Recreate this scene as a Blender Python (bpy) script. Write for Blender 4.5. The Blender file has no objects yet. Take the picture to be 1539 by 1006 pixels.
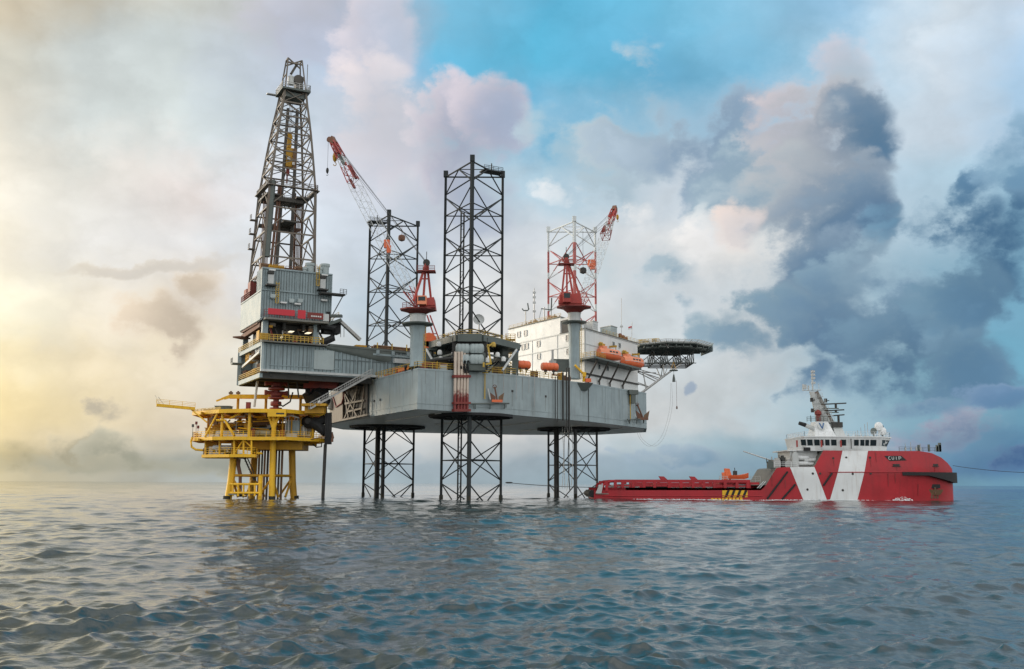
import bpy, bmesh, math, random
import numpy as np
from mathutils import Vector, Matrix, noise as mnoise
random.seed(7)
R = math.radians
V = Vector
Z = V((0, 0, 1))
sc = bpy.context.scene
col = sc.collection

# ------------------------------------------------------------------ camera
F_PX, CX, CY = 1500.0, 769.5, 503.0
EYE = V((0, 0, 3.35))
PITCH, ROLL = math.atan(224 / 1500), R(0.28)
_r0, _u0, _fw = V((1, 0, 0)), V((0, -math.sin(PITCH), math.cos(PITCH))), V((0, math.cos(PITCH), math.sin(PITCH)))
_rt = _r0 * math.cos(ROLL) + _u0 * math.sin(ROLL)
_up = -_r0 * math.sin(ROLL) + _u0 * math.cos(ROLL)
cam_d = bpy.data.cameras.new('camera')
cam = bpy.data.objects.new('camera', cam_d)
col.objects.link(cam)
cam.matrix_world = Matrix(((_rt.x, _up.x, -_fw.x, 0), (_rt.y, _up.y, -_fw.y, 0), (_rt.z, _up.z, -_fw.z, EYE.z), (0, 0, 0, 1)))
cam_d.sensor_width = 36.0
cam_d.lens = 36.0 * F_PX / 1539.0
cam_d.clip_start, cam_d.clip_end = 0.5, 60000
sc.camera = cam

# survey helpers: turn a bearing read off the photograph into a real point at a known distance / on a known wall
def ray(px, py):
    return (_rt * ((px - CX) / F_PX) + _up * ((CY - py) / F_PX) + _fw)
def P(px, py, Y):
    d = ray(px, py); return EYE + d * (Y / d.y)
def PV(px, py, a, b, off=0.0):
    """point on the vertical wall through a and b (off metres in front, towards the viewer)"""
    n = V((b.y - a.y, a.x - b.x, 0)).normalized()
    if n.dot(V((a.x, a.y, 0))) > 0: n = -n
    o = V((a.x, a.y, 0)) + n * off
    d = ray(px, py); t = (o - EYE).dot(n) / d.dot(n)
    return EYE + d * t
def PZ(px, py, z):
    d = ray(px, py); return EYE + d * ((z - EYE.z) / d.z)
def proj(p):
    q = V(p) - EYE; w = q.dot(_fw)
    return (CX + F_PX * q.dot(_rt) / w, CY - F_PX * q.dot(_up) / w)
def XY(p, z): return V((p[0], p[1], z))
def lerp(a, b, t): return a + (b - a) * t

# ------------------------------------------------------------------ mesh builder
class MB:
    def __init__(s): s.v, s.f, s.m = [], [], []
    def add(s, vs, fs, mi=0):
        k = len(s.v); s.v += [V(v) for v in vs]
        for f in fs: s.f.append([i + k for i in f]); s.m.append(mi)
        return s
    def hexa(s, b, t, mi=0):
        n = len(b)
        fs = [list(range(n))[::-1], [n + i for i in range(n)]] + [[i, (i + 1) % n, n + (i + 1) % n, n + i] for i in range(n)]
        return s.add(list(b) + list(t), fs, mi)
    def box(s, c, size, ax=None, mi=0):
        c = V(c); ax = ax or (V((1, 0, 0)), V((0, 1, 0)), Z)
        hx, hy, hz = [ax[i] * (size[i] / 2) for i in range(3)]
        b = [c - hx - hy - hz, c + hx - hy - hz, c + hx + hy - hz, c - hx + hy - hz]
        return s.hexa(b, [p + hz * 2 for p in b], mi)
    def beam(s, p, q, w, h=None, mi=0, up=Z):
        p, q = V(p), V(q); d = (q - p)
        if d.length < 1e-6: return s
        d.normalize(); h = h or w
        if abs(d.dot(up)) > .98: up = V((0, 1, 0)) if abs(d.y) < .9 else V((1, 0, 0))
        x = d.cross(up).normalized() * (w / 2); y = x.cross(d).normalized() * (h / 2)
        b = [p - x - y, p + x - y, p + x + y, p - x + y]
        return s.hexa(b, [v + (q - p) for v in b], mi)
    def bar(s, p, q, r, n=6, r2=None, mi=0):
        return s.tube([p, q], r, n, mi, r2)
    def tube(s, pts, r, n=6, mi=0, r2=None):
        pts = [V(p) for p in pts]; k = len(pts); rings = []
        for i, p in enumerate(pts):
            d = (pts[min(i + 1, k - 1)] - pts[max(i - 1, 0)])
            if d.length < 1e-7: d = Z.copy()
            d.normalize()
            u = Z if abs(d.z) < .95 else V((0, 1, 0))
            x = d.cross(u).normalized(); y = x.cross(d).normalized()
            rr = r if r2 is None else r + (r2 - r) * i / (k - 1)
            rings.append([p + (x * math.cos(2 * math.pi * j / n) + y * math.sin(2 * math.pi * j / n)) * rr for j in range(n)])
        return s.loft(rings, mi)
    def loft(s, rings, mi=0, cap=True, close=True):
        n = len(rings[0]); vs = [p for r in rings for p in r]; fs = []
        for i in range(len(rings) - 1):
            for j in range(n if close else n - 1):
                fs.append([i * n + j, i * n + (j + 1) % n, (i + 1) * n + (j + 1) % n, (i + 1) * n + j])
        if cap: fs += [list(range(n))[::-1], [(len(rings) - 1) * n + j for j in range(n)]]
        return s.add(vs, fs, mi)
    def lathe(s, c, prof, n=16, mi=0, ax=None):
        c = V(c); ax = ax or (V((1, 0, 0)), V((0, 1, 0)), Z)
        return s.loft([[c + (ax[0] * math.cos(2 * math.pi * j / n) + ax[1] * math.sin(2 * math.pi * j / n)) * max(r, .001) + ax[2] * h for j in range(n)] for r, h in prof], mi)
    def prism(s, pts, z0, z1, mi=0):
        return s.hexa([XY(p, z0) for p in pts], [XY(p, z1) for p in pts], mi)
    def wall(s, p, q, z0, z1, t=.2, mi=0):
        """upright slab from p to q"""
        return s.beam(XY(p, (z0 + z1) / 2), XY(q, (z0 + z1) / 2), t, z1 - z0, mi)
    def plate(s, pts, th, mi=0):
        """flat polygon given thickness th"""
        pts = [V(p) for p in pts]; n = (pts[1] - pts[0]).cross(pts[2] - pts[0]).normalized() * th
        return s.hexa(pts, [p + n for p in pts], mi)
    def rail(s, pts, h=1.1, step=2.0, r=.05, rails=3, mi=0):
        pts = [V(p) for p in pts]
        for a, b in zip(pts[:-1], pts[1:]):
            for k in range(rails):
                o = Z * (h * (k + 1) / rails); s.beam(a + o, b + o, r * 1.6, mi=mi)
            n = max(1, round((b - a).length / step))
            for i in range(n + 1):
                p = lerp(a, b, i / n); s.beam(p, p + Z * h, r * 1.8, mi=mi)
        return s
    def ribs(s, a, b, z0, z1, step, d=.12, w=.12, mi=0):
        """upright ribs pressed into the cladding between a and b"""
        a, b = XY(a, 0), XY(b, 0); n = V((b.y - a.y, a.x - b.x, 0)).normalized()
        if n.dot(a) > 0: n = -n
        k = max(1, round((b - a).length / step)); e = (b - a).normalized()
        for i in range(k + 1):
            p = lerp(a, b, i / k); s.box(XY(p + n * (d * .3), (z0 + z1) / 2), (w, d, z1 - z0), (e, n, Z), mi)
        return s
    def mesh(s, name, mats, org, smooth):
        me = bpy.data.meshes.new(name)
        me.from_pydata([tuple(v - org) for v in s.v], [], s.f)
        for m in (mats if isinstance(mats, (list, tuple)) else [mats]): me.materials.append(m)
        me.polygons.foreach_set('material_index', s.m)
        bm = bmesh.new(); bm.from_mesh(me); bmesh.ops.recalc_face_normals(bm, faces=bm.faces); bm.to_mesh(me); bm.free()
        if smooth:
            me.polygons.foreach_set('use_smooth', [True] * len(me.polygons))
            try: me.set_sharp_from_angle(angle=R(smooth if smooth > 1 else 40))
            except Exception: pass
        me.update(); return me

ORG = {}
def tag(o, label=None, cat=None, group=None, kind=None):
    for k, v in (('label', label), ('category', cat), ('group', group), ('kind', kind)):
        if v: o[k] = v
    return o
def thing(name, label, cat, loc, group=None):
    o = bpy.data.objects.new(name, None); col.objects.link(o)
    o.location = loc; ORG[o.name] = V(loc); o.empty_display_size = .5
    return tag(o, label, cat, group)
def part(mb, name, mat, parent, label=None, smooth=40):
    org = ORG[parent.name]
    o = bpy.data.objects.new(name, mb.mesh(name, mat, org, smooth)); col.objects.link(o)
    o.parent = parent; ORG[o.name] = org
    return tag(o, label)
def solo(mb, name, mat, label, cat, loc=None, group=None, kind=None, smooth=40):
    if loc is None:
        lo = V([min(v[i] for v in mb.v) for i in range(3)]); hi = V([max(v[i] for v in mb.v) for i in range(3)])
        loc = V(((lo.x + hi.x) / 2, (lo.y + hi.y) / 2, lo.z))
    o = bpy.data.objects.new(name, mb.mesh(name, mat, V(loc), smooth)); col.objects.link(o)
    o.location = loc; ORG[o.name] = V(loc)
    return tag(o, label, cat, group, kind)
def copy_tree(o, parent=None):
    c = o.copy(); col.objects.link(c); c.parent = parent
    if parent is None: ORG[c.name] = V(c.location)
    for ch in list(o.children): copy_tree(ch, c)
    return c
# ------------------------------------------------------------------ materials
def srgb(r, g, b):
    f = lambda c: (c / 255 / 12.92) if c / 255 <= .04045 else ((c / 255 + .055) / 1.055) ** 2.4
    return (f(r), f(g), f(b), 1)
def new_mat(name):
    m = bpy.data.materials.new(name); m.use_nodes = True
    return m, m.node_tree.nodes, m.node_tree.links, m.node_tree.nodes['Principled BSDF']
def paint(name, c, rough=.5, metal=0.0, var=.25, rust=0.0, rustc=(.14, .06, .03), streak=.3, scale=1.0, bump=.15, grime=(.09, .08, .07), spec=.4):
    """weathered paint: mottling, run-down streaks with their own shape, rust patches"""
    m, N, L, b = new_mat(name)
    tc = N.new('ShaderNodeTexCoord')
    def nz(scale3, sc_, det, rgh=.6):
        mp = N.new('ShaderNodeMapping'); mp.inputs['Scale'].default_value = scale3
        L.new(tc.outputs['Object'], mp.inputs['Vector'])
        n = N.new('ShaderNodeTexNoise'); n.inputs['Scale'].default_value = sc_; n.inputs['Detail'].default_value = det; n.inputs['Roughness'].default_value = rgh
        L.new(mp.outputs[0], n.inputs['Vector']); return n.outputs['Fac']
    def mr(src, a, b_, c_, d):
        n = N.new('ShaderNodeMapRange'); n.inputs[1].default_value, n.inputs[2].default_value, n.inputs[3].default_value, n.inputs[4].default_value = a, b_, c_, d
        L.new(src, n.inputs[0]); return n.outputs[0]
    def mix(fac, A, B):
        n = N.new('ShaderNodeMix'); n.data_type = 'RGBA'
        L.new(fac, n.inputs[0])
        for s, i in ((A, 6), (B, 7)):
            if isinstance(s, tuple): n.inputs[i].default_value = s if len(s) == 4 else (*s, 1)
            else: L.new(s, n.inputs[i])
        return n.outputs[2]
    c = c[:3]
    lo = tuple(x * (1 - var) for x in c); hi = tuple(min(1, x * (1 + var * .6)) for x in c)
    big = nz((1, 1, 1), .35 * scale, 5)
    colr = mix(mr(big, .3, .7, 0, 1), lo, hi)
    if streak > 0:
        st = nz((1, 1, .07), 1.6 * scale, 5)
        colr = mix(mr(st, .52, .78, 0, streak), colr, grime)
    if rust > 0:
        rn = nz((1, 1, .45), .8 * scale, 8, .7)
        colr = mix(mr(rn, .72 - rust * .35, .80 - rust * .25, 0, .9), colr, rustc)
    L.new(colr, b.inputs['Base Color'])
    L.new(mr(big, .3, .7, rough - .08, rough + .12), b.inputs['Roughness'])
    b.inputs['Metallic'].default_value = metal
    b.inputs['Specular IOR Level'].default_value = spec
    if bump > 0:
        bn = N.new('ShaderNodeBump'); bn.inputs['Strength'].default_value = bump; bn.inputs['Distance'].default_value = .05
        L.new(nz((1, 1, 1), 3.0 * scale, 4), bn.inputs['Height']); L.new(bn.outputs[0], b.inputs['Normal'])
    return m
M = {}
M['hull'] = paint('grey_hull_paint', (.285, .345, .358), .5, var=.2, streak=.65, rust=.2, scale=.7, grime=(.15, .155, .14), bump=.25)
M['clad'] = paint('grey_green_cladding', (.255, .32, .335), .5, var=.18, streak=.6, rust=.14, grime=(.12, .13, .12))
M['clad_light'] = paint('pale_cladding', (.36, .42, .42), .5, var=.12, streak=.25)
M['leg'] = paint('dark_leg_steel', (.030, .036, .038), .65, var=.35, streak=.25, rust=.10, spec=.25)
M['legwet'] = M['leg']
M['run'] = paint('rust_stained_paint', (.25, .275, .265), .6, var=.3, rust=.25, streak=.3)
M['seam'] = paint('cladding_seam', (.13, .165, .17), .6, var=.2, streak=.4)
M['growth'] = paint('marine_growth', (.035, .036, .026), .85, var=.5, rust=.25, bump=.5, scale=2)
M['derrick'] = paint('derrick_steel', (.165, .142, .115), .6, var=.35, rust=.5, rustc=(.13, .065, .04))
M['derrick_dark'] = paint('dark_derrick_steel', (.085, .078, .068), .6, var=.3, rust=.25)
M['rust'] = paint('rusty_steel', (.17, .085, .055), .75, var=.35, rust=.3)
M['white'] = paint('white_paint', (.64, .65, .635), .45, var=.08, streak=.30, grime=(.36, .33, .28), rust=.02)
M['offwhite'] = paint('grey_white_paint', (.50, .52, .51), .5, var=.12, streak=.3)
M['black'] = paint('black_rubber', (.018, .019, .020), .7, var=.3, streak=.1)
M['dark'] = paint('dark_steel', (.045, .045, .042), .7, var=.35, rust=.15)  # plain dark steel for pipes, frames and gear
M['green'] = paint('dark_green_steel', (.105, .125, .115), .55, var=.25, rust=.1)
M['steel'] = paint('galvanised_steel', (.40, .40, .385), .45, metal=.3, var=.2)
M['grating'] = paint('deck_grating', (.20, .195, .17), .7, var=.25, rust=.15)
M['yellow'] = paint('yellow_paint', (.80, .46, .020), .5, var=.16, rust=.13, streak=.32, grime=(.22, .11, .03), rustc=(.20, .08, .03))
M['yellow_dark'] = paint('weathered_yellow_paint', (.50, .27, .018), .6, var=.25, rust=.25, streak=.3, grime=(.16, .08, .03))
M['railyel'] = paint('yellow_handrail', (.50, .33, .05), .5, var=.2, rust=.15)
M['orange'] = paint('orange_plastic', (.74, .155, .055), .4, var=.08, streak=.25, grime=(.35, .09, .05))
M['redcrane'] = paint('red_crane_paint', (.36, .045, .035), .5, var=.2, rust=.12, streak=.25)
M['oxide'] = paint('red_oxide_paint', (.20, .035, .028), .6, var=.3, rust=.2)
M['banner'] = paint('red_banner_cloth', (.55, .035, .05), .6, var=.1, streak=.1)
M['brown'] = paint('brown_deck_gear', (.19, .11, .06), .7, var=.4, rust=.3)
M['shipred'] = paint('red_ship_paint', (.38, .016, .024), .45, var=.2, streak=.5, grime=(.16, .015, .018), rust=.06, scale=.6, bump=.3)
M['shipred_up'] = M['shipred']
M['shipwhite'] = paint('white_ship_paint', (.70, .72, .72), .42, var=.08, streak=.45, grime=(.38, .32, .26), rust=.03, bump=.2)
M['shiprun'] = paint('stained_ship_paint', (.27, .025, .028), .6, var=.3, rust=.2)
M['canopy'] = paint('faded_orange_plastic', (.80, .27, .14), .45, var=.08, streak=.2, grime=(.5, .2, .12))
M['blue'] = paint('blue_paint', (.04, .12, .28), .5, var=.2)
def glass_mat():
    m, N, L, b = new_mat('tinted_window_glass')
    b.inputs['Base Color'].default_value = (.02, .03, .035, 1); b.inputs['Roughness'].default_value = .18; b.inputs['Specular IOR Level'].default_value = .3
    return m
M['glass'] = glass_mat()
def lamp_mat():
    m, N, L, b = new_mat('lit_work_lamp')
    b.inputs['Base Color'].default_value = (.9, .85, .7, 1)
    b.inputs['Emission Color'].default_value = (1, .88, .62, 1); b.inputs['Emission Strength'].default_value = 1.1
    return m
M['lamp'] = lamp_mat()
def net_mat():
    """open lattice of the safety net / grating with real holes"""
    m, N, L, b = new_mat('safety_net')
    b.inputs['Base Color'].default_value = (.16, .2, .19, 1)
    return m
M['net'] = net_mat()
def band_mat(name, c0, c1, z0, z1, stops):
    """two colours in painted bands along the height"""
    m = paint(name, c0, .55, var=.15, streak=.2, rust=.08)
    N, L = m.node_tree.nodes, m.node_tree.links
    b = N['Principled BSDF']; src = b.inputs['Base Color'].links[0].from_socket
    tc = N.new('ShaderNodeTexCoord'); sp = N.new('ShaderNodeSeparateXYZ'); L.new(tc.outputs['Object'], sp.inputs[0])
    mr = N.new('ShaderNodeMapRange'); mr.inputs[1].default_value, mr.inputs[2].default_value = z0, z1
    L.new(sp.outputs['Z'], mr.inputs[0])
    cr = N.new('ShaderNodeValToRGB'); cr.color_ramp.interpolation = 'CONSTANT'
    e = cr.color_ramp.elements
    while len(e) > 1: e.remove(e[-1])
    for i, (p, cc) in enumerate(stops):
        el = e[0] if i == 0 else e.new(p)
        el.position = p; el.color = (*cc, 1)
    L.new(mr.outputs[0], cr.inputs[0])
    mx = N.new('ShaderNodeMix'); mx.data_type = 'RGBA'; mx.blend_type = 'MIX'; mx.inputs[0].default_value = .85
    L.new(src, mx.inputs[6]); L.new(cr.outputs[0], mx.inputs[7]); L.new(mx.outputs[2], b.inputs['Base Color'])
    return m
# ------------------------------------------------------------------ sky, light
SUN_EL, SUN_AZ = R(16), R(-66)          # azimuth from +Y, clockwise positive: the sun stands just outside the picture on the left, behind thin cloud
sc.view_settings.view_transform = 'Standard'; sc.view_settings.look = 'None'
sc.view_settings.exposure = 0; sc.view_settings.gamma = 1
world = bpy.data.worlds.new('World'); sc.world = world; world.use_nodes = True
WN, WL = world.node_tree.nodes, world.node_tree.links
WN.clear()
class G:
    """tiny helper round the world's math nodes"""
    @staticmethod
    def val(n, i, s):
        if isinstance(s, (int, float)): n.inputs[i].default_value = s
        else: WL.new(s, n.inputs[i])
    @staticmethod
    def m(op, a, b=0.0, c=None):
        n = WN.new('ShaderNodeMath'); n.operation = op; G.val(n, 0, a); G.val(n, 1, b)
        if c is not None: G.val(n, 2, c)
        return n.outputs[0]
    @staticmethod
    def mr(x, a, b, c=0.0, d=1.0, smooth=True):
        n = WN.new('ShaderNodeMapRange'); n.interpolation_type = 'SMOOTHSTEP' if smooth else 'LINEAR'
        G.val(n, 0, x)
        for i, v in zip((1, 2, 3, 4), (a, b, c, d)): n.inputs[i].default_value = v
        return n.outputs[0]
    @staticmethod
    def mix(f, a, b, blend='MIX'):
        n = WN.new('ShaderNodeMix'); n.data_type = 'RGBA'; n.blend_type = blend
        G.val(n, 0, f)
        for i, s in ((6, a), (7, b)):
            if isinstance(s, tuple): n.inputs[i].default_value = s
            else: WL.new(s, n.inputs[i])
        return n.outputs[2]
    @staticmethod
    def noise(vec, scale, det, rough, col_=False, dist=0.0):
        n = WN.new('ShaderNodeTexNoise'); n.inputs['Scale'].default_value = scale; n.inputs['Detail'].default_value = det
        n.inputs['Roughness'].default_value = rough; n.inputs['Distortion'].default_value = dist
        WL.new(vec, n.inputs['Vector'])
        return n.outputs['Color'] if col_ else n.outputs['Fac']
def uv_of(px, py):
    yv, xv = (CY - py) / F_PX, (px - CX) / F_PX
    w = math.cos(PITCH) - yv * math.sin(PITCH)
    return xv / w, (math.sin(PITCH) + yv * math.cos(PITCH)) / w, w
tc = WN.new('ShaderNodeTexCoord')
D = tc.outputs['Generated']
sep = WN.new('ShaderNodeSeparateXYZ'); WL.new(D, sep.inputs[0])
Dx, Dy, Dz = sep.outputs
Dyc = G.m('MAXIMUM', Dy, .12)
u0, v0 = G.m('DIVIDE', Dx, Dyc), G.m('DIVIDE', Dz, Dyc)
stretch = WN.new('ShaderNodeMapping'); stretch.inputs['Scale'].default_value = (1, 1, 1.35); WL.new(D, stretch.inputs['Vector'])
SV = stretch.outputs[0]
wc = WN.new('ShaderNodeSeparateColor'); WL.new(G.noise(SV, 7, 7, .58, True), wc.inputs[0])
wc2 = WN.new('ShaderNodeSeparateColor'); WL.new(G.noise(SV, 3.2, 3, .5, True), wc2.inputs[0])
fine = G.noise(SV, 14, 9, .68)
soft = G.noise(SV, 5.5, 7, .55, dist=.25)
def warp(c, w, w2, s1, s2):
    return G.m('ADD', G.m('ADD', c, G.m('MULTIPLY', G.m('SUBTRACT', w, .5), s1)), G.m('MULTIPLY', G.m('SUBTRACT', w2, .5), s2))
vfade = G.mr(v0, 0.0, .12, .25, 1.0)     # clouds low over the horizon are thinner
uF = warp(u0, wc.outputs[0], wc2.outputs[0], .18, .05)
vF = G.m('ADD', v0, G.m('MULTIPLY', vfade, G.m('SUBTRACT', warp(0.0, wc.outputs[1], wc2.outputs[1], .15, .03), 0.0)))
uB = warp(u0, wc.outputs[0], wc2.outputs[0], .10, .045)
vB = G.m('ADD', v0, G.m('MULTIPLY', vfade, warp(0.0, wc.outputs[1], wc2.outputs[1], .10, .045)))
COLS = [0, 140, 280, 420, 560, 700, 840, 980, 1120, 1260, 1400, 1539]
ROWS = [
 (-160, [(196,188,172),(198,194,180),(196,200,198),(190,196,206),(180,188,206),(128,193,224),(100,186,222),(112,188,221),(142,195,223),(140,190,220),(185,210,230),(190,210,230)]),
 (0, [(207,197,176),(209,201,182),(205,208,202),(196,200,207),(190,193,208),(128,193,224),(100,186,222),(112,188,221),(142,195,223),(150,194,224),(214,227,237),(205,220,235)]),
 (90, [(211,210,199),(209,216,214),(213,222,222),(199,210,225),(176,200,226),(112,189,224),(98,187,222),(112,181,216),(130,190,221),(175,208,230),(214,227,238),(176,205,230)]),
 (180, [(221,218,207),(214,221,219),(218,227,226),(208,221,233),(204,210,224),(150,192,218),(120,186,220),(170,206,228),(160,196,222),(206,222,234),(208,223,236),(166,200,226)]),
 (270, [(241,236,223),(235,233,225),(239,231,227),(223,232,242),(215,215,226),(188,200,213),(184,212,228),(206,218,228),(206,218,228),(186,210,227),(184,212,229),(158,196,219)]),
 (360, [(246,239,221),(240,238,233),(239,238,237),(226,236,245),(209,218,230),(205,212,221),(214,222,228),(226,230,233),(238,236,233),(196,215,228),(180,207,224),(136,182,207)]),
 (450, [(251,245,221),(247,238,218),(230,223,215),(221,226,231),(195,211,223),(222,225,227),(226,228,229),(208,217,223),(210,218,223),(188,210,222),(152,187,207),(124,175,201)]),
 (540, [(251,236,195),(247,232,199),(240,229,208),(238,234,221),(209,216,218),(225,222,218),(221,222,221),(208,217,221),(207,214,218),(168,197,213),(134,177,197),(116,171,196)]),
 (630, [(248,227,174),(237,220,180),(231,218,195),(231,224,210),(222,220,214),(221,218,214),(216,216,214),(206,210,211),(198,207,211),(164,191,203),(136,174,193),(110,156,181)]),
 (668, [(246,225,173),(234,219,186),(207,203,188),(207,205,197),(198,202,202),(198,203,205),(192,199,203),(182,196,202),(158,184,196),(136,170,188),(118,155,180),(96,138,170)]),
 (700, [(204,188,142),(190,182,158),(170,174,166),(173,181,180),(166,181,189),(170,185,194),(164,180,190),(154,175,189),(140,168,185),(124,159,180),(106,143,172),(88,126,163)]),
 (726, [(212,200,166),(196,189,166),(180,183,176),(174,184,186),(168,184,191),(167,183,191),(160,179,189),(147,171,183),(137,169,181),(127,166,181),(121,161,180),(111,153,178)]),
]
def row_ramp(py, colours):
    cr = WN.new('ShaderNodeValToRGB'); e = cr.color_ramp.elements
    while len(e) > 1: e.remove(e[-1])
    for i, (px, c) in enumerate(zip(COLS, colours)):
        pos = min(1, max(0, (uv_of(px, py)[0] + .7) / 1.4))
        el = e[0] if i == 0 else e.new(pos)
        el.position = pos; el.color = srgb(*c)
    WL.new(G.m('MULTIPLY_ADD', uF, 1 / 1.4, .5), cr.inputs[0]); return cr.outputs[0]
field = None
for (pyA, cA), (pyB, cB) in zip(ROWS[:-1], ROWS[1:]):
    if field is None: field = row_ramp(pyA, cA)
    field = G.mix(G.mr(vF, uv_of(0, pyA)[1], uv_of(0, pyB)[1]), field, row_ramp(pyB, cB))
vor = WN.new('ShaderNodeTexVoronoi'); vor.feature = 'F1'; vor.inputs['Scale'].default_value = 11; vor.inputs['Detail'].default_value = 2
vor.inputs['Roughness'].default_value = .55
wv = WN.new('ShaderNodeVectorMath'); wv.operation = 'MULTIPLY_ADD'
WL.new(wc.inputs[0].links[0].from_socket, wv.inputs[0]); wv.inputs[1].default_value = (.14, .14, .14); WL.new(SV, wv.inputs[2]); WL.new(wv.outputs[0], vor.inputs['Vector'])
puff = G.m('MULTIPLY_ADD', vor.outputs['Distance'], -.50, .30)
nrm0 = G.m('SUBTRACT', G.m('MULTIPLY_ADD', fine, .55, G.m('MULTIPLY', soft, .45)), .5)
nrm = G.m('ADD', nrm0, puff)
# cloud masses: (px, py, half width, half height, lit colour, shaded colour, edge softness, raggedness, opacity)
CLOUDS = [
 (450, 35, 150, 75, (206, 204, 212), (182, 188, 206), 0.9, 1.2, 0.65),
 (585, 40, 72, 78, (224, 217, 224), (192, 198, 214), 0.8, 1.0, 0.85),
 (565, 190, 84, 125, (230, 221, 223), (200, 203, 213), 0.9, 1.1, 0.85),
 (648, 208, 70, 92, (230, 222, 228), (178, 187, 204), 0.7, 1.1, 0.92),
 (590, 440, 70, 90, (200, 212, 220), (168, 186, 202), 1.0, 1.3, 0.6),
 (615, 330, 80, 70, (206, 212, 220), (182, 194, 208), 1.0, 1.3, 0.6),
 (690, 215, 92, 118, (212, 206, 216), (158, 170, 192), 0.7, 1.1, 0.95),
 (752, 178, 74, 84, (214, 207, 217), (162, 174, 197), 0.6, 1.0, 0.95),
 (715, 300, 90, 90, (194, 198, 209), (166, 178, 197), 1.0, 1.2, 0.8),
 (880, 222, 86, 68, (186, 207, 216), (166, 191, 206), 1.15, 1.38, 0.75),
 (940, 285, 82, 77, (184, 200, 208), (153, 177, 193), 1.07, 1.66, 0.76),
 (985, 170, 117, 107, (187, 202, 211), (149, 172, 193), 0.99, 1.38, 0.96),
 (1062, 212, 128, 117, (171, 189, 204), (124, 151, 178), 0.99, 1.38, 0.96),
 (1120, 285, 95, 107, (157, 180, 196), (115, 147, 172), 0.99, 1.38, 0.97),
 (1000, 400, 66, 70, (187, 204, 211), (151, 176, 192), 1.07, 1.66, 0.76),
 (1045, 425, 58, 47, (171, 190, 200), (137, 164, 183), 1.07, 1.66, 0.86),
 (905, 400, 77, 66, (196, 213, 217), (175, 195, 204), 1.15, 1.38, 0.5),
 (955, 318, 60, 36, (255, 252, 249), (226, 230, 234), 0.9, 1.6, 0.9),
 (858, 280, 48, 32, (250, 250, 250), (216, 226, 233), 0.9, 1.6, 0.85),
 (1060, 362, 78, 48, (255, 251, 247), (228, 230, 233), 0.9, 1.5, 0.9),
 (1215, 330, 175, 175, (191, 206, 213), (147, 174, 194), 1.07, 1.51, 0.66),
 (1258, 118, 62, 68, (217, 207, 214), (172, 188, 201), 1.15, 1.15, 0.85),
 (1205, 205, 93, 93, (209, 201, 205), (149, 164, 180), 0.99, 1.24, 0.97),
 (1255, 200, 98, 89, (183, 187, 193), (100, 128, 156), 0.99, 1.24, 0.97),
 (1296, 186, 68, 58, (129, 150, 170), (85, 121, 152), 0.75, 1.1, 0.97),
 (1222, 310, 126, 140, (183, 189, 194), (106, 134, 161), 0.99, 1.24, 0.96),
 (1270, 350, 98, 128, (133, 155, 175), (85, 117, 148), 0.99, 1.24, 0.97),
 (1110, 352, 37, 57, (248, 226, 214), (217, 211, 212), 1.15, 1.38, 0.8),
 (1225, 430, 144, 95, (143, 164, 182), (96, 127, 156), 0.99, 1.24, 0.96),
 (1350, 440, 117, 84, (156, 182, 197), (123, 153, 178), 1.07, 1.51, 0.91),
 (1160, 500, 112, 84, (151, 174, 187), (106, 138, 163), 0.9, 1.38, 0.96),
 (1270, 505, 163, 95, (127, 155, 175), (86, 118, 150), 0.9, 1.24, 0.96),
 (1380, 525, 152, 95, (118, 149, 171), (82, 116, 146), 0.9, 1.24, 0.96),
 (1440, 545, 82, 66, (124, 156, 177), (91, 127, 156), 0.99, 1.51, 0.91),
 (1415, 345, 107, 74, (111, 149, 175), (76, 114, 147), 0.82, 1.38, 0.96),
 (1500, 365, 154, 112, (97, 134, 164), (66, 104, 138), 0.82, 1.24, 0.96),
 (1470, 435, 105, 60, (120, 153, 174), (89, 125, 154), 0.99, 1.38, 0.96),
 (1525, 235, 77, 89, (144, 177, 200), (109, 148, 177), 1.07, 1.51, 0.86),
 (1010, 600, 120, 26, (232, 226, 218), (206, 212, 214), 1.2, 2.04, 0.45),
 (266, 468, 74, 76, (234, 217, 194), (190, 177, 160), 1.3, 1.7, 0.95),
 (210, 405, 190, 13, (222, 208, 186), (202, 194, 182), 0.9, 1.0, 0.55),
 (172, 612, 74, 28, (208, 196, 174), (172, 166, 152), 1.2, 2.21, 0.8),
 (150, 702, 300, 24, (202, 196, 172), (160, 160, 144), 0.8, 1.5, 0.9),
 (40, 690, 80, 37, (222, 208, 168), (160, 150, 118), 0.8, 1.6, 0.8),
 (135, 682, 90, 40, (218, 208, 180), (154, 148, 126), 0.8, 1.6, 0.8),
 (215, 684, 92, 44, (196, 192, 172), (142, 144, 130), 0.8, 1.6, 0.8),
 (320, 692, 109, 29, (190, 190, 178), (148, 152, 144), 0.8, 1.6, 0.8),
 (660, 688, 230, 20, (196, 200, 202), (160, 178, 190), 0.9, 2.04, 0.7),
 (1060, 690, 120, 24, (160, 178, 192), (120, 150, 172), 0.75, 2.04, 0.9),
 (1180, 672, 60, 16, (196, 196, 200), (152, 172, 186), 1.05, 2.38, 0.7),
 (1440, 648, 110, 34, (160, 166, 184), (98, 128, 158), 0.75, 1.77, 1),
 (1380, 612, 70, 18, (140, 164, 186), (106, 140, 168), 0.9, 1.9, 0.88),
 (1500, 600, 60, 22, (122, 150, 180), (92, 128, 164), 0.9, 1.9, 0.88),
 (1520, 680, 80, 26, (112, 136, 170), (64, 100, 142), 0.75, 1.63, 1),
 (1031, 588, 14, 13, (153, 171, 194), (127, 153, 183), 0.66, 0.72, 0.61),
 (1300, 668, 90, 16, (170, 184, 196), (124, 150, 170), 0.9, 1.3, 0.8),
]
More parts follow.
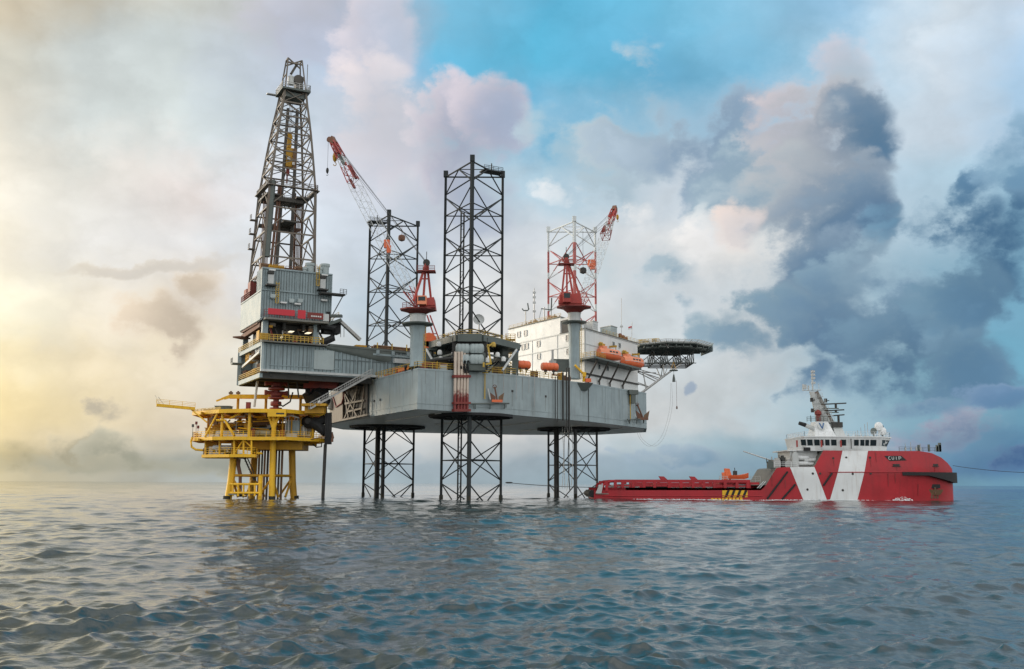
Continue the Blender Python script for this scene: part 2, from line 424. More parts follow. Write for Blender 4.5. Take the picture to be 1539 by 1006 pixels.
def vm(op, a, b, c=None):
    n = WN.new('ShaderNodeVectorMath'); n.operation = op
    for i, s in enumerate((a, b, c)):
        if s is None: continue
        if isinstance(s, tuple): n.inputs[i].default_value = s
        else: WL.new(s, n.inputs[i])
    return n.outputs['Value'] if op == 'DOT_PRODUCT' else n.outputs[0]
cx = WN.new('ShaderNodeCombineXYZ'); WL.new(uB, cx.inputs[0]); WL.new(vB, cx.inputs[1]); UVB = cx.outputs[0]
nrl = G.m('MULTIPLY', nrm, .95)
for px, py, sx, sy, lit, shade, edge, rag, op in CLOUDS:
    cu, cv, w = uv_of(px, py); su, sv = sx / F_PX / w, sy / F_PX / w / w
    q = vm('MULTIPLY_ADD', UVB, (1 / su, 1 / sv, 0), (-cu / su, -cv / sv, 0))
    dn = G.m('SUBTRACT', G.m('MULTIPLY_ADD', nrm, rag * 2.5, 1.32), vm('DOT_PRODUCT', q, q))
    li = G.m('ADD', G.m('ADD', vm('DOT_PRODUCT', q, (-.30, .24, 0)), G.mr(dn, -.1, 1.3, .88, .26)), nrl)
    cc = G.mix(G.mr(li, 0.0, 1.0), srgb(*shade), srgb(*lit))
    den = G.mr(dn, -.14, edge * .85, 0.0, op)
    field = G.mix(den, field, cc)
mod = G.m('MULTIPLY_ADD', nrm, .40, 1.035)
comb = WN.new('ShaderNodeCombineColor')
for i in range(3): WL.new(mod, comb.inputs[i])
field = G.mix(1.0, field, comb.outputs[0], 'MULTIPLY')
# glow round the hidden sun left of view, added for sheen on the water
glow = G.m('MULTIPLY', G.mr(u0, -.46, -.80), G.mr(v0, .75, .10))
gc = G.mix(glow, (1, 1, 1, 1), (2.3, 2.1, 1.75, 1))
field = G.mix(1.0, field, gc, 'MULTIPLY')
sky = WN.new('ShaderNodeTexSky'); sky.sky_type = 'NISHITA'; sky.sun_disc = False
sky.sun_elevation = SUN_EL; sky.sun_rotation = SUN_AZ; sky.air_density = 1.2; sky.dust_density = 1.5
skyc = G.mix(1.0, sky.outputs[0], (.10, .10, .10, 1), 'MULTIPLY')
# overhead and behind the viewer: unseen broken cloud, brightened to light the rig
cov = G.mr(G.noise(SV, 2.2, 6, .55), .38, .62)
behind = G.mix(G.m('MULTIPLY_ADD', cov, .45, .45), skyc, (1.72, 1.71, 1.69, 1))
full = G.mix(G.mr(Dy, .22, .62), behind, field)
low = G.mix(G.mr(Dz, -.10, -.02), (.05, .07, .08, 1), full)
bg = WN.new('ShaderNodeBackground'); bg.inputs[1].default_value = 1.0; WL.new(low, bg.inputs[0])
wo = WN.new('ShaderNodeOutputWorld'); WL.new(bg.outputs[0], wo.inputs[0])
world.cycles.sampling_method = 'MANUAL'; world.cycles.sample_map_resolution = 512
sun_d = bpy.data.lights.new('sun', 'SUN'); sun_d.energy = 2.9; sun_d.angle = R(30); sun_d.color = (1, .88, .72)
sun = bpy.data.objects.new('sun', sun_d); col.objects.link(sun)
sd = V((math.sin(SUN_AZ) * math.cos(SUN_EL), math.cos(SUN_AZ) * math.cos(SUN_EL), math.sin(SUN_EL)))
sun.rotation_euler = sd.to_track_quat('Z', 'Y').to_euler(); sun.location = sd * 400
# ------------------------------------------------------------------ sea: one sheet from the boat to the horizon, real waves
rng = np.random.default_rng(11)
def wave_set():
    W = []
    def group(n, l0, l1, slope, mean, spread):
        lam = np.exp(rng.uniform(np.log(l0), np.log(l1), n)); k = 2 * np.pi / lam
        th = mean + rng.normal(0, spread, n); ph = rng.uniform(0, 2 * np.pi, n)
        amp = slope * np.sqrt(2.0 / n) / k
        for a, kk, t, p in zip(amp, k, th, ph): W.append((a, kk, np.cos(t), np.sin(t), p))
    group(7, 16, 60, .020, R(-74), .45)      # old swell
    group(30, 2.8, 13, .062, R(-70), .60)      # wind sea, running towards the viewer
    group(90, 1.0, 2.8, .106, R(-78), .85)
    group(120, .30, 1.0, .150, R(-78), .95)
    group(40, .16, .4, .05, R(-70), 1.0)
    return W
WAVES = wave_set()
def build_sea():
    th = np.concatenate([np.linspace(-180, -50, 40)[:-1], np.linspace(-50, -31, 90)[:-1], np.linspace(-31, 31, 1050), np.linspace(31, 50, 90)[1:], np.linspace(50, 180, 40)[1:-1]]) * np.pi / 180
    r = [3.0]
    def ratio(x): return .05 if x < 14 else (.0033 if x < 290 else (.0060 if x < 1200 else .06))
    while r[-1] < 45000: r.append(r[-1] * (1 + ratio(r[-1])))
    r = np.array(r); nr, nt = len(r), len(th)
    X = (r[:, None] * np.sin(th)[None]).astype(np.float32); Y = (r[:, None] * np.cos(th)[None]).astype(np.float32)
    Zz = np.zeros_like(X); DX = np.zeros_like(X); DY = np.zeros_like(X); CR = np.zeros_like(X)
    dr = r * np.array([ratio(x) for x in r])
    # gusts: patches of rougher and smoother water
    gust = 1 + .22 * np.sin(X / 37 + 1.3 + .6 * np.sin(Y / 29)) * np.sin(Y / 53 + .4) + .15 * np.sin(X / 13.7 + Y / 19 + 2)
    # small waves ride steepest on the crests of the larger ones
    ride = None
    lim = np.maximum(dr * 3.2, .085 * r * r / 3380)   # waves too small to be seen at a distance are left to the roughness
    for a, k, cx, cy, p in WAVES:
        lam = 2 * np.pi / k
        if ride is None and lam < 2.8:
            h = Zz / max(1e-6, float(Zz[:600].std())); ride = np.clip(.66 + .28 * np.exp(.8 * h), .66, 1.4)
        cut = (lim < lam) & (r < 1200)
        n = int(np.nonzero(cut)[0].max()) + 1 if cut.any() else 0
        if n == 0: continue
        fade = np.clip((lam / lim[:n] - 1) * 1.3, 0, 1)[:, None]
        ph = k * (cx * X[:n] + cy * Y[:n]) + p
        s, c = np.sin(ph), np.cos(ph)
        A = a * fade * ((gust[:n] * ride[:n]) if ride is not None else 1)
        Zz[:n] += A * s; q = A * (1.1 if lam > 1.0 else .7) * c
        DX[:n] += cx * q; DY[:n] += cy * q; CR[:n] += A * k * s
    X += DX; Y += DY
    co = np.stack([X, Y, Zz], -1).reshape(-1, 3)
    me = bpy.data.meshes.new('sea')
    i = np.arange(nr - 1)[:, None] * nt; j = np.arange(nt)[None]; j2 = (j + 1) % nt
    quads = np.stack([i + j, i + j2, i + nt + j2, i + nt + j], -1).reshape(-1, 4)[:, ::-1]
    me.vertices.add(len(co)); me.vertices.foreach_set('co', co.ravel().astype(np.float32))
    me.loops.add(quads.size); me.loops.foreach_set('vertex_index', quads.ravel().astype(np.int32))
    me.polygons.add(len(quads)); me.polygons.foreach_set('loop_start', np.arange(0, quads.size, 4, dtype=np.int32))
    me.polygons.foreach_set('use_smooth', np.ones(len(quads), dtype=bool))
    me.update(calc_edges=True)
    foam = np.zeros(len(co), np.float32)
    crest = CR.reshape(-1)
    for (ax_, ay, bx, by, w, s) in FOAM_LINES:
        d = np.array([bx - ax_, by - ay]); L2 = d @ d
        t = np.clip(((co[:, 0] - ax_) * d[0] + (co[:, 1] - ay) * d[1]) / L2, 0, 1)
        dist = np.hypot(co[:, 0] - ax_ - t * d[0], co[:, 1] - ay - t * d[1])
        foam = np.maximum(foam, s * np.clip(1 - dist / w, 0, 1))
    at = me.attributes.new('foam', 'FLOAT', 'POINT'); at.data.foreach_set('value', foam)
    o = bpy.data.objects.new('sea', me); col.objects.link(o); o['kind'] = 'structure'
    m, N, L, b = new_mat('sea_water')
    b.inputs['Base Color'].default_value = (.009, .025, .026, 1)
    b.inputs['Roughness'].default_value = .035; b.inputs['IOR'].default_value = 1.62
    geo = N.new('ShaderNodeNewGeometry'); cd = N.new('ShaderNodeCameraData')
    def nz(scale3, sc_, det):
        mp = N.new('ShaderNodeMapping'); mp.inputs['Scale'].default_value = scale3; L.new(geo.outputs['Position'], mp.inputs[0])
        n = N.new('ShaderNodeTexNoise'); n.inputs['Scale'].default_value = sc_; n.inputs['Detail'].default_value = det; n.inputs['Roughness'].default_value = .62
        L.new(mp.outputs[0], n.inputs['Vector']); return n.outputs['Fac']
    b1 = N.new('ShaderNodeBump'); b1.inputs['Strength'].default_value = .5; b1.inputs['Distance'].default_value = .05
    L.new(nz((1, 1.25, 1), 2.6, 6), b1.inputs['Height'])
    b2 = N.new('ShaderNodeBump'); b2.inputs['Strength'].default_value = .4; b2.inputs['Distance'].default_value = .32
    L.new(nz((.8, 1, .5), .42, 5), b2.inputs['Height']); L.new(b2.outputs[0], b1.inputs['Normal'])
    L.new(b1.outputs[0], b.inputs['Normal'])
    fo = N.new('ShaderNodeAttribute'); fo.attribute_name = 'foam'
    mx = N.new('ShaderNodeMath'); mx.operation = 'MULTIPLY_ADD'; L.new(nz((1, 1, 1), 1.5, 7), mx.inputs[0]); mx.inputs[1].default_value = 1.6; mx.inputs[2].default_value = -1.25
    ad = N.new('ShaderNodeMath'); ad.operation = 'ADD'; L.new(mx.outputs[0], ad.inputs[0]); L.new(fo.outputs['Fac'], ad.inputs[1])
    mr = N.new('ShaderNodeMapRange'); mr.inputs[1].default_value, mr.inputs[2].default_value = .0, .35; L.new(ad.outputs[0], mr.inputs[0])
    fb = N.new('ShaderNodeBsdfDiffuse'); fb.inputs['Color'].default_value = (.72, .76, .77, 1)
    ms = N.new('ShaderNodeMixShader'); L.new(mr.outputs[0], ms.inputs[0]); L.new(b.outputs[0], ms.inputs[1]); L.new(fb.outputs[0], ms.inputs[2])
    L.new(ms.outputs[0], N['Material Output'].inputs['Surface'])
    me.materials.append(m)
    return o
# ------------------------------------------------------------------ jack-up rig: hull
A = V((.888, .460, 0)).normalized()      # towards the bow (helideck)
S = V((-.460, .888, 0)).normalized()     # across the stern, away from the viewer
ze = EYE.z
ZB = ze + 13.75                           # underside of hull
C1 = P(627, 615, 187.5); H2 = P(704, 620, 195.0); H3 = P(769, 623.8, 201.8); H4 = P(887, 634.6, 223.2); H5 = P(972, 645.0, 250.0); N1 = P(500, 636, 232.5)
port = [(p.x, p.y) for p in (N1, C1, H2, H3, H4, H5)]
back = [(36, 268), (24, 284), (2, 286), (-28, 276), (-44, 262), (-46, 245)]
C1t, H3t, H4t, H5t = P(627, 553, 187.5), P(769, 561, 201.8), P(887, 576.5, 223.2), P(972, 590.5, 250.0)
def deck_z(x, y):
    """sheer of the deck: rises towards the bow"""
    t = (V((x, y, 0)) - XY(C1, 0)).dot(A) / 70
    return lerp(C1t.z, H5t.z, min(1, max(0, t)))
outline = port + back
rig = thing('jackup_hull', 'wide grey-green jack-up rig hull raised above the sea on three lattice legs', 'oil rig', V((-4, 236, ZB)))
mb = MB(); n = len(outline)
mb.add([XY(p, ZB) for p in outline] + [XY(p, deck_z(*p)) for p in outline],
       [list(range(n))[::-1], [n + i for i in range(n)]] + [[i, (i + 1) % n, n + (i + 1) % n, n + i] for i in range(n)])
for i in range(len(port) - 1):            # weld seams, rubbing strakes and a sheer strip stand proud
    p, q = V((*port[i], 0)), V((*port[i + 1], 0))
    k = max(1, round((q - p).length / 7.5))
    for j in range(1 if i else 0, k):
        r_ = lerp(p, q, j / k); nn = V((q.y - p.y, p.x - q.x, 0)).normalized()
        mb.beam(XY(r_ + nn * .02, ZB + .2), XY(r_ + nn * .02, deck_z(r_.x, r_.y) - .2), .07)
    for zz in (.15, .97):
        a_, b_ = XY(p, lerp(ZB, deck_z(p.x, p.y), zz)), XY(q, lerp(ZB, deck_z(q.x, q.y), zz))
        mb.beam(a_, b_, .12, .22)
plating = part(mb, 'hull_plating', M['hull'], rig, smooth=0)
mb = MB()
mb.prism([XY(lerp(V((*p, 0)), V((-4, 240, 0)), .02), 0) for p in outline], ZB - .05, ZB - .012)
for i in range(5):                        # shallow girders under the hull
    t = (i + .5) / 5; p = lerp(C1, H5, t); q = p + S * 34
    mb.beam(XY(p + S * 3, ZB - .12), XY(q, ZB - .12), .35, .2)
part(mb, 'bottom_plating', M['white'], rig, smooth=0)  # near-white here carries light thrown up by the sea onto the hull
# hand-rails on the deck edge
def deck_pt(p, inset=.25):
    return XY(p, deck_z(p[0], p[1]) + .02) + V((-.1, inset, 0))
mb = MB()
mb.rail([deck_pt(N1 + (C1 - N1) * .18), deck_pt(C1)], 1.25, 1.6, .06)
mb.rail([deck_pt(C1), deck_pt(H2)], 1.25, 1.6, .06)
part(mb, 'stern_handrail', M['railyel'], rig)
mb = MB(); mb.rail([deck_pt(lerp(H2, H3, .25)), deck_pt(H3), deck_pt(lerp(H3, H4, .62))], 1.25, 1.5, .06)
part(mb, 'side_handrail', M['railyel'], rig)
mb = MB()
p, q = lerp(N1, C1, .80), lerp(N1, C1, .91)
mb.beam(deck_pt(p) + Z * .45 + S * -.1, deck_pt(q) + Z * .45 + S * -.1, .06, .55)
part(mb, 'orange_windbreak', M['orange'], rig, 'orange canvas windbreak tied along the handrail')
# guide plates where each leg leaves the hull
LEGS = [(-8.25, 203.2), (-30.3, 244.8), (15.45, 249.9)]
for i, (lx, ly) in enumerate(LEGS):
    mb = MB(); pts = []
    for j in range(12):
        a_ = 2 * math.pi * j / 12 + .26; rr = 8.8 if i == 0 else 9.3
        pts.append((lx + rr * math.cos(a_), ly + rr * math.sin(a_) * .96))
    mb.prism(pts, ZB - .55, ZB - .03)
    for j in range(12):
        p, q = V((*pts[j], ZB - .4)), V((lx, ly, ZB - .95)); mb.beam(lerp(p, q, .08), lerp(p, q, .4), .3, .5)
    part(mb, 'leg_guide_plate', M['black'], rig)
# five riser pipes on the port side with red lower ends
def hull_face(px, py, off=.3):
    """a point on the port side plating"""
    for a_, b_ in ((N1, C1), (C1, H2), (H2, H3), (H3, H4), (H4, H5)):
        xa, xb = proj(XY(a_, ZB))[0], proj(XY(b_, ZB))[0]
        if xa - .01 <= px <= xb + 3: return PV(px, py, a_, b_, off)
    return PV(px, py, H4, H5, off)
m_riser = band_mat('banded_riser_paint', (.62, .55, .46), (.2, .03, .025), 0, 1, [(0, (.19, .035, .03))])
def riser_mat():
    m = paint('riser_paint', (.62, .52, .43), .5, var=.15, rust=.2, streak=.4, grime=(.22, .08, .05))
    N, L = m.node_tree.nodes, m.node_tree.links; b = N['Principled BSDF']; src = b.inputs['Base Color'].links[0].from_socket
    tc_ = N.new('ShaderNodeTexCoord'); sp = N.new('ShaderNodeSeparateXYZ'); L.new(tc_.outputs['Object'], sp.inputs[0])
    nz = N.new('ShaderNodeTexNoise'); nz.inputs['Scale'].default_value = 2.2; L.new(tc_.outputs['Object'], nz.inputs['Vector'])
    ad = N.new('ShaderNodeMath'); ad.operation = 'MULTIPLY_ADD'; L.new(nz.outputs['Fac'], ad.inputs[0]); ad.inputs[1].default_value = -3.2; L.new(sp.outputs['Z'], ad.inputs[2])
    mr = N.new('ShaderNodeMapRange'); mr.inputs[1].default_value, mr.inputs[2].default_value, mr.inputs[3].default_value, mr.inputs[4].default_value = 1.2, 2.6, 1, 0
    L.new(ad.outputs[0], mr.inputs[0])
    mx = N.new('ShaderNodeMix'); mx.data_type = 'RGBA'; L.new(mr.outputs[0], mx.inputs[0]); L.new(src, mx.inputs[6]); mx.inputs[7].default_value = (.20, .032, .028, 1)
    L.new(mx.outputs[2], b.inputs['Base Color']); return m
M['riser'] = riser_mat()
for px in (684.5, 689.5, 694, 698.5, 703):
    top, bot = hull_face(px, 529, .55), hull_face(px, 618.5, .55); bot = XY(top, bot.z)
    mb = MB(); mb.bar(bot, top, .29, 10); part(mb, 'riser_pipe', M['riser'], rig)
for py, hh in ((566, .5), (606, .4), (617, .5)):
    p, q = hull_face(681, py, .6), hull_face(706, py, .6)
    mb = MB(); mb.beam(p, q, .85, hh); part(mb, 'riser_clamp', M['oxide'], rig)
# slim pipes and hoses down the port side further forward
for px, r_, y0, y1 in ((834.5, .10, 566, 630), (838, .09, 566, 634), (846, .20, 560, 632), (851.5, .13, 553, 646), (855, .22, 553, 650), (757, .06, 556, 600), (776, .06, 560, 600), (803, .06, 563, 612), (795, .05, 561, 590)):
    top = hull_face(px, y0, .45); bot = hull_face(px, y1, .45)
    mb = MB(); mb.bar(XY(top, bot.z), top, r_, 8); part(mb, 'discharge_pipe', M['dark'] if r_ > .07 else M['steel'], rig)
for px in (884.5, ):
    top, bot = hull_face(px, 577, .1), hull_face(px, 634, .1); mb = MB(); mb.beam(top, XY(top, bot.z), .12); part(mb, 'hull_seam', M['dark'], rig)
# small openings and drain holes with rust runs
for px, py in ((572, 601), (563, 603), (620, 555.5), (548, 622), (531, 627), (770, 588), (820, 596)):
    p = hull_face(px, py, .03); mb = MB(); mb.box(p, (.45, .12, .45), (A, S, Z)); part(mb, 'drain_opening', M['dark'], plating)
rg4 = random.Random(4)
for px, py, w, h in ((572, 601.5, .22, 2.2), (563, 603.5, .2, 1.6), (548, 622.5, .2, 1.0), (620, 556, .3, 3.6), (655, 556, .22, 4.6), (741, 562, .3, 3.4), (770, 589, .25, 3.0), (785, 565, .3, 5.0), (820, 597, .25, 3.2), (812, 566, .2, 4.2), (872, 577, .3, 5.2), (905, 581, .25, 4.4), (930, 585, .22, 3.8), (958, 592, .35, 4.2), (596, 563, .25, 4.0), (640, 555, .2, 2.8)):
    p = hull_face(px, py, .012); e = (hull_face(px + 2, py, .012) - hull_face(px - 2, py, .012)).normalized(); mb = MB(); e = V((e.x, e.y, 0)).normalized()
    k = [0, .25, .5, .75, 1]; L_ = [p - e * w * (1 - .75 * t) * rg4.uniform(.4, .6) - Z * h * t for t in k]; R_ = [p + e * w * (1 - .75 * t) * rg4.uniform(.4, .6) - Z * h * t for t in k]; nn_ = e.cross(Z); nn_ = nn_ if nn_.dot(p) < 0 else -nn_
    mb.hexa(L_ + R_[::-1], [v + nn_ * .012 for v in L_ + R_[::-1]]); part(mb, 'rust_run', M['run'], plating)
# anchor racks
def anchor_rack(pa, pb, post, name='anchor_rack'):
    mb = MB()
    p, q = hull_face(*pa, .9), hull_face(*pb, .9); mb.bar(p, q, .16, 8)
    for t in (.12, .5, .88):
        c_ = lerp(p, q, t); nn = (hull_face((pa[0] + pb[0]) / 2, pa[1], 0) - hull_face((pa[0] + pb[0]) / 2, pa[1], 1)).normalized()
        mb.beam(c_, c_ + nn * .95, .22, .3); mb.beam(c_ - Z * .2, c_ - Z * 1.0 + nn * .95, .16)
    for t in (.08, .92):
        c_ = lerp(p, q, t); mb.bar(c_, c_ - Z * .9, .09)
    part(mb, name, M['green'], rig)
    mb = MB(); a_, b_ = hull_face(post[0], post[1], .35), hull_face(post[0], post[2], .35); mb.beam(XY(a_, b_.z), a_, .22, .22)
    mb.beam(a_ + Z * .2 + V((-.5, 0, 0)), a_ + Z * .2 + V((.6, -.3, 0)), .2)
    part(mb, 'rack_post', M['railyel'], rig)
anchor_rack((707, 607), (765, 606.5), (729, 562, 600))
anchor_rack((943, 631), (970, 630), (947, 588, 632))
# bow sponson bracket under the helideck legs
mb = MB(); p = hull_face(950, 590, .6); mb.box(p, (2.6, 1.6, 1.1), (A, S, Z)); mb.box(p - Z * 1.4 + A * 0, (1.2, 1.2, 2.6), (A, S, Z)); part(mb, 'bow_roller_bracket', M['green'], rig)

def anchor(cx_, cy_, s, tilt, label):
    root = thing('anchor', label, 'anchor', hull_face(cx_, cy_ + 6, 1.2), 'stowed anchors on the hull racks')
    o = hull_face(cx_, cy_ + 4, 1.3); ex = V((A.x, A.y, 0)) * .8 + V((0, -.2, 0)); ex.normalize()
    mb = MB(); mb.beam(o, o + Z * 3.6 * s + ex * tilt, .45 * s, .3 * s); mb.tube([o + Z * 3.6 * s + ex * tilt + V((.35 * math.cos(t), 0, .35 * math.sin(t))) for t in np.linspace(0, 6.28, 11)], .08, 6)
    part(mb, 'shank', M['rust'], root)
    for sg in (-1, 1):
        mb = MB(); b_ = o + ex * sg * .3
        tip = o + ex * sg * 2.0 * s + Z * 2.0 * s
        mb.hexa([b_ - V((0, .15, .5)), b_ + ex * sg * 1.2 * s - V((0, .15, .2)), b_ + ex * sg * 1.2 * s + V((0, .15, -.2)), b_ + V((0, .15, -.5))],
                [b_ + V((0, -.1, .6)), tip + V((0, -.06, 0)), tip + V((0, .06, 0)), b_ + V((0, .1, .6))])
        part(mb, 'fluke', M['brown'] if sg > 0 else M['rust'], root)
    mb = MB(); mb.beam(o - ex * 1.5 * s - Z * .25, o + ex * 1.5 * s - Z * .25, .6 * s, .7 * s); part(mb, 'crown_block', M['orange'] if cx_ < 800 else M['rust'], root)
    mb = MB(); mb.beam(o - ex * 1.9 * s, o - ex * 2.6 * s + Z * 3.0 * s, .22); part(mb, 'stock', M['offwhite'], root)
    return root
anchor(747, 597, .72, -.5, 'orange and rust-brown anchor stowed on the rack below the middle of the hull side')
anchor(966, 624, .9, -1.4, 'rust-brown anchor stowed on the rack at the bow corner of the hull')

# ------------------------------------------------------------------ the three lattice legs
BAY, NODE0, LEG_TOP = 8.62, ze + .3, ze + 66.2
def make_leg(name, label, loc, mat, mat_low=None):
    lx, ly = loc
    root = thing(name, label, 'rig leg', V((lx, ly, -6)), 'lattice legs of the rig')
    ch = [V((lx, ly - 7.05, 0)), V((lx + 6.1, ly + 3.52, 0)), V((lx - 6.1, ly + 3.52, 0))]
    for i, c in enumerate(ch):
        mb = MB(); top = LEG_TOP
        mb.bar(XY(c, -6), XY(c, top), .34 if i == 0 else .27, 10)
        d = (XY(c, 0) - V((lx, ly, 0))).normalized(); t = d.cross(Z)
        for sg in (-1, 1):                 # toothed rack on each side of the chord
            mb.beam(XY(c + t * sg * .36, -6), XY(c + t * sg * .36, top), .13, .2)
        mb.box(XY(c, top - .6), (.95, .95, 1.3))
        part(mb, 'chord', mat, root)
        mb = MB(); mb.tube([XY(c, -1.5), XY(c, .2), XY(c, .75), XY(c, 1.0)], .42, 10, 0, .40); part(mb, 'growth_band', M['growth'], root)
    zs = [NODE0 + BAY * k for k in range(-1, 8)]
    for i in range(3):
        a, b = ch[i], ch[(i + 1) % 3]
        mb = MB(); mid = (a + b) / 2
        for k in range(len(zs) - 1):
            z0, z1 = zs[k], zs[k + 1]; zm = (z0 + z1) / 2
            mb.bar(XY(a, z0 + .35), XY(b, z1 - .35), .138, 6); mb.bar(XY(b, z0 + .35), XY(a, z1 - .35), .138, 6)
            mb.bar(XY(a, zm), XY(b, zm), .13, 6)
        zt = zs[-1] + BAY / 2
        mb.bar(XY(a, zt), XY(b, zt), .17, 6)
        mb.bar(XY(a, zs[-1] + .3), XY(mid, zt), .15, 6); mb.bar(XY(b, zs[-1] + .3), XY(mid, zt), .15, 6)
        part(mb, 'brace_lattice', mat, root)
    for k in range(len(zs)):               # inner span-breakers
        mb = MB()
        zm = zs[k] + BAY / 2
        m3 = [(ch[i] + ch[(i + 1) % 3]) / 2 for i in range(3)]
        for i in range(3): mb.bar(XY(m3[i], zm), XY(m3[(i + 1) % 3], zm), .10, 5)
        part(mb, 'span_brace', mat, root)
    return root, ch
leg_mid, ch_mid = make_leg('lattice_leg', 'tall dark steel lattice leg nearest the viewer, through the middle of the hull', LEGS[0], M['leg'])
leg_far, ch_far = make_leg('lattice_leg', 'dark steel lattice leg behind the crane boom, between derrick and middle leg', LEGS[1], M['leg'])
Wt, Rd, Dk = (.60, .64, .64), (.40, .05, .04), (.032, .038, .040)
M['legband'] = band_mat('red_and_white_leg_paint', Wt, Rd, 6, 6 + 68, [(0, Dk), (.36, Rd), (.44, Rd), (.56, Wt), (.60, Rd), (.695, Wt), (.72, Rd), (.82, Wt), (.84, Rd), (.925, Wt)])
leg_bow, ch_bow = make_leg('lattice_leg', 'red and white banded lattice leg behind the white living quarters', LEGS[2], M['legband'])
mb = MB()                                   # work platform under the top of the middle and far leg
for L_, ch, pa in ((leg_mid, ch_mid, (757, 263)), (leg_far, ch_far, (576, 331))):
    mb = MB(); z = LEG_TOP - 1.4
    c = lerp(ch[0], ch[1] if L_ is leg_mid else ch[2], .62)
    mb.box(XY(c, z), (4.6, 2.4, .25), (A, S, Z)); mb.rail([XY(c, z) + A * -2.2 - S, XY(c, z) + A * 2.2 - S], 1.0, 1.1, .05)
    mb.bar(XY(c, z), XY(c, z + 1.9), .12); part(mb, 'top_platform', M['leg'], L_)
mb = MB()
for L_, ch in ((leg_far, ch_far), (leg_bow, ch_bow)):
    mb = MB(); c = lerp(ch[0], ch[1], .42) + V((0, 1.5, 0)); z = LEG_TOP - (5.5 if L_ is leg_far else 12.5)
    mb.lathe(XY(c, z), [(.1, -.9), (.8, -.6), (.9, 0), (.8, .6), (.1, .9)], 8); mb.bar(XY(c, z), XY(c, LEG_TOP - 2.2), .04); part(mb, 'hanging_float', M['rust'] if L_ is leg_far else M['dark'], L_)
# sea-water pipe towers standing inside and beside the legs
def caisson(label, pts, r, z0, z1, lat=False):
    o = V((pts[0][0], pts[0][1], z0)); root = thing('seawater_caisson', label, 'pipe', o, 'sea-water intake pipes')
    for p in pts:
        mb = MB(); mb.bar(XY(p, z0), XY(p, z1), r, 8); part(mb, 'pipe', M['dark'] if not lat else M['leg'], root)
    if lat:
        mb = MB(); k = int((z1 - z0) / 1.8)
        for i in range(k):
            z = z0 + (z1 - z0) * i / k; mb.bar(XY(pts[0], z), XY(pts[1], z), .06, 5)
            if i % 2: mb.bar(XY(pts[0], z), XY(pts[1], z + 1.8), .05, 5)
        part(mb, 'tie_lattice', M['leg'], root)
    return root
p = P(566, 724, 238.5); caisson('thick black sea-water pipe hanging to the sea beside the far dark leg', [(p.x - .2, p.y), (p.x + .25, p.y + .5)], .34, -4, ZB + .2)
p = P(836.5, 724, 243.5); caisson('thick black pipe pair hanging to the sea at the red and white leg', [(p.x - .3, p.y), (p.x + .3, p.y + .5)], .34, -4, ZB + .2)
p, q = P(688, 724, 206), P(692.5, 724, 206.4); caisson('slim twin pipe tower rising inside the middle leg', [(p.x, p.y), (q.x, q.y)], .17, -4, ze + 57, True)
for px, y0, y1, sw in ((845, 648, 735, 2), (849, 648, 735, -1), (852.5, 648, 738, 4), (856, 648, 737, -2), (859, 648, 730, 2)):
    Yh = 228.0; pts = [P(px + sw * math.sin(t * 3.3), lerp(y0 - 6, y1, t), Yh) for t in np.linspace(0, 1, 12)]
    mb = MB(); mb.tube(pts, .06 if px != 856 else .11, 6)
    solo(mb, 'hanging_hose', M['steel'] if px != 856 else M['dark'], 'black hose hanging slack under the hull in front of the red and white leg' if px == 856 else 'thin grey hose hanging under the hull in front of the red and white leg', 'hose', group='hoses under the bow leg')

# ------------------------------------------------------------------ jacking house round the middle leg
lx, ly = LEGS[0]
jh = thing('jacking_house', 'dark green jacking house wrapped round the middle leg on deck', 'rig machinery', V((lx, ly, deck_z(lx, ly))))
zj0, zj1 = deck_z(lx, ly), P(711, 503.5, 193.5).z
def around(r0, r1, n=3, rot=-math.pi / 2, sk=.24):
    """corner points of a triangle with cut corners round the leg"""
    pts = []
    for i in range(3):
        a_ = rot + 2 * math.pi * i / 3
        for d in (-1, 1): pts.append((lx + r0 * math.cos(a_ + d * sk), ly + r0 * math.sin(a_ + d * sk)))
    return pts
mb = MB()
for i, c in enumerate(ch_mid):             # rack casings at each chord
    d = (XY(c, 0) - V((lx, ly, 0))).normalized(); t = d.cross(Z)
    for sg in (-1, 1):
        mb.box(XY(c + t * sg * 1.15 - d * .1, (zj0 + zj1) / 2), (1.3, 1.5, zj1 - zj0), (t, d, Z))
    mb.box(XY(c - d * .9, (zj0 + zj1) / 2), (3.2, .3, zj1 - zj0 - .3), (t, d, Z))
    part(mb, 'rack_casing', M['green'], jh); mb = MB()
tri = around(9.9, 0)
for i in range(6):
    if i % 2 == 0: continue
    a_, b_ = V((*tri[i], 0)), V((*tri[(i + 1) % 6], 0))
    mb = MB(); mb.beam(XY(a_, zj1 - .6), XY(b_, zj1 - .6), 1.0, 1.3); mb.beam(XY(a_, zj1 - 3.6), XY(b_, zj1 - 3.6), .5, .35)
    part(mb, 'ring_beam', M['green'], jh)
for i in range(3):
    a_, b_ = V((*tri[2 * i], 0)), V((*tri[2 * i + 1], 0))
    mb = MB(); mb.beam(XY(a_, zj1 - .6), XY(b_, zj1 - .6), 1.0, 1.5); part(mb, 'corner_beam', M['green'], jh)
mb = MB(); mb.prism(around(8.4, 0), zj1 - .3, zj1 + .15); part(mb, 'top_deck', M['dark'], jh)
f = V((lx, ly - 10.35, 0))                   # pale drive motors on the near face
for rz in (zj1 - 2.7, zj1 - 4.8):
    for sx in (-1.35, 1.35):
        mb = MB()
        for k in range(3): mb.lathe(V((f.x + sx - .75 + k * .75, f.y + .9, rz)), [(.1, -.95), (.5, -.9), (.72, -.4), (.72, .4), (.5, .9), (.1, .95)], 10)
        part(mb, 'jack_motor', M['clad_light'], jh)
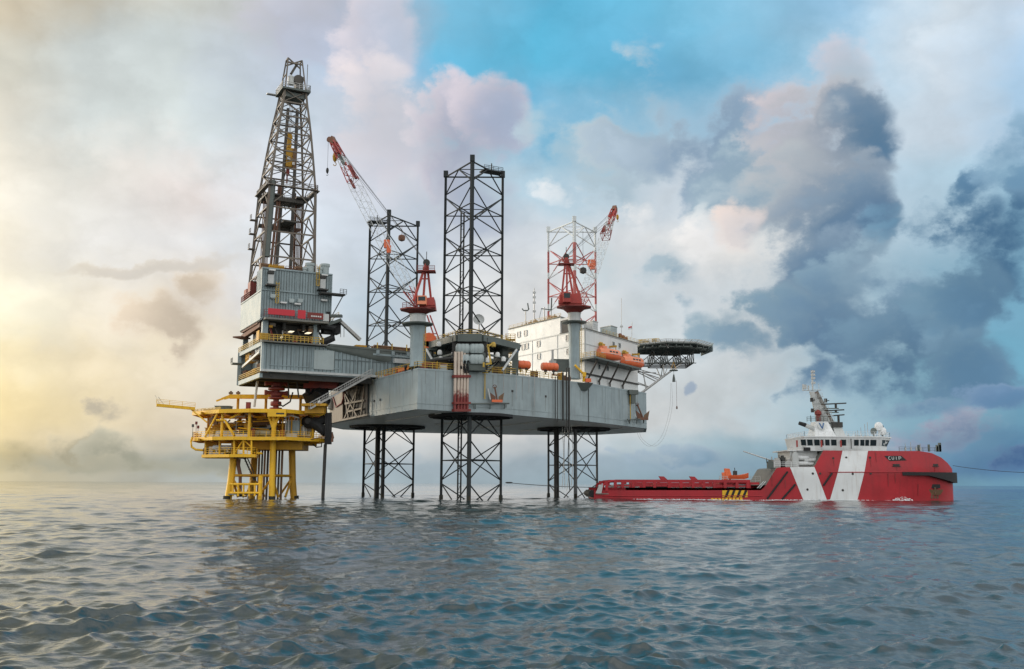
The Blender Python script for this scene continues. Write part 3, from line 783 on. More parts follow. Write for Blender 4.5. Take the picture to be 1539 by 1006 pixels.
mb = MB(); mb.box(V((lx, ly - 8.6, zj1 - 3.6)), (7.0, .5, 6.4)); part(mb, 'motor_frame', M['dark'], jh)
mb = MB(); mb.box(V((lx + .4, ly - 8.2, zj0 + 1.6)), (5.4, 2.6, 3.2)); part(mb, 'lower_housing', M['green'], jh)
for s_, x0, x1 in ((-1, -9.2, -6.4), (1, 9.2, 6.4)):
    mb = MB(); Yd = ly - 1.5
    mb.bar(V((lx + x0, Yd, zj1 - 1.8)), V((lx + x1, Yd - 4.5, zj0 + .4)), .24, 8); part(mb, 'stay_brace', M['offwhite'], jh)
    mb = MB(); mb.box(V((lx + x0 * .97, ly + 1.2, (zj0 + zj1) / 2 - 1)), (1.3, 2.4, zj1 - zj0 - 2.2)); part(mb, 'side_housing', M['green'], jh)
mb = MB(); mb.rail([V((*p, zj1 + .15)) for p in (around(8.3, 0) + around(8.3, 0)[:1])], 1.1, 1.8, .05); part(mb, 'top_handrail', M['railyel'], jh)
for dx, dy, dz, c_ in ((-6.2, -8.6, -1.6, 'white'), (-6.0, -8.8, -3.3, 'white'), (-5.8, -8.9, -4.6, 'white'), (4.6, -9.6, -1.8, 'railyel'), (5.4, -9.5, -3.8, 'white'), (3.4, -10.2, -5.0, 'white'), (6.6, -9, -4.6, 'white')):
    mb = MB(); mb.lathe(V((lx + dx, ly + dy + 1.2, zj1 + dz)), [(.05, -.5), (.45, -.35), (.5, .2), (.3, .55), (.05, .6)], 8); part(mb, 'junction_box', M[c_], jh)
mb = MB()
for k in range(7):
    p = V((lx - 4.0 + k * .62, ly - 9.6, zj1 - 5.4)); mb.tube([p + Z * .4, p + V((0, -.5, .1)), p + V((-.1, -.6, -1.0)), p + V((.1, -.2, -2.1))], .24, 6)
part(mb, 'cable_bundle', M['black'], jh)
mb = MB()
for k in range(3):
    a_ = V((lx - 3.2, ly - 9.6 + k * .4, zj1 - 4.6 - k * .35)); mb.tube([a_, a_ + V((-3, -.3, -.3)), a_ + V((-6.0, -.6, -1.0)), a_ + V((-9.4, -1.2, -1.9))], .32 - k * .05, 8)
part(mb, 'cable_tray', M['dark'], jh)
mb = MB()
for px0, py0, px1, py1 in ((733, 518, 738, 548), (738, 546, 730, 548), (732, 522, 741, 516), (727, 545, 727, 552)):
    mb.beam(P(px0, py0, 192.8), P(px1, py1, 192.8), .35)
part(mb, 'pipe_manifold', M['railyel'], jh)
# satellite dish dome on a post
root = thing('satellite_dish', 'pale round satellite dish on a post above the jacking house', 'antenna', P(719.5, 503, 199))
mb = MB(); mb.bar(P(720, 503, 199), P(720, 485, 199), .14); part(mb, 'post', M['steel'], root)
c = P(719.5, 480.5, 199); nd = V((.12, -.97, .2)).normalized(); ux = nd.cross(Z).normalized(); uy = ux.cross(nd)
mb = MB(); mb.lathe(c, [(.05, -.25), (.6, -.2), (1.0, -.06), (1.15, .12), (1.1, .14), (.95, 0), (.55, -.12), (.05, -.17)], 18, 0, (ux, -uy, nd)); part(mb, 'dish', M['offwhite'], root)
# container and chests on the deck edge behind the rail
def deck_box(px0, px1, pyt, Y, dep, name, mat, label, cat, lid=None, group=None):
    p, q = P(px0, pyt, Y), P(px1, pyt, Y); zb = deck_z(p.x, p.y)
    w = q.x - p.x; h = p.z - zb; o = V(((p.x + q.x) / 2, Y + dep / 2, zb))
    root = thing(name, label, cat, o, group)
    mb = MB(); mb.box(o + Z * h * .46, (w, dep, h * .9)); 
    for k in range(int(w / .5) + 1): mb.box(V((p.x + k * w / (int(w / .5) + .001), Y - .02, zb + h * .45)), (.08, .1, h * .84))
    part(mb, 'chest_body', mat, root)
    mb = MB(); mb.box(o + Z * h * .95, (w * 1.04, dep * 1.04, h * .12)); part(mb, 'lid', lid or mat, root)
    return root
deck_box(660, 672, 547, 193.2, 1.6, 'deck_chest', M['offwhite'], 'white deck chest with a red lid beside the riser pipes', 'chest', M['oxide'])

rg_ = random.Random(3)
for k in range(22):                        # pipe runs and hoses along the deck edge
    px0 = rg_.uniform(632, 840) if k % 4 else rg_.uniform(575, 612); e0, e1 = hull_face(px0, 558, -rg_.uniform(.7, 1.8)), hull_face(px0 + rg_.uniform(8, 26), 558, -rg_.uniform(.7, 1.8))
    z0 = deck_z(e0.x, e0.y) + rg_.uniform(.2, 1.7); mb = MB(); r_ = rg_.uniform(.06, .15)
    mb.tube([XY(e0, z0 - .8), XY(e0, z0), XY(e1, z0 + rg_.uniform(-.2, .3)), XY(e1, z0 - .9)], r_, 6); part(mb, 'deck_pipe', M[rg_.choice(['brown', 'dark', 'yellow_dark', 'orange', 'steel', 'oxide', 'green', 'brown'])], rig)
def deck_gear(px, Y_in, w, d, h, mat, nm):
    e = hull_face(px, 560, -Y_in); z = deck_z(e.x, e.y); mb = MB(); o = XY(e, z); mb.box(o + Z * h / 2, (w, d, h)); mb.box(o + Z * (h + .05), (w * 1.06, d * 1.06, .1))
    for t in (-.4, .4): mb.box(o + V((w * t, -d / 2 - .04, h / 2)), (.12, .1, h))
    mb.bar(o + V((w * .3, 0, h)), o + V((w * .3, 0, h + .5)), .07); part(mb, nm, M[mat], rig)
for px, y_, w, d, h, mt, nm in ((600, 1.2, 1.6, 1.2, .9, 'redcrane', 'deck_winch'), (608, 1.6, 1.2, 1.0, 1.2, 'brown', 'deck_box'), (637, 1.5, 1.5, 1.2, 1.0, 'oxide', 'deck_winch'), (648, 1.8, 1.8, 1.2, 1.3, 'brown', 'deck_box'), (655, 1.3, .8, .8, 1.2, 'yellow_dark', 'deck_box'), (745, 1.6, 1.6, 1.2, 1.2, 'brown', 'deck_box'), (753, 1.2, 1.0, .9, 1.0, 'yellow_dark', 'deck_box'), (762, 1.8, 1.4, 1.2, 1.8, 'green', 'deck_box'), (803, 1.5, 1.6, 1.2, 1.3, 'rust', 'deck_winch'), (842, 1.2, 1.0, .8, 1.6, 'yellow_dark', 'deck_box'), (848, 1.5, 1.2, .9, 1.2, 'brown', 'deck_box'), (855, 1.0, .8, .8, .9, 'rust', 'deck_box')): deck_gear(px, y_, w, d, h, mt, nm)
# ------------------------------------------------------------------ two orange tanks at the deck edge
def tank(pxa, pxb, py, Y, label, rings):
    a_, b_ = P(pxa, py, Y), P(pxb, py + 1.2, Y + 1.4)
    d = (b_ - a_).normalized(); x = d.cross(Z).normalized(); y = x.cross(d); L_ = (b_ - a_).length
    root = thing('life_raft_canister', label, 'life raft', (a_ + b_) / 2 - Z * 1.1, 'orange canisters on the hull edge')
    r_ = .88; prof = [(.02, 0), (r_ * .82, .05), (r_, .25)]
    for k in range(1, rings + 1):
        t = .25 + (L_ - .5) * k / (rings + 1); prof += [(r_, t - .1), (r_ * 1.07, t - .06), (r_ * 1.07, t + .06), (r_, t + .1)]
    prof += [(r_, L_ - .25), (r_ * .82, L_ - .05), (.02, L_)]
    mb = MB(); mb.lathe(a_, prof, 20, 0, (x, y, d)); part(mb, 'canister_shell', M['orange'], root)
    mb = MB()
    for t in (.25, .75):
        c_ = lerp(a_, b_, t) - Z * .75; mb.box(c_ - Z * .35, (.25, 1.6, .9)); mb.box(c_ - Z * .1, (.7, .5, .5))
    part(mb, 'cradle', M['dark'], root)
tank(777, 796, 548, 206.5, 'plain orange life raft canister, the one nearer the middle leg', 1)
tank(814, 838, 551, 212.0, 'ribbed orange life raft canister, the one nearer the pale crane column', 3)
# ------------------------------------------------------------------ cantilever: the long clad box that carries the derrick out over the stern
YQ = 197.0
Q = P(393, 555.5, YQ)                       # lower near corner of the clad side
CW = 20.0                                   # width across
zc0 = Q.z; zc1 = PV(393, 514, Q, Q + A).z
QA = lambda a, s=0.0, z=0.0: XY(Q, 0) + A * a + S * s + Z * z
can = thing('cantilever', 'grey-green clad cantilever box reaching out over the stern below the drilling house', 'rig structure', QA(20, 10, zc0))
LEN = 52
mb = MB()
# clad near side, its top falls away behind the walkway
mb.wall(QA(0), QA(LEN), zc0, zc1 - .2, .3)
mb.ribs(QA(0, -.15), QA(LEN, -.15), zc0 + .2, zc1 - .4, .82, .10, .15, 1); mb.ribs(QA(0, -.15), QA(LEN, -.15), zc0 + .2, zc1 - .4, 3.28, .22, .2)
mb.beam(QA(14.5, -.2, zc0 + 2.9), QA(LEN, -.2, zc0 + 2.9), .16, .22, 1)
mb.beam(QA(1.5, -.2, zc0 + 1.0), QA(16, -.2, zc0 + 1.0), .14, .16)
scl = part(mb, 'side_cladding', [M['clad'], M['seam']], can, smooth=0)
mb = MB(); mb.box(QA(12.6, -.22, (zc0 + zc1) / 2 - .1), (4.2, .22, zc1 - zc0 - 1.6), (A, S, Z)); mb.box(QA(12.6, -.31, zc0 + 1.0), (3.8, .16, .7), (A, S, Z)); part(mb, 'cladding_panel', M['clad_light'], scl, 'paler replacement panel in the side cladding')
mb = MB(); mb.box(QA(.0, -.1, (zc0 + zc1) / 2), (.5, .6, zc1 - zc0 + .1), (A, S, Z)); part(mb, 'corner_post', M['clad_light'], can)
mb = MB(); mb.beam(QA(-.3, -.35, zc0 - .15), QA(LEN, -.35, zc0 - .15), .55, .45); part(mb, 'sill_beam', M['offwhite'], can)
LF = (C1 - Q).dot(A) - .8                   # the low framing stops short of the hull
mb = MB(); mb.box(QA(LF / 2, CW / 2, zc0 - .75), (LF, CW - .4, .35), (A, S, Z))
for i in range(int((LF - 2) / 3.6) + 1): mb.beam(QA(2 + i * 3.6, .1, zc0 - .95), QA(2 + i * 3.6, CW - .1, zc0 - .95), .4, .5)
for s_ in (.6, 6, 13, CW - .6): mb.beam(QA(0, s_, zc0 - 1.2), QA(LF, s_, zc0 - 1.2), .7, 1.0)
for s_ in (.8, CW - .8): mb.beam(QA(LF, s_, zc0 - .35), QA(LEN, s_, zc0 - .35), .6, .5)
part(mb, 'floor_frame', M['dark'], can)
mb = MB(); mb.wall(QA(0, CW), QA(LEN, CW), zc0 - .1, zc1 - .2, .3); mb.wall(QA(2.6, 1), QA(2.6, CW - 1), zc0, zc1 - .4, .2); part(mb, 'far_cladding', M['clad'], can, smooth=0)
mb = MB(); mb.box(QA(8, CW / 2, zc1 - .4), (15.5, CW - .6, .3), (A, S, Z)); part(mb, 'roof_deck', M['grating'], can)
# open end: frame, platforms and gear
mb = MB()
mb.beam(QA(0, CW, zc0 - 1.5), QA(0, CW, zc1), .8, .8)
for zz in (zc0 - 1.1, zc1 - .3): mb.beam(QA(0, .2, zz), QA(0, CW, zz), .6, .9)
part(mb, 'end_frame', M['clad'], can)
mb = MB(); mb.beam(QA(-.3, 1, zc0 + 3.6), QA(-.3, CW - 4, zc0 + 2.1), .3, .5); part(mb, 'end_catwalk', M['offwhite'], can)
for s_, z_, w_, h_, k in ((3, .9, 3.0, 2.2, 'brown'), (7.5, .6, 3.2, 1.6, 'yellow_dark'), (12, .5, 3.4, 1.5, 'yellow_dark'), (16, .8, 2.6, 2.0, 'rust'), (4, 4.7, 2.4, 1.5, 'steel'), (8.5, 4.4, 2.6, 1.6, 'brown'), (13.5, 4.2, 3.4, 1.8, 'yellow_dark'), (10.8, 3.9, 1.2, 1.2, 'white'), (5.8, 4.9, .9, 1.0, 'white'), (2.3, 4.5, .9, 1.6, 'white')):
    mb = MB(); c = QA(.9, s_, zc0 - .5 + z_); mb.box(c, (1.5, w_, h_), (A, S, Z))
    for t in (-.4, 0, .4): mb.beam(c - A * .85 + S * w_ * t - Z * h_ / 2, c - A * .85 + S * w_ * t + Z * h_ / 2, .12)
    mb.beam(c - A * .85 - S * w_ / 2, c - A * .85 + S * w_ / 2, .12)
    part(mb, 'equipment_skid', M[k], can)
mb = MB(); mb.rail([QA(-.2, .5, zc0 - .6), QA(-.2, CW - .5, zc0 - .6)], 1.1, 1.4, .05); mb.rail([QA(-.4, 1, zc1), QA(-.4, CW, zc1)], 1.1, 1.4, .06); part(mb, 'end_handrail', M['railyel'], can)
mb = MB(); mb.beam(QA(-2.2, CW - 2, zc0 + 2.9), QA(.2, CW - 2, zc0 + 2.9), 1.6, .35); mb.rail([QA(-2.2, CW - 2.8, zc0 + 3.1), QA(-2.2, CW - 1.2, zc0 + 3.1)], 1, .8, .05); part(mb, 'end_landing', M['green'], can)
# dark ramp and pipe rack deck along the top, aft of the house
mb = MB()
mb.hexa([QA(13.6, -.6, zc1 + .1), QA(LEN, -.6, zc1 - 1.0), QA(LEN, 2.2, zc1 - 1.0), QA(13.6, 2.2, zc1 + .1)], [QA(13.6, -.6, zc1 + .5), QA(LEN, -.6, zc1 - .5), QA(LEN, 2.2, zc1 - .5), QA(13.6, 2.2, zc1 + .5)])
mb.hexa([QA(12.6, -.25, zc1 - .3), QA(15.5, -.25, zc1 - .5), QA(26, -.25, zc1 - 2.7), QA(13, -.25, zc1 - .6)], [QA(12.6, -.5, zc1 + .1), QA(27, -.5, zc1 - .2), QA(27, -.5, zc1 - 2.3), QA(13, -.5, zc1 - .4)])
part(mb, 'ramp_girder', M['green'], can)
mb = MB()
for i in range(7): mb.box(QA(24 + i * 3.4, -.35, zc1 - .55), (.7, .7, .8), (A, S, Z))
mb.beam(QA(23, -.3, zc1 - 1.05), QA(46, -.3, zc1 - 1.35), .5, .4)
part(mb, 'rack_support', M['clad'], can)
mb = MB(); mb.box(QA(34, -.9, zc1 - 2.2), (13, .8, .9), (A, S, Z)); part(mb, 'pipe_cover', M['offwhite'], can)
mb = MB(); mb.box(QA(LEN / 2 + 8, 6, zc1 - 1.3), (LEN - 20, 10, .4), (A, S, Z)); part(mb, 'rack_deck', M['grating'], can)
# pipe rack gear on the cantilever top
rack = thing('pipe_rack', 'brown drill pipe stacked in bolsters on the cantilever top between house and crane', 'pipe rack', QA(30, 2, zc1 - .5))
for j in range(3):
    for i in range(5):
        mb = MB(); mb.bar(QA(23.5 + random.random(), .5 + i * .55, zc1 + .1 + j * .42), QA(41, .5 + i * .55, zc1 - .3 + j * .42), .21, 6); part(mb, 'drill_pipe', M['brown'], rack)
for i in range(6):
    mb = MB(); mb.beam(QA(24 + i * 3.3, -.2, zc1 - .6), QA(24 + i * 3.3, -.2, zc1 + 1.5), .22); mb.beam(QA(24 + i * 3.3, -.2, zc1 - .2), QA(24 + i * 3.3, 3.4, zc1 - .2), .2); part(mb, 'rack_post', M['railyel'], rack)
for i, (a_, w_, h_, d_, k) in enumerate(((44, 3.2, 1.6, 1.5, 'brown'), (20.6, 2.2, 1.1, 1.6, 'yellow_dark'))):
    mb = MB(); o = QA(a_, 1, zc1 - .3); mb.box(o + Z * h_ / 2, (w_, d_, h_), (A, S, Z)); 
    for t in (-.5, -.17, .17, .5): mb.beam(o + A * w_ * t - S * (d_ / 2 + .05), o + A * w_ * t - S * (d_ / 2 + .05) + Z * h_, .14)
    mb.beam(o - A * w_ / 2 - S * (d_ / 2 + .06) + Z * h_ * .6, o + A * w_ / 2 - S * (d_ / 2 + .06) + Z * h_ * .6, .14)
    solo(mb, 'gear_basket', M[k], ['brown gear basket at the crane end of the pipe rack', 'dull yellow gear basket beside the drilling house end of the pipe rack'][i], 'basket', o)
# sloping pipe chute from the drill floor to the rack
root = thing('pipe_chute', 'grey sloping pipe chute from the drilling house down to the pipe rack', 'chute', P(505, 478, 203))
mb = MB(); a_, b_, c_ = P(492, 489, 203), P(509, 481, 203.5), P(541, 511, 207)
mb.beam(b_, c_, .75, .6); part(mb, 'chute_beam', M['steel'], root)
mb = MB(); mb.beam(a_, b_ + V((.6, 0, 0)), 1.4, .6); mb.box(b_ + V((-.5, 0, .8)), (2.4, 1.2, .5)); part(mb, 'chute_head', M['green'], root)
mb = MB(); mb.rail([a_ + Z * .4, b_ + Z * .5], 1.1, 1.2, .05); part(mb, 'chute_rail', M['railyel'], root)
mb = MB()
for px in (500, 512, 517): mb.bar(P(px, 480 + (px - 500) * .4, 205), P(px, 507, 205), .07)
part(mb, 'chute_prop', M['steel'], root)

# ------------------------------------------------------------------ drilling house
hs = thing('drilling_house', 'tall grey-green clad drilling house with a red banner, under the derrick', 'rig building', QA(7, 9.5, zc1))
Qh = XY(PV(391.5, 476, Q - A * .6, Q + A - A * .6), 0); HA = lambda a, s=0.0, z=0.0: Qh + A * a + S * s + Z * z
HL = 14.4
pl = lambda px, py: PV(px, py, Qh, Qh + A).z
zh0, zh1, zh2 = pl(392, 477), pl(392, 435), pl(394, 402.5)
SW = 18.5
mb = MB()
mb.wall(HA(0, .15), HA(HL, .15), zh0, zh2, .3); mb.ribs(HA(0), HA(HL), zh0 + .1, zh2 - .2, .55, .10, .12, 1); mb.ribs(HA(0), HA(HL), zh0 + .1, zh2 - .2, 3.3, .2, .2)
mb.beam(HA(-.05, -.1, zh1), HA(HL, -.1, zh1), .25, .25); mb.beam(HA(-.1, -.05, zh2), HA(HL + .1, -.05, zh2), .4, .3)
fcl = part(mb, 'front_cladding', [M['clad'], M['seam']], hs, smooth=0)
mb = MB(); mb.wall(HA(0.15, 0), HA(.15, SW), zh0 - .5, zh1, .3); mb.wall(HA(.15, 0), HA(.15, 4.2), zh1, zh2, .3); mb.ribs(HA(0, .2), HA(0, 4.2), zh1, zh2, 1.0, .1, .1)
for zz in (zh0 - .3, zh1 - .1): mb.beam(HA(-.02, 0, zz), HA(-.02, SW, zz), .2, .25)
part(mb, 'end_cladding', M['clad'], hs, smooth=0)
mb = MB(); mb.wall(HA(HL - .15, 0), HA(HL - .15, 8), zh0, zh2, .3); mb.wall(HA(0, 4.2), HA(HL, 4.2), zh1, zh2 - .3, .2); part(mb, 'rear_cladding', M['clad'], hs, smooth=0)
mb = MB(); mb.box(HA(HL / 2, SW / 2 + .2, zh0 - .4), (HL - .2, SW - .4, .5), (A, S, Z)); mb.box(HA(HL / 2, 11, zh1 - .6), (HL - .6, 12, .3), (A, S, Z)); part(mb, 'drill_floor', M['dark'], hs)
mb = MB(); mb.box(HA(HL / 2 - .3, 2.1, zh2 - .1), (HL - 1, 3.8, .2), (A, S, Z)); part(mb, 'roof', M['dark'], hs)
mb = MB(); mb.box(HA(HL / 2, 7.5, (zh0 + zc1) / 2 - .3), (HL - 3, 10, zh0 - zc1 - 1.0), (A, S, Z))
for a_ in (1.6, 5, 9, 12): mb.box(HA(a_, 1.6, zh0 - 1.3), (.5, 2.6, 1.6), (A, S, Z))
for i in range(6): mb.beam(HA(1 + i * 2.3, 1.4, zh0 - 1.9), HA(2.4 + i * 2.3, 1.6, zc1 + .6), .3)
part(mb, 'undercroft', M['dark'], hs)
rg5 = random.Random(5)
for i in range(26):
    a_ = rg5.uniform(.8, HL - 2.2); s_ = rg5.uniform(.6, 2.0); z_ = rg5.uniform(zc1 + .4, zh0 - 1.2); mb = MB()
    if i % 3: mb.box(HA(a_, s_, z_), (rg5.uniform(.4, 1.8), .6, rg5.uniform(.3, 1.2)), (A, S, Z))
    else: mb.bar(HA(a_, s_ - .3, z_), HA(a_ + rg5.uniform(-2, 2), s_ - .2, rg5.uniform(zc1 + .4, zh0 - .6)), rg5.uniform(.08, .2), 6)
    part(mb, 'mud_pipework' if i % 3 == 0 else 'mud_equipment', M[rg5.choice(['brown', 'rust', 'yellow_dark', 'derrick', 'steel', 'oxide', 'brown', 'green'])], hs)
for a_, s_ in ((1.1, .2), (11.6, .4), (1.0, SW - 1.5), (11.6, SW - 1.5)):
    mb = MB(); mb.box(HA(a_, s_ + .5, (zh0 + zc1) / 2), (1.1, 1.1, zh0 - zc1), (A, S, Z)); part(mb, 'support_column', M['clad'], hs)
mb = MB(); mb.box(HA(7, -.8, zh0 - .35), (HL - 1.5, 2.2, .35), (A, S, Z)); part(mb, 'banner_walkway', M['grating'], hs)
mb = MB(); mb.rail([HA(.3, -1.8, zh0 - .1), HA(HL - .9, -1.8, zh0 - .1)], 1.5, 1.0, .05); part(mb, 'walkway_rail', M['oxide'], hs)
# red cloth banners: the lettering on them is too small and blurred to read, only its pale rows show
for a0, a1, h0, h1 in ((1.0, 6.4, .55, 1.75), (7.0, 8.6, .15, 1.9)):
    mb = MB(); mb.wall(HA(a0, -1.92), HA(a1, -1.92), zh0 - .1 + h0, zh0 - .1 + h1, .05); part(mb, 'banner', M['banner'], hs, 'red cloth banner tied to the walkway rail')
mb = MB(); mb.wall(HA(9.0, -1.9), HA(12.3, -1.9), zh0 + .2, zh0 + 1.5, .04); part(mb, 'rail_panel', M['oxide'], hs)
mb = MB()
for k in range(5): mb.box(HA(9.9 + k * .45, -1.95, zh0 + .75), (.32, .05, .28), (A, S, Z))
part(mb, 'pale_mark', M['white'], hs)
mb = MB(); mb.box(HA(12.9, -1.5, zh0 + .7), (1.2, .7, 1.5), (A, S, Z)); part(mb, 'switch_box', M['offwhite'], hs)
mb = MB(); mb.box(HA(HL - .55, -.1, zh0 + 1.2), (.75, .3, 2.1), (A, S, Z)); part(mb, 'doorway', M['black'], fcl)
mb = MB()
mb.box(HA(7, .2, zc1 + .05), (13, 3.2, .25), (A, S, Z)); part(mb, 'lower_walkway', M['grating'], hs)
mb = MB(); mb.rail([HA(.1, -1.5, zc1 + .2), HA(12.6, -1.5, zc1 + .2)], 1.25, .8, .07); part(mb, 'lower_handrail', M['railyel'], hs)
mb = MB(); mb.wall(HA(-.3, -.8), HA(-.3, 1.4), zc1 + .3, zc1 + 2.2, .1); mb.wall(HA(-.3, -1.4), HA(1.4, -1.4), zc1 + .3, zc1 + 1.6, .1); part(mb, 'yellow_screen', M['yellow_dark'], hs)
def wallbox(px, py, w, h, d, mat, name='lamp_fitting'):
    c = PV(px, py, Qh, Qh + A, .25 + d / 2); mb = MB(); mb.box(c, (w, d, h), (A, S, Z)); mb.box(c - Z * h * .62, (w * .8, d * .7, h * .2), (A, S, Z)); part(mb, name, mat, hs)
for px, py in ((426, 455), (447, 457), (487, 451.5), (488, 413.5), (409, 406)): wallbox(px, py, 1.3, .28, .5, M['white'])
for px, py in ((437, 499), (463, 501)): wallbox(px, py, .9, .10, -2.0, M['lamp'], 'work_lamp')
for px, py in ((423, 507), (456, 497), (478, 504)):
    mb = MB(); mb.lathe(PV(px, py, Qh, Qh + A, -.6), [(.05, -.2), (.2, -.15), (.22, .08), (.1, .2)], 8); part(mb, 'flood_lamp', M['lamp'], hs)
for px, py, w, h in ((407, 419, 1.1, 2.0), (485, 426, 1.1, 2.2)):
    wallbox(px, py, w, h, .5, M['offwhite'], 'vent_box'); wallbox(px, py - 9, w * 1.1, .5, .7, M['dark'], 'vent_hood')
    c = PV(px, py + 10, Qh, Qh + A, .8); mb = MB(); mb.box(c, (2.0, 1.5, .25), (A, S, Z)); part(mb, 'vent_platform', M['dark'], hs)
for px, py in ((410, 445), (438, 452), (451, 452)): wallbox(px, py, 1.0, .7, .5, M['clad_light'], 'junction_box')
for px, y0, y1 in ((417.5, 424, 456), (478.5, 398, 430)):
    mb = MB(); a_, b_ = PV(px, y0, Qh, Qh + A, .7), PV(px, y1, Qh, Qh + A, .7); b_ = XY(a_, b_.z)
    for d in (-.3, .3): mb.beam(b_ + A * d, a_ + A * d, .12)
    k = int((a_.z - b_.z) / .4)
    for i in range(k): mb.beam(lerp(b_, a_, i / k) - A * .3, lerp(b_, a_, i / k) + A * .3, .08)
    for i in range(0, k, 3): mb.tube([lerp(b_, a_, i / k) + A * .35 * math.cos(t) - S * (.1 + .6 * math.sin(t)) for t in np.linspace(0, math.pi, 7)], .05, 5)
    part(mb, 'caged_ladder', M['railyel'], hs)
mb = MB(); c = HA(HL - 1, -1.1, zh1 + .1); mb.box(c + A * .8, (5.2, 2.0, .3), (A, S, Z)); mb.beam(c + A * 3.2, HA(HL, -.2, zh0 + 1), .18); mb.rail([c + A * 2.2 - S, c + A * 3.6 - S], 1.1, .7, .05); part(mb, 'side_landing', M['dark'], hs)
for a_, s_, r_, h0_ in ((10.4, 2.6, .85, 2.5), (9.2, 2.0, .45, 1.4), (13.6, 2.4, .85, 2.6), (12.4, 1.9, .45, 1.7)):
    mb = MB(); mb.lathe(HA(a_, s_, zh2), [(r_, 0), (r_, h0_ - .5), (r_ * 1.18, h0_ - .5), (r_ * 1.18, h0_), (.02, h0_ + .05)], 16); part(mb, 'exhaust_stack', M['clad_light'], hs)
for a_, s_, w_, h_, k in ((3.2, 2.2, 3.0, 1.1, 'yellow_dark'), (1.2, 3.2, 2.0, 1.5, 'brown'), (6.4, 2.4, 2.6, .8, 'rust'), (8.2, 3.2, 1.6, 1.6, 'brown')):
    mb = MB(); mb.box(HA(a_, s_, zh2 + h_ / 2), (w_, 1.4, h_), (A, S, Z)); mb.rail([HA(a_ - w_ / 2, s_ - .8, zh2), HA(a_ + w_ / 2, s_ - .8, zh2)], 1.2, .9, .05); part(mb, 'roof_gear', M[k], hs)
# rust-red machinery tower at the stern end
mb = MB()
for a_, s_, z0, z1 in ((.8, 12, zh1, zh1 + 3.6), (.8, 15.5, zh1, zh1 + 2.6)):
    mb.box(HA(a_, s_, (z0 + z1) / 2), (1.4, 2.4, z1 - z0), (A, S, Z))
mb.beam(HA(.8, 11, zh1 - .4), HA(.8, 17, zh1 + .2), 1.2, .6); mb.rail([HA(0, 10.5, zh1 + .1), HA(0, SW, zh1 + .1)], 1.3, 1.2, .07)
part(mb, 'stern_machinery', M['oxide'], hs)
mb = MB(); mb.beam(HA(-1.4, SW - 4, zh0 - 2.2), HA(1, SW - 2, zh0 - 2.2), 2.2, .3); mb.beam(HA(.8, 2, zh0 - 1.2), HA(.8, SW, zh0 - 1.6), .9, .9); mb.beam(HA(.3, 3, zh0 - .7), HA(.3, SW - 1, zh0 - .7), .4, .4); part(mb, 'floor_edge_beam', M['rust'], hs)
mb = MB(); mb.tube([HA(HL - 2, 0, zh0 - .8), HA(HL + .8, -.4, zh0 - 1.2), HA(HL + .5, -.3, zh0 - 3.2), HA(HL - 1.8, 0, zh0 - 4.4)], .75, 8); mb.box(HA(HL + .5, 1.4, zh0 - .8), (3.4, 2.6, 2.6), (A, S, Z)); part(mb, 'mud_duct', M['black'], hs)

# ------------------------------------------------------------------ derrick
dc = HA(6.2, 9.6)
der = thing('drilling_derrick', 'tall tapering rust-stained steel derrick above the drilling house', 'derrick', XY(dc, zh0))
zd = lambda py: P(430, py, dc.y).z
levels = [(zd(452), 5.6), (zd(420), 5.45), (zd(395), 5.35), (zd(358), 5.15), (zd(322), 5.0), (zd(290), 4.85), (zd(262), 4.45), (zd(236), 4.05), (zd(208), 3.6), (zd(182), 3.1), (zd(160), 2.62), (zd(141), 2.3)]
lean = lambda z: (A * 1.0) * ((z - zh0) / 50)
def dcorner(i, z, h):
    sa, ss = ((-1, -1), (1, -1), (1, 1), (-1, 1))[i]; return XY(dc + lean(z) + A * sa * h + S * ss * h, z)
for i in range(4):
    mb = MB()
    for (z0, h0), (z1, h1) in zip(levels[:-1], levels[1:]): mb.beam(dcorner(i, z0, h0), dcorner(i, z1, h1), .52 if z0 < levels[5][0] else .40)
    part(mb, 'derrick_leg', M['derrick'], der)
for i in range(4):
    mb = MB(); j = (i + 1) % 4
    for k, ((z0, h0), (z1, h1)) in enumerate(zip(levels[:-1], levels[1:])):
        a0, b0, a1, b1 = dcorner(i, z0, h0), dcorner(j, z0, h0), dcorner(i, z1, h1), dcorner(j, z1, h1)
        mb.beam(a1, b1, .26, .30)
        m0 = (a0 + b0) / 2; m1 = (a1 + b1) / 2
        if k < 5: mb.beam(a0, m1, .22); mb.beam(b0, m1, .22)
        else: mb.beam(a0, b1, .16); mb.beam(b0, a1, .16)
        if k in (6, 8): mb.beam((a0 + a1) / 2, (b0 + b1) / 2, .14)
    part(mb, 'derrick_lattice', M['derrick'] if i in (0, 3) else M['derrick_dark'], der)
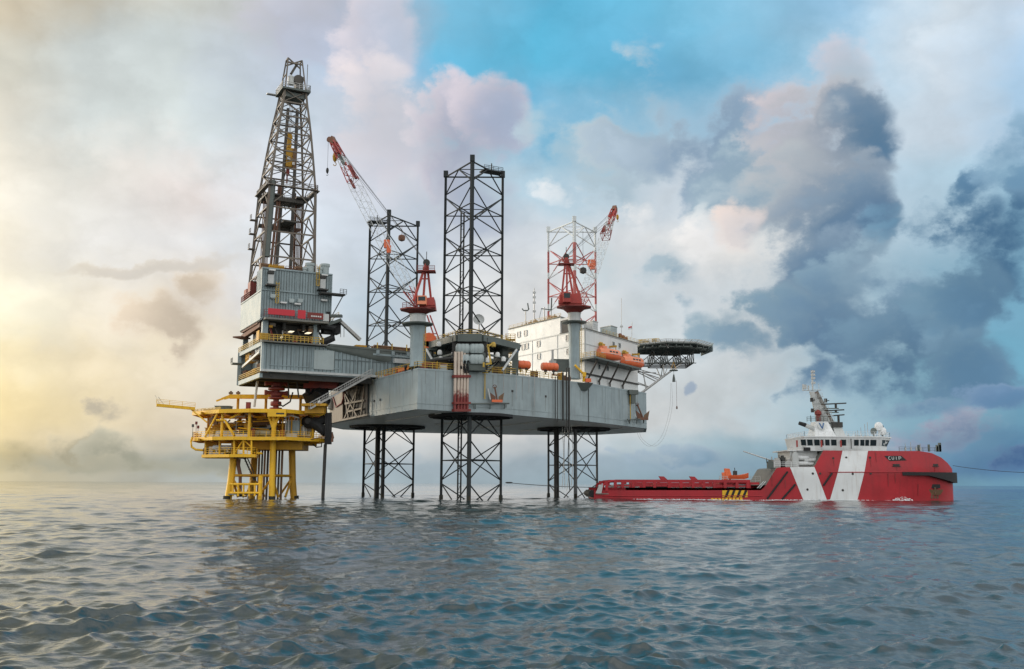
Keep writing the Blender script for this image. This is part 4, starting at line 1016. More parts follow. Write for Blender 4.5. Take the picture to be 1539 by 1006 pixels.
# inner guide rails, racking board, standpipes
for sa, ss, r_, k in ((-1.7, -1.2, .26, 'derrick_dark'), (1.6, -1.2, .30, 'derrick_dark'), (-.6, 2.4, .16, 'derrick_dark'), (2.4, 1.6, .16, 'rust'), (-3.6, -3.2, .22, 'rust'), (-3.0, -3.6, .14, 'rust'), (3.6, 2.8, .2, 'rust')):
    mb = MB(); top = zd(165) if abs(sa) < 2 else zd(285); mb.beam(XY(dc + A * sa + S * ss, zh0 + 3), XY(dc + lean(top) + A * sa * .62 + S * ss * .62, top), r_ * 2); part(mb, 'guide_rail', M[k], der)
mb = MB(); i = 0; z0, z1 = zd(397), zd(284); mb.beam(dcorner(0, z0, 5.2) + A * .5 - S * .1, dcorner(0, z1, 4.8) + A * .5, 1.0, 1.0); part(mb, 'mud_standpipe_box', M['green'], der)
for zz, h, n_ in ((zd(301), 4.9, 'racking_board'), (zd(338), 4.9, 'stabbing_board')):
    mb = MB()
    for sa in ((-1, 1) if n_ == 'racking_board' else (1,)):
        mb.box(XY(dc + A * sa * 3.2 * (1 if n_ == 'racking_board' else .2), zz), (2.8, 7.5, .35), (A, S, Z))
    mb.box(XY(dc + S * 3.2, zz - .02), (9, 2.2, .4), (A, S, Z)); mb.box(XY(dc - S * 2.2 * (1 if n_ == 'racking_board' else -1), zz - .6), (7, 1.2, .9), (A, S, Z))
    part(mb, n_, M['derrick_dark'], der)
z = zd(291)
mb = MB()
for i in range(4):
    a_, b_ = dcorner(i, z, 5.25), dcorner((i + 1) % 4, z, 5.25); mb.beam(a_, b_, .9, .2); mb.rail([a_ + Z * .1, b_ + Z * .1], 1.1, 1.4, .06)
part(mb, 'racking_gallery', M['derrick'], der)
for py in (328, 349, 372):
    mb = MB(); p = dcorner(3, zd(py), 5.0); mb.beam(p - A * 1.4, p, 1.2, .2); mb.rail([p - A * 1.4 + Z * .1, p - A * 1.3 - S * .8 + Z * .1], 1, .8, .05); part(mb, 'ladder_landing', M['derrick'], der)
# crown: platform, block and gable frame
zc = levels[-1][0]
cc = dc + lean(zc)
mb = MB(); mb.box(XY(cc, zc + .1), (6.2, 6.2, .4), (A, S, Z)); mb.box(XY(cc, zc - .9), (4.2, 4.2, 1.1), (A, S, Z)); part(mb, 'crown_platform', M['green'], der)
mb = MB(); q = [XY(cc + A * a_ + S * s_, zc + .3) for a_, s_ in ((-3, -3), (3, -3), (3, 3), (-3, 3), (-3, -3))]; mb.rail(q, 1.2, 1.2, .06); mb.beam(q[3] - A * 2, q[3], .9, .2); part(mb, 'crown_handrail', M['steel'], der)
ztop = zd(90)
mb = MB()
for sa in (-1, 1):
    f0, f1, t = XY(cc + A * sa * 2.3 - S * 2.2, zc), XY(cc + A * sa * 2.3 + S * 2.2, zc), XY(cc + A * sa * 1.55, ztop)
    mb.beam(f0, t - S * .8, .26); mb.beam(f1, t + S * .8, .26); mb.beam(t - S * .8, t + S * .8, .26)
    mb.beam(lerp(f0, t, .5), lerp(f1, t, .5), .2)
mb.beam(XY(cc - A * 1.55 - S * .8, ztop), XY(cc + A * 1.55 + S * .8, ztop - 1.2), .24); mb.beam(XY(cc + A * 1.55 - S * .8, ztop), XY(cc - A * 1.55 + S * .8, ztop - 1.2), .24)
mb.beam(XY(cc - A * 1.7 - S * .9, ztop - 1.0), XY(cc + A * 1.7 - S * .9, ztop - 1.0), .3); mb.beam(XY(cc - A * 1.7 + S * .9, ztop - .2), XY(cc + A * 1.7 + S * .9, ztop - .2), .3)
mb.beam(XY(cc + A * 2.9 - S * .5, zc), XY(cc + A * 2.9 - S * .5, ztop - .5), .12)
part(mb, 'gable_frame', M['derrick'], der)
mb = MB(); mb.lathe(XY(cc + A * .9, zc + 3.2) - S * .6, [(.1, -.6), (1.1, -.55), (1.2, 0), (1.1, .55), (.1, .6)], 16, 0, (A, Z, S)); mb.box(XY(cc + A * 1.2, zc + 1.5), (1.6, 1.8, 2.0), (A, S, Z)); mb.beam(XY(cc - A * .6, zc + 4.6), XY(cc + A * .6, ztop - .8), .7, .5); part(mb, 'crown_block', M['derrick_dark'], der)
mb = MB(); mb.lathe(XY(cc - A * .8 - S * .8, zc + 2.8), [(.05, -1.2), (.7, -1.0), (.7, .8), (.05, 1.3)], 10, 0, ((A, S, Z))); part(mb, 'crown_tank', M['offwhite'], der)
# travelling block hanging in the derrick
tb = XY(dc + lean(zd(235)), zd(262))
root = thing('travelling_block', 'yellow travelling block and top drive hanging inside the derrick', 'hoist', tb)
o = P(435, 236, dc.y - 1)
mb = MB(); mb.box(P(435.5, 238, dc.y), (2.0, 1.4, 4.2), (A, S, Z)); mb.lathe(P(435.5, 232, dc.y), [(.1, -.7), (1.2, -.65), (1.3, 0), (1.2, .65), (.1, .7)], 14, 0, (A, Z, S)); part(mb, 'block', M['yellow_dark'], root)
mb = MB(); mb.box(P(434.5, 212, dc.y), (.9, .9, 3.0), (A, S, Z)); mb.lathe(P(434.5, 206.5, dc.y), [(.1, -.4), (.7, -.3), (.7, .3), (.1, .4)], 10, 0, (A, Z, S)); part(mb, 'upper_sheave', M['yellow_dark'], root)
mb = MB(); mb.box(P(442, 240, dc.y), (.8, .9, 4.5), (A, S, Z)); part(mb, 'side_frame', M['brown'], root)
mb = MB(); mb.box(P(434, 238, dc.y - 1.0), (.6, .2, .8), (A, S, Z)); mb.box(P(441, 246, dc.y - 1.0), (.5, .2, .6), (A, S, Z)); part(mb, 'pale_mark', M['white'], root)
mb = MB(); mb.bar(P(432.5, 252, dc.y), P(432.5, 264, dc.y), .38, 8); mb.bar(P(431.5, 264, dc.y), P(431, 276, dc.y), .16, 6); part(mb, 'top_drive', M['oxide'], root)
mb = MB()
for px in (432, 434, 436): mb.bar(P(px, 206, dc.y), P(px + 4.5, 146, dc.y), .05, 5)
part(mb, 'drill_line', M['dark'], root)
mb = MB(); mb.tube([P(430, 258, dc.y), P(424, 275, dc.y), P(424, 300, dc.y), P(429, 316, dc.y)], .12, 6); part(mb, 'kelly_hose', M['black'], root)
# stand of drill pipe racked in the derrick
root = thing('racked_drill_pipe', 'rusty stands of drill pipe leaning upright inside the lower derrick', 'drill pipe', XY(dc, zh0))
for j in range(2):
    for i in range(6):
        mb = MB(); b_ = dc + A * (-4.2 + (7.2 if j else 0) + i * .24) + S * (1.5 - i * .15); mb.bar(XY(b_, zh0 + .2), XY(b_ - A * (.1 if j else -.2), zd(303)), .10, 5); part(mb, 'pipe_stand', M['rust'], root)

# ------------------------------------------------------------------ blowout preventer stack below the drill floor
bx = P(415, 600, 206)
root = thing('blowout_preventer', 'dark red blowout preventer stack between the cantilever and the yellow platform', 'wellhead gear', XY(bx, P(415, 612, 206).z))
zt, zb = zc0 - .6, P(400, 616, 199).z
mb = MB(); mb.bar(XY(bx, zb), XY(bx, zt), .62, 12); part(mb, 'riser_spool', M['oxide'], root)
for t, rr, h in ((.92, 1.5, .4), (.78, 1.1, .9), (.66, 1.75, .5), (.5, 1.2, .8), (.40, 1.7, .4), (.24, 1.15, .9), (.1, 1.3, .4)):
    mb = MB(); mb.lathe(XY(bx, lerp(zb, zt, t)), [(.1, -h / 2), (rr * .9, -h / 2), (rr, -h * .3), (rr, h * .3), (rr * .9, h / 2), (.1, h / 2)], 14); part(mb, 'flange', M['oxide'], root)
for t in (.82, .55):
    for sg in (-1, 1):
        mb = MB(); c = XY(bx, lerp(zb, zt, t)); mb.lathe(c + A * sg * 1.4, [(.1, -.9), (.42, -.8), (.42, .8), (.1, .9)], 10, 0, (S, Z, A)); mb.box(c + A * sg * 2.2, (.5, .7, 1.0), (A, S, Z)); part(mb, 'ram_bonnet', M['oxide'], root)
for px, dx in ((387, -5), (433, 1), (446, 3)):
    mb = MB(); t_ = P(px, 572, 205); mb.bar(t_, P(px + dx, 612 if px < 400 else 598, 205), .26 if px < 400 else .16, 8); 
    solo(mb, 'hanging_pipe', M['offwhite'] if px < 400 else M['dark'], {387: 'pale slanting pipe hanging from the cantilever left of the red stack', 433: 'dark pipe hanging just right of the red stack', 446: 'slim dark pipe hanging from the cantilever furthest right of the red stack'}[px], 'pipe')
mb = MB(); mb.tube([P(440, 590, 205), P(436, 604, 204.5), P(425, 611, 204), P(418, 606, 204)], .17, 7); solo(mb, 'control_hose', M['black'], 'black control hose looping from the cantilever to the red stack', 'hose')
# ------------------------------------------------------------------ pedestal cranes
def lattice_boom(foot, tip, w, h, colours, root, up=Z, taper=.45):
    """four chord boom from foot to tip; colours: list of (t0, t1, material)"""
    d = (tip - foot).normalized(); x = d.cross(up).normalized(); y = x.cross(d)
    if y.z < 0: y = -y
    L_ = (tip - foot).length; nb = 20
    def sect(t):
        k = min(1, .25 + t * 6) if t < .125 else (1 if t < .7 else lerp(1, taper, (t - .7) / .3))
        c = foot + d * L_ * t
        return [c + x * sx * w / 2 * max(k, .6) + y * sy * h / 2 * k for sx, sy in ((-1, -1), (1, -1), (1, 1), (-1, 1))]
    for t0, t1, mat, rc, rd in colours:
        mb = MB(); k0, k1 = round(t0 * nb), round(t1 * nb)
        for k in range(k0, k1):
            a_, b_ = sect(k / nb), sect((k + 1) / nb)
            for i in range(4):
                j = (i + 1) % 4
                mb.bar(a_[i], b_[i], rc, 5); mb.bar(a_[i], b_[j] if k % 2 else b_[i], rd, 4) if False else None
                mb.bar(a_[i] if k % 2 else a_[j], b_[j] if k % 2 else b_[i], rd, 4); mb.bar(a_[i], a_[j], rd, 4)
        part(mb, 'boom_section', mat, root)
    return d, x, y
def crane(label, group, ped, Y, turret, apex, foot, tip, cols, mat, hook):
    """ped: (px, py top, py foot, radius, collar py); all heights read at distance Y"""
    pxc, ytop, yfoot, rad, ycol = ped
    base = P(pxc, yfoot, Y); top = XY(base, P(pxc, ytop, Y).z); zcol = P(pxc, ycol, Y).z
    root = thing('pedestal_crane', label, 'crane', base, group)
    mb = MB(); mb.lathe(base, [(rad * 1.05, 0), (rad * 1.05, .4), (rad, .5), (rad, zcol - base.z - 2.2), (rad * 1.15, zcol - base.z - .8), (rad * 1.15, zcol - base.z)], 22); pedo = part(mb, 'pedestal', M['clad'], root)
    mb = MB(); mb.lathe(XY(base, zcol), [(rad, -.5), (rad * 2.15, -.2), (rad * 2.2, .05), (rad, .06)], 24); part(mb, 'collar_walkway', M['green'], root)
    mb = MB(); mb.lathe(XY(base, zcol), [(rad * 1.12, .05), (rad * 1.12, top.z - zcol - .2), (rad * 1.25, top.z - zcol)], 22); part(mb, 'slew_ring', M['offwhite'], root)
    mb = MB()
    for d in (-.25, .25): mb.beam(XY(base + A * (rad * .75 + d) - S * rad * .8, base.z), XY(base + A * (rad * .75 + d) - S * rad * .8, zcol), .1)
    for i in range(int((zcol - base.z) / .45)): mb.beam(XY(base + A * (rad * .75 - .25) - S * rad * .8, base.z + i * .45), XY(base + A * (rad * .75 + .25) - S * rad * .8, base.z + i * .45), .07)
    part(mb, 'pedestal_ladder', M['railyel'], pedo)
    c = top
    bw = turret['base']                        # base plate: (px left, px right, py)
    pl_, pr_ = P(bw[0], bw[2], Y), P(bw[1], bw[2], Y); w = (pr_ - pl_).length; mid = (pl_ + pr_) / 2
    mb = MB(); mb.loft([[mid + V((sx * w / 2 * k, sy * 2.6 * k, dz)) for sx, sy in ((-1, -.35), (-.55, -1), (.55, -1), (1, -.35), (1, .35), (.55, 1), (-.55, 1), (-1, .35))] for k, dz in ((.32, top.z - mid.z - .1), (.62, -.35), (1, .0), (1, .28))]); part(mb, 'turntable', turret['mat_base'], root)
    hx0, hx1, hy0, hy1 = turret['house']
    a_, b_, zt = P(hx0, hy1, Y), P(hx1, hy1, Y), P((hx0 + hx1) / 2, hy0, Y).z
    z0 = mid.z + .3; hw = b_.x - a_.x; hc = (a_ + b_) / 2
    mb = MB(); mb.hexa([V((a_.x + .1, Y - 2.2, z0)), V((b_.x, Y - 1.9, z0)), V((b_.x, Y + 2.6, z0)), V((a_.x + .1, Y + 2.6, z0))], [V((a_.x, Y - 2.0, zt - .4)), V((b_.x - .3, Y - 1.7, zt)), V((b_.x - .3, Y + 2.4, zt)), V((a_.x, Y + 2.4, zt - .4))])
    mb.beam(V((a_.x - .1, Y - 2.25, z0 + .5)), V((b_.x, Y - 2.0, z0 + .5)), .2, .3); part(mb, 'machinery_house', mat, root)
    mb = MB(); mb.box(V((a_.x + hw * turret['cabx'], Y - 2.9, lerp(z0, zt, .55))), (1.7, 1.8, (zt - z0) * .8)); cab = part(mb, 'cab', turret['mat_cab'], root)
    mb = MB(); mb.box(V((a_.x + hw * turret['cabx'], Y - 3.82, lerp(z0, zt, .66))), (1.35, .08, (zt - z0) * .38)); part(mb, 'cab_window', M['glass'], cab)
    mb = MB(); mb.rail([V((pl_.x + .5, Y - 1.2, mid.z + .3)), V((a_.x - .2, Y - 2.4, mid.z + .3))], 1.0, .9, .05); part(mb, 'turntable_rail', M['oxide'], root)
    ap = P(*apex, Y)
    mb = MB()
    fr = turret['legs']                        # A-frame feet px at the house roof
    for px, dy in fr: mb.beam(P(px, hy0 + (4 if px < apex[0] else 8), Y + dy), ap + V((.12 * (1 if px > apex[0] else -1), dy * .12, -.3)), .42, .42)
    p0, p1 = P(lerp(fr[0][0], apex[0], .55), lerp(hy0, apex[1], .55), Y + fr[0][1] * .5), P(lerp(fr[-1][0], apex[0], .55), lerp(hy0, apex[1], .55), Y + fr[-1][1] * .5)
    mb.beam(p0, p1, .25); part(mb, 'a_frame', mat, root)
    mb = MB(); mb.box(ap - Z * 1.8, (3.6, 2.4, .25)); mb.rail([ap + V((-1.7, -1.1, -1.7)), ap + V((1.7, -1.1, -1.7))], .9, 1.1, .05); part(mb, 'apex_platform', turret['mat_base'], root)
    mb = MB(); mb.lathe(ap, [(.1, -.4), (.65, -.35), (.7, 0), (.65, .35), (.1, .4)], 12, 0, (V((1, 0, 0)), Z, V((0, 1, 0)))); mb.bar(ap, ap + Z * 2.2, .07); part(mb, 'apex_sheave', M['dark'], root)
    ft, tp = P(*foot), P(*tip)
    d, x, y = lattice_boom(ft, tp, 1.9, 2.1, cols, root)
    mb = MB(); head = tp + d * 1.2
    mb.beam(tp - d * .4, head, 1.0, 1.2); mb.lathe(head - y * .5, [(.1, -.35), (.6, -.3), (.6, .3), (.1, .35)], 12, 0, (d, y, x)); part(mb, 'boom_head', M['rust'], root)
    mb = MB()
    for o in (-.5, .5): mb.bar(ap + x * o * .5, tp - d * 6 + y * .8 + x * o, .035, 4); mb.bar(ap + x * o * .3, tp - d * 1 + y * .4 + x * o * .4, .035, 4)
    part(mb, 'pendant_line', M['dark'], root)
    for hx, hy, hs, k in hook:
        hp = P(hx, hy, tip[2]); mb = MB(); mb.lathe(hp, [(.03, -.9 * hs), (.35 * hs, -.5 * hs), (.45 * hs, .2 * hs), (.3 * hs, .8 * hs), (.03, 1.0 * hs)], 10); mb.bar(hp + Z * .9 * hs, XY(hp, tp.z + .2), .03, 4)
        mb.tube([hp + V((.25 * hs * math.sin(t), 0, -.9 * hs - .3 * hs + .3 * hs * math.cos(t))) for t in np.linspace(0, 4.6, 9)], .07 * hs, 5)
        part(mb, 'hook_block', M[k], root)
    return root
Wb = M['shipwhite']
c1 = crane('red pedestal crane with the longest raised boom, near the stern corner of the hull', 'pedestal cranes on the hull',
      (626.5, 473, 552, 1.38, 487), 190.5, dict(base=(602, 655, 467), house=(631, 655, 449, 466), cabx=.22, mat_base=M['oxide'], mat_cab=M['canopy'], legs=((621.5, -1.2), (636, .2), (648.5, 1.4))),
      (641, 395), (628, 462, 191), (501, 214, 203), [(0, .12, M['redcrane'], .08, .04), (.12, .76, M['offwhite'], .055, .022), (.76, .86, M['redcrane'], .10, .06), (.86, .92, M['offwhite'], .10, .06), (.92, 1.0, M['redcrane'], .14, .10)],
      M['redcrane'], [(503.5, 237, 1.2, 'yellow_dark'), (492, 257, .7, 'dark')])
def boom_panel(foot, tip, t0, t1, wd, mat, root, name='boom_catwalk'):
    a_, b_ = P(*foot), P(*tip); mb = MB(); mb.beam(lerp(a_, b_, t0), lerp(a_, b_, t1), wd, .35); part(mb, name, mat, root)
boom_panel((628, 462, 191), (501, 214, 203), .925, .985, 1.5, M['redcrane'], c1)
boom_panel((628, 462, 191), (501, 214, 203), .855, .915, 1.3, M['green'], c1)
boom_panel((632, 462, 191), (507, 214, 203), .765, .845, .9, M['oxide'], c1)
boom_panel((626, 462, 191), (506, 231, 203), .76, .82, .6, M['oxide'], c1)
mb = MB(); mb.box(P(581.5, 367, 195.2), (1.1, 1.0, 1.6)); mb.box(P(584.5, 375, 195), (.8, .8, 1.5)); part(mb, 'boom_winch', M['orange'], c1)
c2 = crane('red pedestal crane in front of the white living quarters and the red and white leg', 'pedestal cranes on the hull',
      (863.5, 471, 570, 1.28, 484.5), 221.0, dict(base=(837, 888, 463), house=(840, 874, 443, 462), cabx=.32, mat_base=M['oxide'], mat_cab=M['redcrane'], legs=((844, -1.4), (852, -1.6), (862, -1.0), (873, 1.2))),
      (851, 386), (873, 462, 222), (923, 316, 244), [(0, .12, M['redcrane'], .09, .045), (.12, .72, M['offwhite'], .05, .02), (.72, .80, M['oxide'], .10, .06), (.80, .90, M['offwhite'], .10, .07), (.90, 1.0, M['redcrane'], .15, .10)],
      M['redcrane'], [(928, 327, .8, 'yellow_dark')])
boom_panel((873, 462, 222), (923, 316, 244), .84, .98, 1.1, M['redcrane'], c2)
boom_panel((870, 458, 222), (910, 338, 244), .90, .97, .8, M['oxide'], c2)
mb = MB(); mb.box(P(889, 396, 232), (1.7, 1.4, 1.6)); mb.box(P(891, 402, 232), (1.2, 1.2, 1.0)); part(mb, 'boom_winch', M['orange'], c2)
# orange winch house with two red struts beyond the first crane
root = thing('winch_house', 'round orange winch house with a slanting red strut pair, right of the left crane column', 'winch', P(645, 523, 205))
mb = MB(); mb.lathe(P(645, 512, 205), [(.1, -1.1), (1.5, -1.1), (1.6, -.6), (1.6, .6), (1.5, 1.1), (.1, 1.1)], 12, 0, (V((1, 0, 0)), Z, V((0, 1, 0)))); mb.box(P(645, 520, 205), (2.6, 2.2, 1.6)); part(mb, 'winch_drum', M['orange'], root)
mb = MB()
for k in (-1, 1): mb.beam(P(644 + k * 2.2, 474, 205), P(660 + k * 3.2, 519, 204), .22)
for t in (.3, .62): mb.beam(lerp(P(641.8, 474, 205), P(656.8, 519, 204), t), lerp(P(646.2, 474, 205), P(663.2, 519, 204), t), .18)
mb.beam(P(639, 478, 205), P(639.5, 505, 205), .16); part(mb, 'strut', M['redcrane'], root)
mb = MB(); mb.box(P(645, 526, 205), (3.6, 3, .4)); mb.bar(P(645, 527, 205), XY(P(645, 527, 205), C1t.z), .9, 10); part(mb, 'winch_base', M['green'], root)
# little yellow davit crane on its ledge
root = thing('davit_crane', 'small yellow davit crane on a hull-side ledge at the pale crane column foot', 'crane', P(878, 575, 221))
mb = MB(); a_, b_, c_ = P(877.5, 574, 220), P(877.5, 563, 220), P(864, 549, 219); mb.bar(a_, b_, .32, 8); part(mb, 'post', M['yellow'], root)
mb = MB(); mb.beam(b_, c_, .35, .4); mb.box(P(878, 563, 219.6), (.8, .7, 1.0)); part(mb, 'jib', M['yellow'], root)
mb = MB(); mb.box(P(884, 572, 220), (1.3, .9, .8)); part(mb, 'winch', M['orange'], root)
mb = MB(); e = P(874, 576.5, 221); mb.hexa([e + V((-1.2, -.6, -1.6)), e + V((1.2, -.4, -1.6)), e + V((1.4, 2.5, -1.4)), e + V((-1.2, 2.5, -1.4))], [e + V((-2.3, -1.8, 0)), e + V((2.5, -1.3, 0)), e + V((2.6, 2.5, 0)), e + V((-2.3, 2.5, 0))]); part(mb, 'ledge', M['green'], root)
# ------------------------------------------------------------------ living quarters
QN = P(879, 494, 225.5); QL = P(764, 520, 253.5); QR = P(958, 517, 249.5)
qn, ql, qr = XY(QN, 0), XY(QL, 0), XY(QR, 0)
zq_top = QN.z
zq_bot = deck_z(QN.x, QN.y)
zq_up = PV(843, 476.5, qn, ql).z             # roof of the storey on the far half
t_up = (PV(842, 476.5, qn, ql) - qn).dot((ql - qn).normalized())
W1 = (ql - qn).normalized(); W2 = (qr - qn).normalized()
qu = qn + W1 * t_up
bk = [qr + W1 * 12 + V((-2, 6, 0)), ql + W2 * 10]
quart = thing('living_quarters', 'white multi-storey living quarters block at the bow end of the deck', 'rig building', XY((qn + ql + qr) / 3, zq_bot))
mb = MB(); mb.prism([ql, qn, qr, bk[0], bk[1]], zq_bot - .5, zq_top)
mb.prism([ql + W1 * -.02, qu, qu + W2 * 16, bk[1] + W1 * -.5], zq_top - .3, zq_up)
hgt = (zq_up - zq_bot) / 4
for zz in (PV(700, 545, qn, ql).z, ):
    pass
for py in (507.4, 527.5):                     # storey bands
    zz = PV(822 if py < 510 else 822, py, qn, ql).z
    mb.beam(XY(ql - W2 * .04, zz), XY(qn - W2 * .04, zz), .14, .20, 1); mb.beam(XY(qn - W1 * .04, zz), XY(qr - W1 * .04, zz), .14, .20, 1)
for t in (.33, .66): mb.beam(XY(lerp(qn, ql, t) - W2 * .03, zq_bot), XY(lerp(qn, ql, t) - W2 * .03, zq_top), .12, .14, 1)
part(mb, 'walls', [M['white'], M['offwhite']], quart, smooth=0)
mb = MB()
mb.beam(XY(qn, zq_top + .05), XY(qr, zq_top + .05), .5, .18); mb.beam(XY(qn, zq_top + .05), XY(qu, zq_top + .05), .5, .18); mb.beam(XY(qu, zq_up + .05), XY(ql, zq_up + .05), .5, .18); mb.beam(XY(qu, zq_up + .05), XY(qu + W2 * 16, zq_up + .05), .5, .18)
part(mb, 'roof_edge', M['grating'], quart)
mb = MB(); mb.beam(XY(qn - W1 * .1 - W2 * .1, zq_bot), XY(qn - W1 * .1 - W2 * .1, zq_top), .3); part(mb, 'corner_pipe', M['offwhite'], quart)
def window(px, py, a_, b_, w=.95, h=1.15):
    c = PV(px, py, a_, b_, .05); e = (b_ - a_).normalized(); n_ = e.cross(Z)
    if n_.dot(c) > 0: n_ = -n_
    mb = MB(); mb.box(c, (w, .10, h), (e, n_, Z)); o = part(mb, 'window', M['glass'], quart)
    mb = MB()
    for dx, dz, ww, hh in ((0, h / 2 + .06, w + .24, .12), (0, -h / 2 - .06, w + .24, .12), (w / 2 + .06, 0, .12, h), (-w / 2 - .06, 0, .12, h)): mb.box(c + e * dx + Z * dz + n_ * .06, (ww, .16, hh), (e, n_, Z))
    fr = part(mb, 'frame', M['offwhite'], o)
for px, py in ((780, 503), (790, 501), (786.5, 522), (792, 520.5), (809.5, 517), (810, 536), (854, 508), (855, 528.5)): window(px, py, qn, ql, 1.5 if px > 850 else 1.1, 1.25)
for px, py in ((922, 517.5), (931, 519.5), (900.5, 551.5), (913, 554)): window(px, py, qn, qr, .8, 1.0)
# dark opening and air handler recess beside the crane
c = PV(849, 491, qn, ql, .1); mb = MB(); mb.box(c - Z * 0 - W1 * .6, (3.6, .5, 3.0), (W1, W2, Z)); part(mb, 'open_bay', M['dark'], quart)
mb = MB(); mb.box(c + Z * 1.8 + W2 * 2, (4.2, 4, .5), (W1, W2, Z)); part(mb, 'bay_roof', M['offwhite'], quart)
# muster deck carrying the boats
zb_ = PV(870, 538, qn, qr).z
mb = MB(); mb.hexa([XY(qn + W1 * 6 - W2 * 1.6, zb_ - .25), XY(qn - W1 * 4.5 - W2 * 1.2, zb_ - .25), XY(qn - W1 * 3.6 + W2 * 25, zb_ - .25), XY(qn + W2 * 25, zb_ - .25)], [XY(qn + W1 * 6 - W2 * 1.6, zb_ + .15), XY(qn - W1 * 4.5 - W2 * 1.2, zb_ + .15), XY(qn - W1 * 3.6 + W2 * 25, zb_ + .15), XY(qn + W2 * 25, zb_ + .15)]); part(mb, 'muster_deck', M['green'], quart)
mb = MB(); mb.rail([XY(qn + W1 * 5 - W2 * 1.5, zb_ + .15), XY(qn - W1 * 4.3 - W2 * 1.1, zb_ + .15), XY(qn - W1 * 3.9 + W2 * 5, zb_ + .15)], 1.1, 1.3, .05); part(mb, 'muster_rail', M['railyel'], quart)
for t in (1, 6.5, 12, 19):
    for _ in (0,):
        mb = MB(); o = qn + W2 * t; mb.beam(XY(o - W1 * 4.0, zb_ - .3), XY(o - W1 * .2, zb_ - 4.6), .3); mb.beam(XY(o - W1 * .45, zb_ - 4.4), XY(o - W1 * .45, zb_ - 8.8), .34); part(mb, 'deck_bracket', M['derrick_dark'], quart)
mb = MB(); zz = PV(900, 566, qn, qr).z; mb.beam(XY(qn - W1 * .2, zz), XY(qr - W1 * .2, zz), .3, .35); part(mb, 'pipe_run', M['dark'], quart)
# lower deck house and gear seen between tanks and quarters
mb = MB(); mb.box(P(846, 545, 224), (5.5, 3.0, 1.2)); mb.box(P(850, 552, 223), (4.5, 2.5, 2.0)); part(mb, 'lower_landing', M['green'], quart)
mb = MB(); mb.beam(P(830.5, 526, 222), P(830.5, 543, 222), .5); mb.box(P(830.5, 545, 222), (1.6, 1, .8)); part(mb, 'vent_post', M['steel'], quart)
# roof equipment
def roofbox(pa, pb, pyt, Y, dep, mat, label, z0, name='air_handling_unit', cat='ventilation unit'):
    a_, b_ = P(pa, pyt, Y), P(pb, pyt, Y); w = b_.x - a_.x; h = a_.z - z0; o = V(((a_.x + b_.x) / 2, Y + dep / 2, z0))
    root = thing(name, label, cat, o)
    mb = MB(); ax = (W2, W1, Z); mb.box(o + Z * h * .5, (w * 1.05, dep, h * .96), ax); part(mb, 'casing', mat, root)
    mb = MB()
    for k in range(5): mb.box(o + Z * h * (.2 + .14 * k) - W1 * (dep / 2 + .03), (w * .75, .06, .10), ax)
    mb.box(o + Z * h, (w * 1.12, dep * 1.08, .14), ax); part(mb, 'louvre_trim', M['steel'], root)
    return root
roofbox(906, 926, 490.5, 240, 4.2, M['clad_light'], 'large pale grey ventilation unit on the quarters roof, the one nearer the helideck', zq_top)
roofbox(881, 897, 483, 236, 3.5, M['offwhite'], 'buff grey ventilation unit on the quarters roof behind the crane column', zq_top)
for px, py0, py1, Y, label, kind in ((803, 480, 437, 246, 'slim white radio mast on the quarters roof with cross arms', 'mast'), (790, 487, 466, 248, 'short antenna post with a curved bracket on the quarters roof', 'y'), (818, 478, 462, 243, 'twin-post antenna with a tall paddle on the quarters roof', 'u'), (934, 505, 448, 243, 'thin whip aerial on the quarters roof by the helideck', 'whip')):
    o = P(px, py0, Y); root = thing('antenna_mast', label, 'antenna', XY(o, min(o.z, zq_up)))
    mb = MB(); mb.bar(XY(o, zq_up if px < 880 else zq_top), P(px, py1, Y), .14 if kind != 'whip' else .06, 6); part(mb, 'pole', M['steel'], root)
    mb = MB()
    if kind == 'mast':
        for py in (440, 447, 455, 468): q = P(px, py, Y); mb.box(q, (.8, .3, .5)); mb.bar(q, q + V((0, 0, 1.2)), .1)
    elif kind == 'y':
        c_ = P(px, 467, Y); mb.tube([c_ + V((-.9, 0, .5)), c_ + V((-.5, 0, 0)), c_ + V((.5, 0, 0)), c_ + V((.9, 0, .5))], .16, 6); mb.beam(c_ + V((.75, 0, .3)), c_ + V((.5, 0, 1.9)), .3, .2)
    elif kind == 'u':
        c_ = P(818, 466, Y); e = P(828.5, 466, Y); mb.beam(c_ + V((-.8, 0, .3)), e + V((.2, 0, 0)), .22); mb.beam(e, e + V((.1, 0, 3.0)), .34, .2); mb.bar(e, XY(e, zq_up), .08); mb.beam(c_ + V((-.7, 0, .2)), c_ + V((-1.3, 0, -2.4)), .1)
    else:
        mb.box(P(px, 491, Y), (.7, .5, .4))
    part(mb, 'head', M['green'] if kind in 'yu' else M['offwhite'], root)
mb = MB()                                     # low rust-brown pipework along the far roof
for k in range(9):
    t = t_up + 2 + k * 2.1; o = qn + W1 * t + W2 * 2; hh = .5 + .6 * ((k * 7) % 4) / 3; mb.box(XY(o, zq_up + hh / 2), (1.2, 1.4, hh), (W1, W2, Z)); mb.bar(XY(o, zq_up), XY(o, zq_up + hh + .5), .1)
mb.beam(XY(qn + W1 * (t_up + 1) + W2 * 2, zq_up + .4), XY(qn + W1 * (t_up + 20) + W2 * 2, zq_up + .4), .3)
part(mb, 'roof_pipework', M['brown'], quart)
mb = MB(); mb.rail([XY(qn + W1 * t_up + W2 * .3, zq_up), XY(ql + W2 * .3, zq_up)], 1.0, 2.2, .035); mb.rail([XY(qn + W2 * 9, zq_top), XY(qr, zq_top)], 1.0, 2.0, .035); part(mb, 'roof_rail', M['railyel'], quart)
